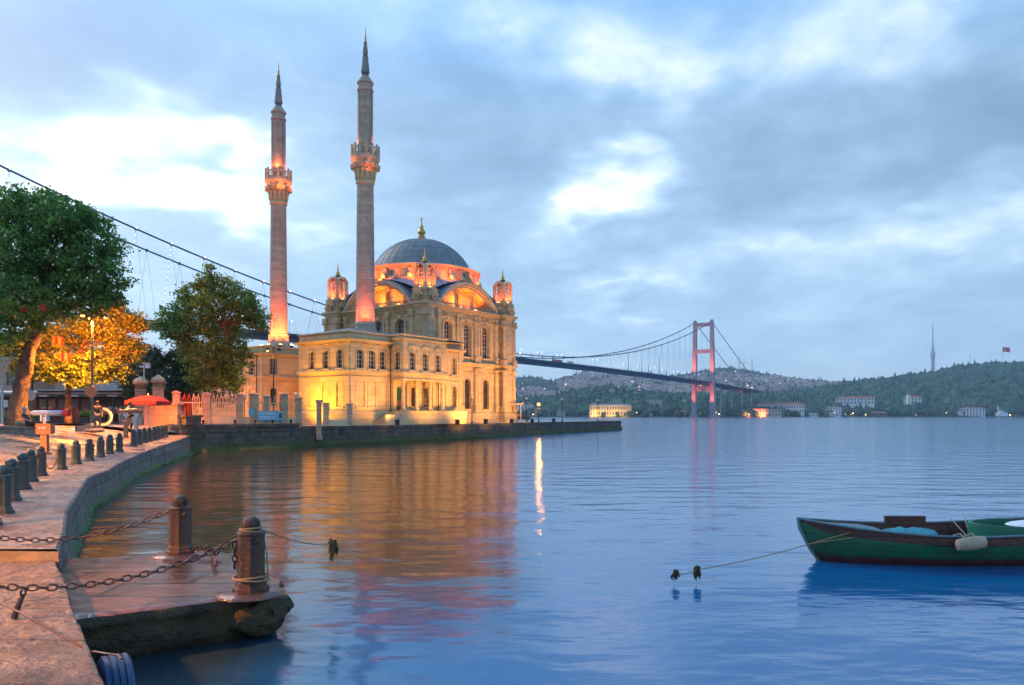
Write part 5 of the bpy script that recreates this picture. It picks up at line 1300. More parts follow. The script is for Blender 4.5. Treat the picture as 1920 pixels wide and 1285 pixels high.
# the huge hilltop mosque
v = at(1098, 708, 3650); bm_ = empty('hilltop_mosque', v); tag(bm_, 'huge pale domed mosque with six slim minarets on the skyline of the city hill', 'mosque')
mb = MB(); mb.box((0, 0, 0), (70, 50, 34)); mb.box((0, 0, 20), (46, 40, 12)); mb.build('wall', wallc[3], bm_)
mb = MB(); mb.lathe([(19, 22), (18, 30), (13, 38), (6, 42), (.1, 43)], seg=20)
for x in (-24, 24): mb.lathe([(11, 14), (9, 20), (4, 24), (.1, 25)], (x, 0), 14)
mb.build('dome', M['lead'], bm_, True)
for x, h in ((-62, 62), (-46, 66), (-34, 58), (34, 58), (46, 66), (62, 62)):
    mb = MB(); mb.lathe([(2, -10), (1.6, h-16), (2.3, h-15), (2.3, h-13), (1.2, h-12), (.05, h)], (x, 0 if abs(x) > 40 else 20), 8); mb.build('minaret', wallc[3], bm_)
# telecom tower, masts, flag
v = at(1749, 702, 3300); tt = empty('telecom_tower', v); tag(tt, 'slender tall television tower rising behind the wooded hill at the right', 'tower')
k_ = 3300/F; mb = MB(); mb.lathe([(3.6*k_, -30), (3.3*k_, 14*k_), (3.0*k_, 24*k_), (3.6*k_, 30*k_), (4.6*k_, 35*k_), (4.4*k_, 40*k_), (2.8*k_, 43*k_), (2.5*k_, 50*k_), (1.5*k_, 52*k_)], seg=20); mb.build('tower_body', wallc[3], tt, True)
mb = MB(); mb.lathe([(1.5*k_, 52*k_), (1.0*k_, 60*k_), (.8*k_, 80*k_), (.5*k_, 92*k_), (.25*k_, 99*k_)], seg=8); mb.build('antenna', steel, tt)
for i, (px, y0, y1, lb) in enumerate(((1178, 662, 704, 'thick antenna mast standing left of the other hilltop masts under the bridge cable'), (1203, 672, 706, 'slim antenna mast second from the left above the city hill'), (1216, 680, 706, 'short antenna mast between two taller ones above the city hill'), (1236, 664, 708, 'tall dark antenna mast in the middle of the bridge span'), (1250, 687, 710, 'shortest antenna mast right of the tall dark one'),
                                      (1317, 690, 700, 'little antenna mast seen between the bridge tower legs'), (1386, 665, 704, 'antenna mast left of the three right of the bridge tower'), (1395, 671, 704, 'middle antenna mast of the three right of the bridge tower'), (1410, 672, 706, 'right antenna mast of the three right of the bridge tower'), (1819, 664, 690, 'thin pale mast on the wooded hill left of the flag'))):
    Y = 3600 if px < 1700 else 2140; v = at(px, y1+6, Y); mb = MB(v); h = (y1-y0+6)/F*Y; r_ = (1.0 if px < 1700 else .4)
    mb.lathe([(r_*3, v.z), (r_*1.8, v.z+h*.5), (r_*.8, v.z+h)], v.xy, 4)
    for z_ in (.4, .55, .7): mb.box((v.x, v.y, v.z+h*z_), (r_*5, r_*2, r_*1.5))
    tag(mb.build('antenna_mast', steel, loc=v), lb, 'mast', 'antenna masts on the far hills')
flagred = mat('flag_red', (.55, .02, .02), (.5, .02, .02), .7); flagwhite = mat('flag_white', (.8, .8, .8), rough=.7)
def flag(name, v, L, label, pole=None, hang=False, rz=0.0, grp=None, plain=False):
    o = empty(name, v, rz); tag(o, label, 'flag', grp); H = L*.66
    cl_ = MB(); N1, N2 = 12, 5; vs = [(L*i/N1, .06*L*math.sin(i*.9), -H*j/N2-.10*L*(i/N1)**2) for i in range(N1+1) for j in range(N2+1)]
    if hang: vs = [(x*.9, y, z) for x, y, z in vs]
    cl_.add(vs, [(i*(N2+1)+j, (i+1)*(N2+1)+j, (i+1)*(N2+1)+j+1, i*(N2+1)+j+1) for i in range(N1) for j in range(N2)]); cl_.build('cloth', flagred, o)
    for sgn in (-1, 1) if not plain else ():      # white crescent and star on each side
        e = MB(); cx, cz = L*.36, -H*.5-.013*L; ro, ri = H*.27, H*.215; vs = []; n_ = 18
        for i in range(n_+1):
            a = R(38)+(2*math.pi-R(76))*i/n_; t = 1-abs(2*i/n_-1)
            x, z = cx+ro*math.cos(a), cz+ro*math.sin(a); th = (ro-ri)*1.6*min(1, t*1.8)+.001
            vs += [(x, 0, z), (x-th*math.cos(a), 0, z-th*math.sin(a))]
        e.add(vs, [(i*2, i*2+2, i*2+3, i*2+1) for i in range(n_)])
        sx_ = L*.56; st_ = [(sx_+H*.13*(1 if i % 2 == 0 else .4)*math.cos(R(180+36*i)), 0, cz+H*.13*(1 if i % 2 == 0 else .4)*math.sin(R(180+36*i))) for i in range(10)]
        e.add(st_, [tuple(range(10))])
        e.v = [(x, .06*L*math.sin(x/L*12*.9)+sgn*.012*L, z-.10*L*((x/L)**2-.13)) for x, y, z in e.v]
        e.build('crescent_and_star', flagwhite, o)
    if pole:
        p = MB(); p.tube([(0, 0, -pole), (0, 0, .05*L)], max(.02*L, .02), 6); p.build('pole', M['white'] if L < 5 else steel, o)
    return o
flag('flag', at(1880, 651, 2130), 20, 'big red Turkish flag flying from a pole on the wooded hilltop', pole=58)
for a_, pw in ((1117, 1), (1145, 1), (1172, 1)):
    Y = sh(a_)-14; X = (a_-960)/F*Y; light('palace_light', 'SPOT', (X, Y, 1.8), 30000, YELLOW, (X*1.01, Y+25, 13), .5, R(120), 1)
for a_ in (1405, 1430, 1455):
    Y = sh(a_)-10; X = (a_-960)/F*Y; light('hotel_light', 'SPOT', (X, Y, 1.8), 60000, (1, .2, .05), (X, Y+14, 7), .5, R(120), 1)
# haze: the damp air over the strait
mb = MB(); mb.b2(-2900, 3400, -190, 5100, -5.1, 420)
hzm = bpy.data.materials.new('haze'); hzm.use_nodes = True; k_ = NT(hzm.node_tree); k_.n.clear()
pv = k_.new('ShaderNodeVolumePrincipled', {'Color': (.62, .78, 1, 1), 'Density': .00011})
k_.l.new(pv.outputs[0], k_.new('ShaderNodeOutputMaterial').inputs['Volume'])
tag(mb.build('haze', hzm), kind='stuff')
# ============================================================ trees
def leaf_mesh(name, clusters, n_leaves, size, m, parent, off, seed=0, sub=26, flat=.75):
    """many small leaf faces gathered in twig-sized clumps that are spread through each crown lobe"""
    r_ = np.random.default_rng(seed); C_ = np.array([c[:3] for c in clusters]); RR = np.array([c[3] for c in clusters])
    wts = RR**2.2; wts = wts/wts.sum(); nt = n_leaves//sub
    ci = r_.choice(len(C_), nt, p=wts); dd = r_.normal(size=(nt, 3)); dd /= np.linalg.norm(dd, axis=1)[:, None]
    rad = RR[ci]*(r_.uniform(.15, 1, nt)**.45)*r_.uniform(.82, 1.15, nt)
    tw = C_[ci]+dd*rad[:, None]*np.array([1, 1, flat]); ts = r_.uniform(.45, 1.3, nt)*size*2.15
    L = np.repeat(tw, sub, 0)+r_.normal(size=(nt*sub, 3))*np.repeat(ts, sub)[:, None]*np.array([.6, .6, .34])
    n_ = len(L); nrm = r_.normal(size=(n_, 3))+np.array([0, 0, .7]); nrm /= np.linalg.norm(nrm, axis=1)[:, None]
    t = np.cross(nrm, r_.normal(size=(n_, 3))); t /= np.linalg.norm(t, axis=1)[:, None]; b = np.cross(nrm, t)
    s_ = size*r_.uniform(.6, 1.3, n_)[:, None]
    V = np.stack([L-t*s_*.5, L+b*s_*.38+nrm*s_*.08, L+t*s_*.6, L-b*s_*.38+nrm*s_*.08], 1).reshape(-1, 3)-np.array(off)
    me = bpy.data.meshes.new(name); me.vertices.add(len(V)); me.vertices.foreach_set('co', V.ravel().astype(np.float32)); me.loops.add(n_*4); me.loops.foreach_set('vertex_index', np.arange(n_*4, dtype=np.int32))
    me.polygons.add(n_); me.polygons.foreach_set('loop_start', np.arange(0, n_*4, 4, dtype=np.int32)); me.update(); me.materials.append(m)
    o = bpy.data.objects.new(name, me); col.objects.link(o); o.parent = parent; return o
def tree(label, base, trunk, clusters, n_leaves, size, m, seed=0, barkm=None, r0=.4, spread=.9, group=None, flat=.75, name='tree'):
    """clusters given as (px, py, radius px, distance)"""
    o = empty(name, base); tag(o, label, 'tree', group); off = tuple(base)
    cl = []
    for px, py, rp, Y in clusters: p = at(px, py, Y); cl.append((p.x, p.y, p.z, rp/F*Y))
    mb = MB(off); pts = [Vector(base)]+[Vector(t) for t in trunk]; rad = [r0*(1-.5*i/len(pts)) for i in range(len(pts))]; rad[0] = r0*1.35
    P = []; RR = []
    for i in range(len(pts)-1):
        for j in range(5):
            t = j/5; q = pts[i].lerp(pts[i+1], t); P.append(q+Vector((noise.noise(q*.8)*r0*.35, noise.noise(q*.8+Vector((5, 0, 0)))*r0*.35, 0)) if i+j else q); RR.append(rad[i]*(1-t)+rad[i+1]*t)
    P.append(pts[-1]); RR.append(rad[-1]); mb.tube(P, RR, 20)
    b0 = len(mb.v); mb.v = [tuple(Vector(v)+Vector((noise.noise(Vector(v)*2.2), noise.noise(Vector(v)*2.2+Vector((9, 0, 0))), 0))*r0*.30) for v in mb.v]
    rs = random.Random(seed); top = pts[-1]
    for x, y, z, r_ in cl:
        e = Vector((x, y, z)); s_ = top if e.z > top.z-.5 or len(pts) < 3 else pts[-2]; d_ = (e-s_)
        mid = s_+d_*.5+Vector((0, 0, d_.length*.10))+Vector((rs.uniform(-.2, .2), rs.uniform(-.2, .2), 0))
        mb.tube([s_-Vector((0, 0, .1)), s_+d_*.22+Vector((0, 0, d_.length*.07)), mid, s_+d_*.8+Vector((0, 0, d_.length*.05)), e], [rad[-1]*.55, rad[-1]*.42, rad[-1]*.28, rad[-1]*.15, .03], 6)
        for k_ in range(5):
            a = Vector((rs.gauss(0, 1), rs.gauss(0, 1), rs.gauss(0, .7))).normalized()*r_*.85; mb.tube([s_+d_*rs.uniform(.5, .85), e+a*.5, e+a], [.05, .035, .012], 4)
    mb.build('trunk', barkm or M['bark'], o, True)
    leaf_mesh('crown', cl, n_leaves, size, m, o, off, seed, flat=flat); return o
def gz(px, py, Y): v = at(px, py, Y); return v
b = at(30, 801, 44)
tree('big old plane tree with thick twisted orange-lit trunk at the left edge', b, [at(36, 735, 44), at(48, 690, 44), at(58, 640, 44), at(70, 600, 44)],
     [(40, 400, 62, 44), (110, 420, 62, 43), (165, 440, 52, 44), (-30, 430, 70, 45), (-90, 480, 80, 44), (20, 480, 75, 42), (95, 490, 70, 45), (165, 505, 62, 43), (205, 470, 36, 44), (212, 525, 34, 43), (30, 385, 40, 43), (85, 380, 34, 44),
      (-40, 560, 75, 44), (40, 560, 62, 41), (110, 560, 58, 44), (165, 565, 48, 43), (225, 560, 16, 43), (200, 560, 30, 43), (10, 620, 45, 42), (-60, 640, 60, 44), (150, 400, 34, 44), (60, 600, 34, 42)], 56000, .18, M['leaf'], 1, r0=.46)
b = at(128, 795, 50)
tree('smaller tree glowing orange around the street lamp beside the big plane tree', b, [at(128, 740, 50), at(130, 690, 50)],
     [(85, 640, 46, 50), (140, 625, 44, 52), (190, 620, 40, 51), (238, 600, 32, 52), (255, 610, 24, 52), (235, 650, 36, 52), (180, 680, 42, 50), (110, 690, 44, 49), (60, 690, 36, 50), (215, 695, 32, 51), (150, 710, 26, 49), (250, 660, 22, 52), (30, 650, 34, 51), (205, 585, 34, 52)], 30000, .18, M['leaf2'], 2, r0=.2)
b = at(412, 765, 64)
tree('young plane tree with an airy crown behind the fence, left of the farther minaret', b, [at(418, 700, 64), at(428, 640, 64), at(420, 610, 64)],
     [(388, 528, 26, 64), (365, 555, 34, 65), (405, 570, 40, 63), (450, 560, 32, 64), (460, 595, 36, 65), (482, 600, 22, 64), (325, 600, 34, 64), (312, 625, 18, 63), (365, 605, 42, 63), (415, 620, 40, 66), (345, 575, 26, 64), (395, 665, 42, 63), (435, 650, 34, 64), (385, 705, 34, 63), (420, 712, 30, 64), (395, 505, 14, 64), (490, 615, 12, 64), (300, 612, 14, 64), (420, 540, 30, 64), (445, 680, 32, 64), (370, 665, 34, 65), (410, 735, 34, 63), (345, 640, 30, 64), (440, 720, 24, 64), (470, 580, 26, 63)], 38000, .19, M['leaf2'], 3, r0=.24)
for i, (px, py, Y, cls, lb) in enumerate(((300, 780, 67, [(290, 680, 30, 67), (318, 690, 34, 68), (275, 715, 26, 66), (305, 725, 36, 66), (335, 735, 32, 66), (285, 662, 18, 67), (290, 750, 26, 66)], 'dark evergreen tree behind the gate pillars and red umbrella'),
                                          (355, 780, 68, [(350, 700, 30, 68), (372, 720, 26, 69), (345, 740, 30, 67), (380, 745, 22, 68), (335, 672, 20, 68)], 'dark evergreen tree between the gate and the young plane tree'),
                                          (250, 785, 72, [(262, 690, 22, 72), (250, 720, 24, 72), (262, 745, 22, 72)], 'dark evergreen tree just left of the gate pillars'))):
    tree(lb, at(px, py, Y), [at(px, py-40, Y)], cls, 15000, .17, M['leaf_dark'], 10+i, r0=.2, flat=1)
o = empty('flowering_bush', at(405, 770, 62)); tag(o, 'bush with white blossoms showing above the fence below the young plane tree', 'bush')
cl = []
for px, py, rp in ((385, 745, 12), (405, 740, 14), (425, 745, 12), (440, 752, 8), (372, 752, 9)): p = at(px, py, 62); cl.append((p.x, p.y, p.z, rp/F*62))
leaf_mesh('foliage', cl, 2600, .13, M['leaf_dark'], o, tuple(o.location), 21)
leaf_mesh('blossom', [(x, y, z+.15, r) for x, y, z, r in cl], 1100, .10, M['blossom'], o, tuple(o.location), 22, sub=10)

# ============================================================ fence, gate, kiosks, square
def local_line(p0, p1):
    a, b = Vector(p0), Vector(p1); return a, (b-a).normalized(), (b-a).length
warm_stone = mat('warm_gate_stone', (.50, .40, .26), (.38, .30, .2), .75, brick=(.9, .5, 'wall', .015), mortar=(.6, .55, .5), bump=.4, bscale=10, stain=(.3, .25, .2))
fa, fb_ = Vector(((325-960)/F*56.5, 56.5)), Vector(((598-960)/F*63.2, 63.2)); fdir = (fb_-fa).normalized(); FL = (fb_-fa).length
def fpos(px):      # point of the fence line seen at that column
    q = (px-960)/F; t = (q*fa.y-fa.x)/(fdir.x-q*fdir.y); return fa+fdir*t
fz = 1.85; frz = math.atan2(fdir.y, fdir.x)
posts = [(330, .42, 2.3), (387, .46, 2.2), (449, .40, 2.2), (476, .46, 2.25), (500, .34, 2.1), (532, .5, 2.3), (560, .36, 2.0)]
ppos = []
for i, (px, w_, h) in enumerate(posts):
    q = fpos(px); ppos.append(q); mb = MB((q.x, q.y, fz)); mb.box((q.x, q.y, fz+h/2-.2), (w_, w_, h+.4), frz); mb.box((q.x, q.y, fz+.12), (w_+.12, w_+.12, .3), frz); mb.box((q.x, q.y, fz+h+.05), (w_+.14, w_+.14, .12), frz); mb.box((q.x, q.y, fz+h+.16), (w_+.05, w_+.05, .1), frz, .4)
    tag(mb.build('fence_post', warm_stone, loc=(q.x, q.y, fz)), ['square stone fence post at the left end beside the red panel', 'thick stone fence post right of the dark stone block', 'stone fence post just left of the oval blue sign', 'stone fence post left of the blue banner', 'slim stone fence post behind the blue banner', 'thick stone fence post right of the blue banner', 'stone fence post nearest the quay edge pillar'][i], 'fence post', 'stone posts of the fence')
fmet = mat('cream_fence_paint', (.62, .50, .30), (.52, .41, .25), .6)
fred = mat('red_panel', (.45, .03, .03), rough=.5)
for i in range(len(ppos)-1):
    a, b = ppos[i], ppos[i+1]; o = empty('railing', (a.x, a.y, fz), 0); L = (b-a).length
    tag(o, 'cream pointed-arch railing panel, '+['first, between the left end post and the thick post', 'second, right of the thick post, up to the oval sign', 'third, narrow one beside the oval sign', 'fourth, behind the left half of the blue banner', 'fifth, behind the right half of the blue banner', 'sixth, the last before the quay edge pillar'][i], 'fence', 'railing panels between the stone posts')
    mb = MB((a.x, a.y, fz)); n_ = max(2, int((L-.4)/.26)); P_ = lambda s_, z: (a.x+fdir.x*s_, a.y+fdir.y*s_, z)
    c = P_(L/2, fz+.25); mb.box(c, (L-.3, .12, .5), frz); mb.build('plinth', fmet, o)
    mb = MB((a.x, a.y, fz)); c = P_(L/2, fz+1.62); mb.box(c, (L-.3, .05, .09), frz)
    mb.build('rail', fmet, o); mb = MB((a.x, a.y, fz)); rd = MB((a.x, a.y, fz))
    for j in range(n_):
        s_ = .26+(L-.52)*j/max(1, n_-1); w_ = .085; tgt = rd if (i == 0 and j in (1, 2)) else mb
        tgt.tube([P_(s_-w_, fz+.5), P_(s_-w_, fz+1.9), P_(s_, fz+2.22)], .036, 4); tgt.tube([P_(s_+w_, fz+.5), P_(s_+w_, fz+1.9), P_(s_, fz+2.22)], .036, 4)
        tgt.tube([P_(s_, fz+2.15), P_(s_, fz+2.34)], [.05, .01], 5); tgt.tube([P_(s_, fz+.5), P_(s_, fz+1.62)], .016, 4)
    mb.build('pickets', fmet, o)
    if rd.v: rd.build('red_pickets', fred, o)
for px, lb in ((377, 'first of the low mooring posts, leftmost'), (437, 'second low mooring post, between the thick post and oval sign'), (475, 'third low mooring post, left of the blue banner'), (508, 'fourth low mooring post, under the blue banner'), (543, 'fifth low mooring post, at the right end')):
    q = fpos(px)-Vector((-fdir.y, fdir.x))*0; t_ = (px-345)/200; bx = Vector((-22.0, 50.9)).lerp(Vector((-17.5, 57.0)), max(0, min(1, t_)))
    qq = Vector(((px-960)/F*bx.y, bx.y+.35)); mb = MB(); mb.lathe([(.09, 0), (.08, .1), (.06, .12), (.1, .16), (.12, .24), (.08, .3), (.01, .32)], seg=10)
    tag(mb.build('mooring_post', M['black'], loc=(qq.x, qq.y, 1.86)), lb+' on the terrace wall cap', 'mooring post', 'low dark mooring posts on the terrace wall')
# banner and oval sign (plain bands stand for the unreadable lines)
q = fpos(503)-Vector((-fdir.y, fdir.x))*.45; o = empty('banner', (q.x, q.y, 2.05), frz); tag(o, 'light blue banner with white lines of small print tied to the fence', 'banner')
bl = mat('banner_blue', (.10, .42, .58), (.07, .35, .5), .5); mb = MB(); mb.box((0, 0, .40), (1.95, .03, .75)); mb.build('cloth', bl, o)
mb = MB(); rs = random.Random(4)
for z_ in (.65, .52, .32, .2):
    x = -.9
    while x < .35: w_ = rs.uniform(.06, .16); mb.box((x+w_/2, -.018, z_), (w_, .006, .05 if z_ < .6 else .065)); x += w_+.035
mb.lathe([(.001, 0), (.09, 0)], seg=12); mb.v = [(x+.5, -.02, y+.42) if abs(z) < 1e-6 else (x, y, z) for x, y, z in mb.v]; mb.build('print', M['white'], o)
mb = MB(); mb.sphere((.82, -.03, .4), .12, 8, 6, (.8, .2, 1.6)); mb.sphere((.9, -.03, .55), .08, 8, 6, (1.6, .2, .6)); mb.build('dark_emblem', M['black'], o)
q = fpos(468)-Vector((-fdir.y, fdir.x))*.4; mb = MB(); mb.lathe([(.001, -.02), (.34, -.02), (.34, .02), (.001, .02)], seg=20); mb.v = [(x*.62, z, y*1.15) for x, y, z in mb.v]
tag(mb.build('oval_sign', bl, loc=(q.x, q.y, 2.72)), 'small oval light blue sign on the fence left of the banner', 'sign').rotation_euler.z = frz
# pillar at the quay corner, and inner railing towards the pavilion
for px, Y, z0, z1, w_, lb in ((598, 60.9, .5, 3.62, .36, 'tall grey stone pillar standing at the water where the quay steps up'), (611, 66, 1.6, 3.5, .45, 'lower stone post just behind the tall grey quay pillar'), (655, 68.3, 1.6, 3.45, .42, 'stone post at the pavilion corner'), (560, 63.5, 1.6, 3.5, .4, 'stone post left of the tall grey quay pillar, behind the last railing')):
    v = at(px, 780, Y); mb = MB((v.x, v.y, z0)); mb.box((v.x, v.y, (z0+z1)/2), (w_, w_, z1-z0), .5); mb.box((v.x, v.y, z1+.05), (w_+.16, w_+.16, .14), .5); mb.box((v.x, v.y, z0+.15), (w_+.1, w_+.1, .3), .5)
    tag(mb.build('stone_pillar', warm_stone if px != 598 else M['minaret'], loc=(v.x, v.y, z0)), lb, 'pillar')
a, b = at(613, 780, 66.2).xy, at(654, 780, 68.3).xy; o = empty('low_railing', (a.x, a.y, 1.6)); tag(o, 'low railing on a plinth between the quay pillar and the pavilion corner', 'fence')
mb = MB((a.x, a.y, 1.6)); d_ = (b-a); n_ = 22; rz_ = math.atan2(d_.y, d_.x)
mb.box(((a.x+b.x)/2, (a.y+b.y)/2, 1.85), (d_.length-.4, .25, .5), rz_)
for j in range(n_): q = a+d_*(j+.5)/n_; mb.tube([(q.x, q.y, 2.1), (q.x, q.y, 3.1)], .02, 4)
for z_ in (2.2, 3.05): mb.tube([(a.x, a.y, z_), (b.x, b.y, z_)], .025, 4)
mb.build('rails', fmet, o)
# gate pillars and low wall
for px, Y, top, lb in ((264, 61, 706, 'left stone gate pillar with a rounded cap and camera mast behind it'), (297, 60, 702, 'right stone gate pillar with a pyramid cap behind the red umbrella')):
    v = at(px, 780, Y); zt = at(px, top, Y).z; o = empty('gate_pillar', (v.x, v.y, 1.7)); tag(o, lb, 'gate pillar'); mb = MB((v.x, v.y, 1.7))
    w_ = .78; mb.box((v.x, v.y, 1.7+(zt-2.4)/2), (w_, w_, zt-2.4), .35); mb.molding([(v.x+w_/2*(x*math.cos(.35)-y*math.sin(.35)), v.y+w_/2*(x*math.sin(.35)+y*math.cos(.35))) for x, y in ((-1, -1), (1, -1), (1, 1), (-1, 1))], [(0, zt-1.25), (.05, zt-1.2), (.05, zt-1.1), (0, zt-1.05), (0, zt-.75), (.12, zt-.68), (.16, zt-.55), (.0, zt-.5)]); mb.box((v.x, v.y, 1.95), (w_+.2, w_+.2, .6), .35)
    mb.build('shaft', warm_stone, o); mb = MB((v.x, v.y, 1.7))
    if px < 280: mb.lathe([(.58, zt-.52), (.56, zt-.38), (.4, zt-.2), (.2, zt-.12), (.12, zt-.02), (.01, zt)], (v.x, v.y), 12, .35)
    else: mb.lathe([(.66, zt-.52), (.66, zt-.36), (.5, zt-.28), (.02, zt)], (v.x, v.y), 4, .35+R(45))
    mb.build('cap', M['stone_plain'], o)
v0, v1 = at(285, 780, 57), at(326, 780, 56); mb = MB(); v = (v0+v1)/2; mb.box((v.x, v.y, 2.35), ((v1-v0).length+.3, .6, 1.9), -.1); mb.box((v.x, v.y, 3.32), ((v1-v0).length+.5, .8, .12), -.1); mb.box((v.x+.2, v.y-.32, 2.3), (.9, .06, .9), -.1)
tag(mb.build('gate_wall', warm_stone), 'plain stone wall joining the right gate pillar to the railing', 'wall')
v0, v1 = at(238, 780, 57.5), at(262, 780, 57.5); mb = MB(); v = (v0+v1)/2; mb.box((v.x, v.y, 2.3), ((v1-v0).length, .6, 1.6), 0); mb.box((v.x, v.y, 3.14), ((v1-v0).length+.2, .76, .1), 0)
tag(mb.build('gate_wall', warm_stone), 'short stone wall left of the gate pillars under the umbrella', 'wall')
v = at(270, 780, 63); mb = MB(); mb.tube([(v.x, v.y, 1.7), (v.x, v.y, 6.9)], .05, 6); mb.box((v.x+.22, v.y, 6.9), (.5, .3, .06)); mb.box((v.x+.34, v.y, 6.65), (.34, .3, .36)); mb.box((v.x-.2, v.y, 6.6), (.3, .2, .14), .2)
tag(mb.build('camera_mast', M['white']), 'white mast with a square camera housing above the left gate pillar', 'camera mast')
# red umbrella
v = at(278, 745, 50); o = empty('umbrella', (v.x, v.y, 1.6)); tag(o, 'wide red parasol open beside the gate pillars', 'umbrella'); redc = mat('red_canvas', (.34, .010, .018), (.28, .008, .014), .7, trans=.1)
mb = MB((v.x, v.y, 1.6)); mb.lathe([(.02, 3.82), (.5, 3.76), (1.1, 3.6), (1.48, 3.42), (1.5, 3.2), (1.46, 3.22)], (v.x, v.y), 8, cap=False); mb.build('canopy', redc, o)
mb = MB((v.x, v.y, 1.6)); mb.tube([(v.x, v.y, 1.5), (v.x, v.y, 3.98)], .03, 6); mb.build('pole', M['white'], o)
# kiosk row behind the square
zk = 1.78; ky = 73
kx0, kx1 = at(-60, 780, ky).x, at(257, 780, ky).x; o = empty('kiosk_row', ((kx0+kx1)/2, ky, zk)); tag(o, 'low row of dark kiosks under a flat grey canopy behind the trees', 'kiosk row'); KO = ((kx0+kx1)/2, ky, zk)
W = kx1-kx0; mb = MB(KO); mb.b2(kx0, kx1, ky+1.2, ky+4.5, zk, 4.4); mb.build('wall', mat('dark_kiosk_wall', (.06, .05, .05), (.035, .03, .03), .6), o)
mb = MB(KO); mb.b2(kx0, kx1+.3, ky-1.0, ky+5, 4.55, 4.72); mb.b2(kx0+W*.42, kx1+.2, ky-1.5, ky+4, 4.85, 4.98); 
mb.add([(kx0, ky-1.0, 4.5), (kx1+.3, ky-1.0, 4.5), (kx1+.3, ky-.2, 4.9), (kx0, ky-.2, 4.9)], [(0, 1, 2, 3)]); mb.build('canopy', mat('grey_canopy', (.34, .33, .33), (.28, .28, .28), .5), o)
rs = random.Random(8); shutter = [mat('shutter_'+a_, c_, rough=.6) for a_, c_ in (('brown', (.14, .09, .07)), ('grey', (.16, .15, .16)), ('dark', (.05, .04, .05)), ('tan', (.25, .18, .11)))]
x = kx0+.3
while x < kx1-1.2:
    w_ = rs.choice([1.2, 1.6, 2.0]); mb = MB(KO); mb.b2(x, x+w_, ky+1.08, ky+1.19, zk+.3, zk+2.3); mb.build('shutter', rs.choice(shutter), o)
    if rs.random() < .6: mb = MB(KO); mb.b2(x+.2, x+w_-.3, ky+1.0, ky+1.06, zk+1.1, zk+1.5); mb.build('counter_goods', rs.choice([shutter[3], M['white'], shutter[0]]), o)
    mb = MB(KO); mb.b2(x+w_+.05, x+w_+.2, ky-.6, ky-.45, zk, 4.5); mb.build('canopy_post', M['black'], o); x += w_+.3
for px in (83, 140, 211):
    p = at(px, 743, ky-.9); mb = MB(KO); mb.box((p.x, p.y, 4.38), (.9, .3, .1)); mb.build('canopy_lamp', M['white'], o)
# terrace building above and behind
def facade_house(name, px0, px1, ybase_z, H, Y, m, label, cols, rows):
    X0, X1 = at(px0, 780, Y).x, at(px1, 780, Y).x; o = empty(name, ((X0+X1)/2, Y, ybase_z)); tag(o, label, 'building'); O = ((X0+X1)/2, Y, ybase_z)
    fc = Face((X0, Y), (1, 0)); W = X1-X0; hs = [dict(s=W*(c+.5)/cols, w=min(1.3, W/cols*.5), z0=ybase_z+H*(r+.3)/rows, z1=ybase_z+H*(r+.8)/rows, arch='flat', depth=.2) for c in range(cols) for r in range(rows)]
    mb = MB(O); wall(mb, fc, W, ybase_z, ybase_z+H, hs, .2); mb.b2(X0, X1, Y+.3, Y+8, ybase_z, ybase_z+H-.01); mb.b2(X0-.2, X1+.2, Y-.25, Y+8.2, ybase_z+H, ybase_z+H+.25); mb.build('wall', m, o)
    for h in hs: window(fc, h, o, bars=(1, 1), off=O, depth=.18)
    return o
facade_house('terrace_building', -80, 60, 1.7, 9.5, 84, mat('salmon_wall', (.45, .32, .25), rough=.8), 'pale building half hidden behind the big plane tree trunk', 5, 3)
facade_house('old_house', 75, 235, 1.7, 8.5, 88, mat('white_house_wall', (.5, .47, .44), rough=.8), 'white house showing through the orange-lit tree behind the kiosks', 6, 2)
facade_house('brown_house', 330, 352, 3, 9, 100, mat('brown_house_wall', (.3, .25, .2), rough=.8), 'brown house roof peeping out behind the dark evergreens', 1, 2)
# hedge planters
for px, w_, lb in ((50, 3.6, 'long low hedge in a dark planter behind the lounging man'), (155, 3.4, 'low yellow-green hedge in a planter left of the lamp post')):
    v = at(px, 788, 66); v.z = 1.75; o = empty('hedge_planter', v); tag(o, lb, 'planter'); mb = MB(); mb.box((0, 0, .28), (w_, .7, .56)); mb.build('planter_box', M['black'], o)
    leaf_mesh('hedge', [(v.x+t, v.y, v.z+.8, .42) for t in np.linspace(-w_/2+.3, w_/2-.3, 6)], 5200, .10, M['leaf2'], o, tuple(v), px)
mb = MB(); v = at(133, 788, 60); mb.box((0, 0, .72), (.98, .6, 1.35)); mb.m = 1
for x, z, w_, h_ in ((-.1, 1.15, .5, .12), (0, .8, .7, .1), (-.05, .55, .6, .12), (.1, .3, .4, .08)): mb.box((x, -.31, z), (w_, .02, h_))
tag(mb.build('red_cabinet', [mat('faded_red', (.45, .09, .07), rough=.6), M['white']], loc=(v.x, v.y, 1.72)), 'red ice cabinet with white markings in front of the kiosks', 'cabinet')
v = at(88, 780, 58); o = empty('market_stall', (v.x, v.y, 1.72)); tag(o, 'dark stall with a red striped top and red cloth near the kiosks', 'stall'); mb = MB(); mb.box((.6, 0, 1.25), (2.6, .9, .12)); mb.build('top', redc, o); mb = MB(); mb.box((.6, 0, .6), (2.4, .8, 1.15)); mb.build('counter', M['black'], o); mb = MB(); mb.box((1.0, -.43, .75), (.22, .04, .7)); mb.build('red_cloth', redc, o)
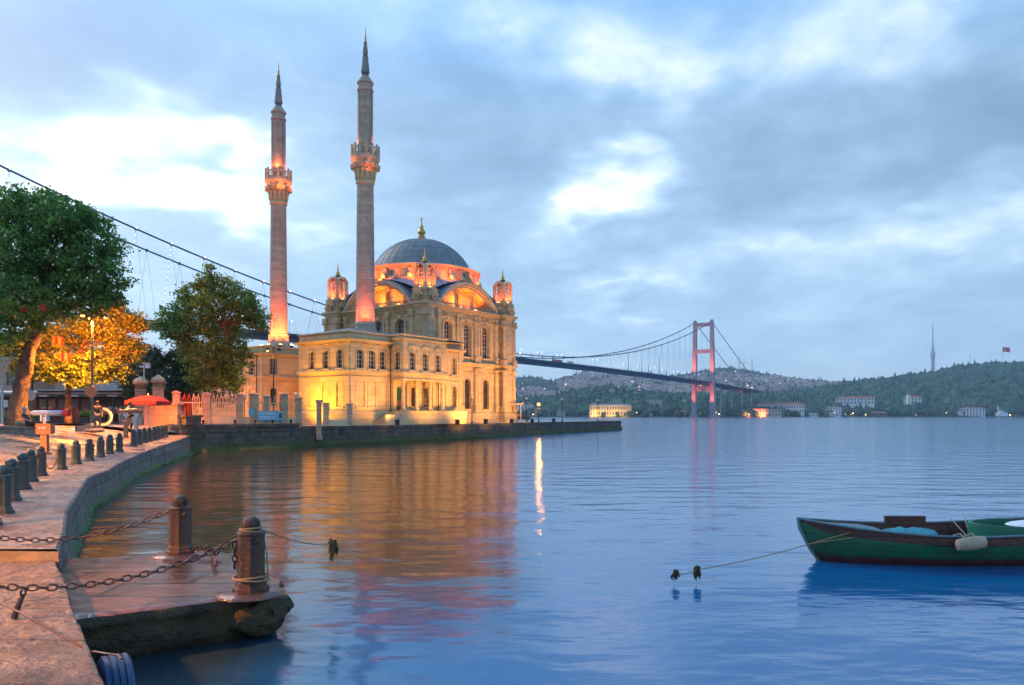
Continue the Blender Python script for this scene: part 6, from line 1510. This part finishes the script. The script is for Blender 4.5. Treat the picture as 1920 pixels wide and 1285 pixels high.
# ring prop on the square
v = at(193, 790, 52); v.z = 1.68; o = empty('photo_ring', v); tag(o, 'big white upright ring standing on the square right of the lamp post', 'ring'); mb = MB(); mb.torus((0, 0, .68), .56, .09, (.15, -1, 0), seg=32, ss=8); mb.build('ring', M['white'], o); mb = MB(); mb.torus((0, .05, .66), .40, .045, (.15, -1, 0), seg=24, ss=6); mb.build('inner_ring', M['black'], o); mb = MB(); mb.box((0, 0, .05), (.6, .5, .1)); mb.build('foot', M['black'], o)
# stone bench under the big tree
zb_ = 1.45; v0 = at(-40, 815, 37); v1 = at(72, 816, 36.4); mb = MB(); c = (v0+v1)/2; mb.box((c.x, c.y, zb_+.2), ((v1-v0).length, .8, .40)); mb.box((c.x, c.y, zb_+.46), ((v1-v0).length+.15, .95, .11)); mb.box((c.x-1.0, c.y-.9, zb_+.02), ((v1-v0).length*.8, 1.2, .2))
tag(mb.build('stone_bench', M['granite']), 'long low stone bench at the foot of the big plane tree', 'bench')
# telescopes
cop = mat('copper_paint', (.40, .17, .08), (.3, .12, .06), .45, metal=.3); pale = mat('pale_green_paint', (.30, .40, .40), rough=.5); blm = mat('pale_blue_metal', (.30, .42, .58), rough=.4)
def scope(p, rz, tubem, boxm, label, s=1.0, num=True):
    o = empty('coin_telescope', p, rz); o.scale = (s, s, s); tag(o, label, 'telescope', 'coin telescopes on the promenade')
    mb = MB(); mb.box((0, 0, .03), (.32, .32, .06)); mb.box((0, 0, .38), (.2, .16, .68)); mb.build('post', boxm, o)
    mb = MB(); mb.box((0, 0, .88), (.46, .26, .36)); mb.box((.20, 0, .88), (.12, .28, .32)); b_ = mb.build('coin_box', boxm, o)
    mb = MB()
    for i, x in enumerate((-.11, -.03, .05)): mb.box((x, -.133, .92), (.045, .012, .07)); mb.box((x, -.133, .92), (.02, .016, .03))
    mb.build('coin_slots', M['white'], b_)
    mb = MB(); mb.tube([(0, 0, 1.05), (0, 0, 1.28)], .06, 8); mb.box((-.08, 0, 1.25), (.04, .2, .22)); mb.box((.08, 0, 1.25), (.04, .2, .22)); mb.build('fork', M['white'], o)
    mb = MB(); mb.tube([(-.38, 0, 1.42), (.62, 0, 1.42)], [.085, .1], 14); mb.tube([(-.46, 0, 1.42), (-.36, 0, 1.42)], .06, 10); t = mb.build('tube', tubem, o, True)
    mb = MB(); mb.tube([(.62, 0, 1.42), (.8, 0, 1.42)], .112, 14); mb.build('lens_hood', redc if tubem is blm else boxm, t); return o
p = at(84, 852, 26); p.z = 1.1; scope(p, R(4), blm, cop, 'telescope with a pale blue tube on a copper post near the left edge', 1.02)
p = at(236, 835, 39); p.z = 1.3; scope(p, R(12), cop, cop, 'copper coin telescope standing among the bollards, left one of the far pair', .98)
p = at(256, 832, 41); p.z = 1.35; scope(p, R(150), cop, pale, 'coin telescope with a pale box, right one of the far pair', 1.0)
# signs on poles
for px, py, Y, lb, c1 in ((60, 742, 50, 'round grey sign on a green pole right of the big trunk', M['globe']), (173, 735, 44, 'round brownish sign on the street lamp pole', cop)):
    v = at(px, py, Y); mb = MB(v); mb.lathe([(.001, -.02), (.34, -.02), (.34, .02), (.001, .02)], seg=20); mb.v = [(v.x+x, v.y-.12+z, v.z+y) for x, y, z in mb.v]
    if px == 60: mb.m = 1; mb.tube([(v.x, v.y, 1.7), (v.x, v.y, v.z+1.3)], .07, 8)
    tag(mb.build('round_sign', [c1, M['green_iron']], loc=v), lb, 'sign')
v = at(4, 780, 52); mb = MB(); mb.tube([(v.x, v.y, 1.7), (v.x, v.y, 4.6)], .09, 8); mb.box((v.x+.25, v.y, 3.3), (.3, .05, .5)); tag(mb.build('white_pole', M['white']), 'white pole with a small red plate at the left edge', 'pole')

# ============================================================ street lamps
def multi_lamp(base, H, label, heads=3, on=True, pw=900, spread=.62):
    o = empty('street_lamp', base); tag(o, label, 'street lamp'); mb = MB(); mb.lathe([(.2, 0), (.18, .3), (.11, .4), (.09, 1.2), (.075, 1.3), (.065, H-.3), (.09, H-.25), (.05, H)], seg=10); mb.build('pole', M['green_iron'], o)
    for k in range(heads):
        a = 2*math.pi*k/heads+.3; x, y = spread*math.cos(a), spread*math.sin(a)
        mb = MB(); mb.tube([(0, 0, H-.5), (x*.6, y*.6, H-.15), (x, y, H-.2)], .03, 6); mb.lathe([(.05, H-.15), (.12, H-.22), (.24, H-.34), (.25, H-.38)], (x, y), 12, cap=False); hd = mb.build('lamp_head', M['green_iron'], o)
        mb = MB(); mb.sphere((x, y, H-.40), .12, 10, 6, (1, 1, .6)); mb.build('lamp_glass', M['lamp_on'] if on else M['globe'], hd)
    if on: light('street_light', 'SPOT', (base[0], base[1], base[2]+H-.6), pw, (1, .31, .035), to=(base[0]+.01, base[1], base[2]), size=.3, angle=R(142), blend=.5)
    if on and spread > .7: [light('lamp_glow', 'SPOT', (base[0]+dx, base[1]+.3, base[2]+H-1.0), 9000, (1, .14, .008), to=(base[0]-3.5+dx, base[1]+4, base[2]+H-1.4), angle=R(125), size=.4) for dx in (-1.2, 1.2)]
    return o
b = at(173, 806, 45.5); b.z = 1.6; mt = at(173, 583, 45.5).z
multi_lamp(b, mt-b.z, 'tall green street lamp with three lit orange heads inside the tree', 3, True, 20000, .75)
v = at(176, 808, 43); mb = MB(); mb.box((v.x-.1, v.y-.3, 1.72), (1.1, .9, .34)); mb.sphere((v.x+.35, v.y-.6, 1.62), .5, 14, 6, (1.2, .8, .28)); tag(mb.build('lamp_plinth', M['granite']), 'low stone plinth at the foot of the tall street lamp', 'plinth')
b = at(513, 800, 62); b.z = 1.75
o = empty('street_lamp', b); tag(o, 'tall dark street lamp with two small shades in front of the side wing', 'street lamp'); H = at(513, 650, 62).z-b.z
mb = MB(); mb.lathe([(.14, 0), (.09, .5), (.06, 1), (.045, H)], seg=8); mb.build('pole', M['black'], o)
for x, on in ((-.5, True), (.45, False)):
    mb = MB(); mb.tube([(0, 0, H-.15), (x*.5, 0, H+.1), (x, 0, H-.05)], .025, 5); mb.lathe([(.04, H-.1), (.1, H-.2), (.26, H-.34)], (x, 0), 10, cap=False); hd = mb.build('lamp_shade', M['black'], o)
    mb = MB(); mb.sphere((x, 0, H-.33), .09, 8, 6); mb.build('lamp_glass', M['lamp_on'] if on else M['globe'], hd)
light('street_light', 'SPOT', (b.x-.5, b.y-.1, b.z+H-.4), 1300, (1, .36, .08), to=(b.x-.5, b.y, b.z), size=.1, angle=R(150))
def globe_lamp(px, ytop, ybase, Y, on, label, z0=1.62):
    v = at(px, 780, Y); H = at(px, ytop, Y).z-z0; o = empty('globe_lamp', (v.x, v.y, z0)); tag(o, label, 'street lamp', 'globe lamps along the quay')
    mb = MB(); mb.lathe([(.13, 0), (.12, .15), (.06, .25), (.05, H-.5), (.1, H-.46), (.12, H-.4), (.14, H-.36)], seg=8); mb.tube([(-.25, 0, H-.75), (.25, 0, H-.75)], .02, 5); mb.build('pole', M['black'], o)
    mb = MB(); mb.sphere((0, 0, H-.18), .2, 14, 10); mb.build('globe', M['globe_on'] if on else M['globe'], o, True)
    if on: light('lamp_light', 'POINT', (v.x, v.y-.35, z0+H-.2), 260, (1, .34, .05), size=.18)
globe_lamp(885, 741, 793, 83.5, False, 'round globe lamp on the quay in front of the mosque wall')
globe_lamp(987, 745, 790, 103, False, 'unlit globe lamp right of the mosque, left of the lit one')
globe_lamp(1010, 756, 791, 100, True, 'lit orange globe lamp on the pier')
globe_lamp(1054, 747, 789, 104, False, 'unlit lamp post on the pier right of the lit one')
globe_lamp(1121, 749, 787, 112, False, 'unlit globe lamp nearest the pier end')
globe_lamp(555, 736, 780, 66, False, 'globe lamp left of the pavilion corner by the railing')
globe_lamp(458, 740, 780, 66, False, 'globe lamp behind the railing below the young plane tree')
# shelter beside the mosque
v = at(957, 780, 97); o = empty('glass_shelter', (v.x, v.y, 1.62)); tag(o, 'small white-framed shelter against the right corner of the mosque', 'shelter'); mb = MB(); Wd = 2.7
for x in (-Wd/2, Wd/2):
    for y in (-.8, .8): mb.box((x, y, 1.15), (.1, .1, 2.3))
mb.box((0, 0, 2.36), (Wd+.5, 2.0, .14)); mb.box((Wd/2+.28, 0, 2.5), (.14, .14, .3)); mb.build('frame', M['trim'], o)
mb = MB(); mb.box((0, .0, .5), (Wd-.3, .4, .08)); mb.box((0, .2, .9), (Wd-.3, .05, .3)); mb.build('bench', cop, o)
v = at(980, 788, 101); mb = MB(v); mb.box((v.x, v.y, 1.95), (2.0, .5, .08)); mb.box((v.x-.7, v.y, 1.8), (.1, .4, .36)); mb.box((v.x+.7, v.y, 1.8), (.1, .4, .36)); mb.box((v.x, v.y+.24, 2.2), (2.0, .06, .36)); tag(mb.build('bench', M['black'], loc=v), 'dark bench on the quay just right of the shelter', 'bench')
# lamps out of the picture that light the foreground and the mosque front (sodium street lamps of the square)
multi_lamp(Vector((-11.5, 4.5, .65)), 5.6, 'tall street lamp at the near left, behind the bollards', 3, True, 20000)
multi_lamp(Vector((-21.0, 18.5, 1.1)), 6.0, 'street lamp on the square just outside the left edge', 3, True, 34000)
def flood(u, v, z, pw, color, to, label, ang=100, sz=.25):
    c, s_ = math.cos(MROT), math.sin(MROT); W_ = lambda a, b: (MC[0]+a*c-b*s_, MC[1]+a*s_+b*c)
    x, y = W_(u, v); tx, ty = W_(to[0], to[1]); o = empty('flood_lamp', (x, y, z)); tag(o, label, 'floodlight', 'floodlights on the mosque quay')
    az = math.atan2(ty-y, tx-x); mb = MB(); mb.box((0, 0, .12), (.3, .3, .24), az); mb.box((0, 0, .36), (.22, .4, .28), az); mb.build('housing', M['black'], o)
    mb = MB(); mb.box((.115*math.cos(az), .115*math.sin(az), .38), (.01, .34, .2), az); mb.build('lamp_glass', M['lamp_small'], o)
    light('flood_light', 'SPOT', (x+.3*math.cos(az), y+.3*math.sin(az), z+.5), pw, color, (tx, ty, to[2]), sz, R(ang), 1)
FW = [(-20.5, -16.0, 2300, (-20.0, -11.7, 7), 'first floodlight, in front of the pavilion corner'), (-14.5, -18.2, 3600, (-14.0, -13.4, 7), 'second floodlight, in front of the porch'), (-8.5, -17.0, 3600, (-8.0, -9, 7), 'third floodlight, right of the porch'),
      (-2.5, -16.0, 4600, (-2, -7.5, 8), 'fourth floodlight, left part of the hall wall'), (3.0, -15.0, 4600, (3, -7.5, 8), 'fifth floodlight, right part of the hall wall'), (8.5, -14.5, 3000, (8, -7.5, 9), 'sixth floodlight, before the right corner pier')]
for u, v_, pw, to, lb in FW: flood(u, v_, 1.62, pw*.72, (1, .42, .075), to, lb, 120)
flood(-26.0, -7.5, 1.65, 3200, (1, .43, .0), (-22.4, -8.3, 5.0), 'floodlight at the foot of the yellow-lit pavilion side', 120)
flood(-26.5, 7.0, 1.75, 2000, (1, .27, .025), (-20.5, 9, 6), 'floodlight in front of the side wing', 130)
flood(-22.9, 15.0, 1.75, 900, (1, .27, .025), (-20.5, 16, 7), 'floodlight behind the young plane tree lighting the side wing', 120)
flood(-18.5, -1.0, 1.75, 1100, (1, .27, .03), (-18, 4.3, 6), 'floodlight in the court between pavilion and side wing', 120)

# red flags hung in the tree
for px, py, lb in ((36, 572, 'small red flag hanging in the big tree, left one'), (70, 570, 'small red flag hanging in the big tree, right one'), (100, 632, 'red flag hanging lower among the orange leaves'), (112, 662, 'red flag hanging lowest among the orange leaves')):
    v = at(px, py, 41 if py < 600 else 47.5); flag('flag', v, .55 if py < 600 else .75, lb, hang=True, plain=True)
# ============================================================ people
skin = mat('skin', (.45, .27, .19), rough=.6); hair = mat('dark_hair', (.03, .02, .015), rough=.7)
def skinned(name, nodes, edges, m, parent, sub=1):
    """one continuous surface grown over a joint skeleton: nodes [(x, y, z, r)]"""
    me = bpy.data.meshes.new(name); me.from_pydata([n_[:3] for n_ in nodes], edges, []); me.materials.append(m)
    o = bpy.data.objects.new(name, me); col.objects.link(o); o.parent = parent
    bm = bmesh.new(); bm.from_mesh(me); ly = bm.verts.layers.skin.verify()
    for v, n_ in zip(bm.verts, nodes): v[ly].radius = (n_[3], n_[4] if len(n_) > 4 else n_[3]); v[ly].use_root = False
    bm.verts.ensure_lookup_table(); bm.verts[0][ly].use_root = True; bm.to_mesh(me); bm.free()
    md = o.modifiers.new('skin', 'SKIN'); md.use_smooth_shade = True; s_ = o.modifiers.new('sub', 'SUBSURF'); s_.levels = sub; s_.render_levels = sub; return o
def person(base, rz, label, pose, shirt, trousers, capm=None, extra=None, bare_arm=True):
    o = empty('person', base, rz); tag(o, label, 'person')
    J = pose; nd = [J['pelvis']+(.13, .10), J['waist']+(.12, .09), J['chest']+(.15, .10), J['neck']+(.055,), J['head0']+(.075, .085), J['head1']+(.085, .1), J['head2']+(.05, .06)]; ed = [(0, 1), (1, 2), (2, 3), (3, 4), (4, 5), (5, 6)]
    for s_ in ('l', 'r'):
        b = len(nd); nd += [J[s_+'sh']+(.06,), J[s_+'el']+(.042,), J[s_+'wr']+(.03,), J[s_+'ha']+(.036, .02), J[s_+'fi']+(.016, .01)]; ed += [(2, b), (b, b+1), (b+1, b+2), (b+2, b+3), (b+3, b+4)]
        b = len(nd); nd += [J[s_+'hip']+(.095,), J[s_+'kn']+(.062,), J[s_+'an']+(.042,), J[s_+'to']+(.04, .03)]; ed += [(0, b), (b, b+1), (b+1, b+2), (b+2, b+3)]
    skinned('body', nd, ed, skin, o)
    g = .022; sh_ = [J['pelvis']+(.14+g, .12+g), J['waist']+(.125+g, .095+g), J['chest']+(.155+g, .105+g)]; e2 = [(0, 1), (1, 2)]
    for s_ in ('l', 'r'):
        b = len(sh_); a_, c_ = Vector(J[s_+'sh']), Vector(J[s_+'el']); m_ = tuple(a_.lerp(c_, .75)); sh_ += [J[s_+'sh']+(.07,), m_+(.058,)]; e2 += [(2, b), (b, b+1)]
    skinned('shirt', sh_, e2, shirt, o)
    tr_ = [J['pelvis']+(.135+g, .115+g)]; e3 = []
    for s_ in ('l', 'r'):
        b = len(tr_); a_, c_ = Vector(J[s_+'kn']), Vector(J[s_+'an']); tr_ += [J[s_+'hip']+(.115,), J[s_+'kn']+(.08,), tuple(a_.lerp(c_, .9))+(.06,)]; e3 += [(0, b), (b, b+1), (b+1, b+2)]
    skinned('trousers', tr_, e3, trousers, o)
    for s_ in ('l', 'r'): skinned('shoe', [J[s_+'an']+(.05,), J[s_+'to']+(.048, .035)], [(0, 1)], M['black'], o)
    h = Vector(J['head1']); mb = MB(); mb.sphere((h.x, h.y+.012, h.z+.035), .108, 12, 8, (1, 1.05, .95)); mb.build('cap' if capm else 'hair', capm or hair, o, True)
    mb = MB(); f = Vector(J.get('face', (0, -1, 0))); p = h+f*.10
    mb.sphere(tuple(p+Vector((0, 0, -.02))), .018, 6, 5); mb.build('nose', skin, o)
    if capm: mb = MB(); q = h+f*.14+Vector((0, 0, .05)); mb.box(tuple(q), (.14, .14, .015)); mb.build('cap_peak', capm, o)
    return o
def standing(lean=0, arm=0.0, step=.08):
    return dict(pelvis=(0, 0, .93), waist=(0, .01, 1.08), chest=(0, 0, 1.32), neck=(0, 0, 1.48), head0=(0, -.01, 1.56), head1=(0, -.01, 1.63), head2=(0, 0, 1.70),
                lsh=(-.19, 0, 1.40), lel=(-.25, .02, 1.12), lwr=(-.24, -.08-arm, .90+arm), lha=(-.24, -.12-arm, .83+arm), lfi=(-.23, -.16-arm, .77+arm), rsh=(.19, 0, 1.40), rel=(.26, .03, 1.12), rwr=(.26, -.05, .88), rha=(.26, -.07, .81), rfi=(.25, -.09, .74),
                lhip=(-.10, 0, .88), lkn=(-.11, -step, .49), lan=(-.11, step*.3, .09), lto=(-.12, -.12+step*.3, .03), rhip=(.10, 0, .88), rkn=(.11, step*.2, .49), ran=(.11, step*1.2, .09), rto=(.12, -.1+step*1.2, .03))
# reclining man on the bench: torso leans back to the left, legs stretched down to the right
rec = dict(pelvis=(0, 0, .12), waist=(-.10, 0, .26), chest=(-.22, 0, .46), neck=(-.28, 0, .62), head0=(-.29, -.01, .70), head1=(-.28, -.01, .77), head2=(-.28, 0, .84), face=(.6, -.8, 0),
           lsh=(-.22, -.18, .53), lel=(-.10, -.30, .30), lwr=(.10, -.27, .24), lha=(.17, -.25, .22), lfi=(.23, -.24, .20), rsh=(-.22, .18, .53), rel=(-.34, .24, .28), rwr=(-.30, .22, .06), rha=(-.28, .22, .0), rfi=(-.24, .22, -.02),
           lhip=(.04, -.10, .09), lkn=(.46, -.14, .08), lan=(.86, -.12, -.28), lto=(1.0, -.12, -.24), rhip=(.04, .10, .09), rkn=(.44, .12, .14), ran=(.82, .04, -.30), rto=(.97, .04, -.28))
blk = mat('black_cloth', (.02, .02, .022), rough=.8); rsh_ = mat('red_cloth', (.5, .04, .03), rough=.7); blu = mat('blue_cloth', (.05, .09, .18), rough=.8); tan = mat('tan_cloth', (.3, .22, .15), rough=.8); wht = mat('white_cloth', (.6, .58, .55), rough=.8)
c = at(68, 808, 36.3); person(Vector((c.x-.12, 36.0, zb_+.54)), 0, 'man in black with a grey cap reclining on the stone bench, legs stretched out', rec, blk, blk, M['globe'])
mb = MB(); p = Vector((c.x-.95, 36.4, zb_+.52)); mb.sphere((p.x, p.y, p.z+.12), .16, 10, 8, (1.2, .8, .8)); mb.sphere((p.x+.28, p.y, p.z+.1), .13, 10, 8, (1, .8, .85)); tag(mb.build('cloth_bundle', tan), 'pale cloth bundle on the bench behind the reclining man', 'bundle')
c = at(183, 808, 46); person(Vector((c.x, 46, 1.62)), R(20), 'person in dark clothes standing right of the street lamp pole, holding something at the waist', standing(arm=.22), blk, blu)
for px, Y, s_, t_, rz, lb in ((207, 66, rsh_, tan, 0, 'person in a red shirt standing in front of the kiosks'), (219, 68, blu, blk, 40, 'person in dark blue standing right of the one in red'), (227, 67, tan, wht, -30, 'person in a light brown top standing rightmost before the kiosks'), (243, 45, blk, blk, 160, 'person in black standing behind the two coin telescopes'), (198, 69, wht, blk, 80, 'person in a white top standing left of the one in red')):
    c = at(px, 790, Y); z = 1.7 if Y > 50 else 1.55; person(Vector((c.x, Y, z)), R(rz), lb, standing(arm=.05 if px != 207 else .2, step=.1), s_, t_)
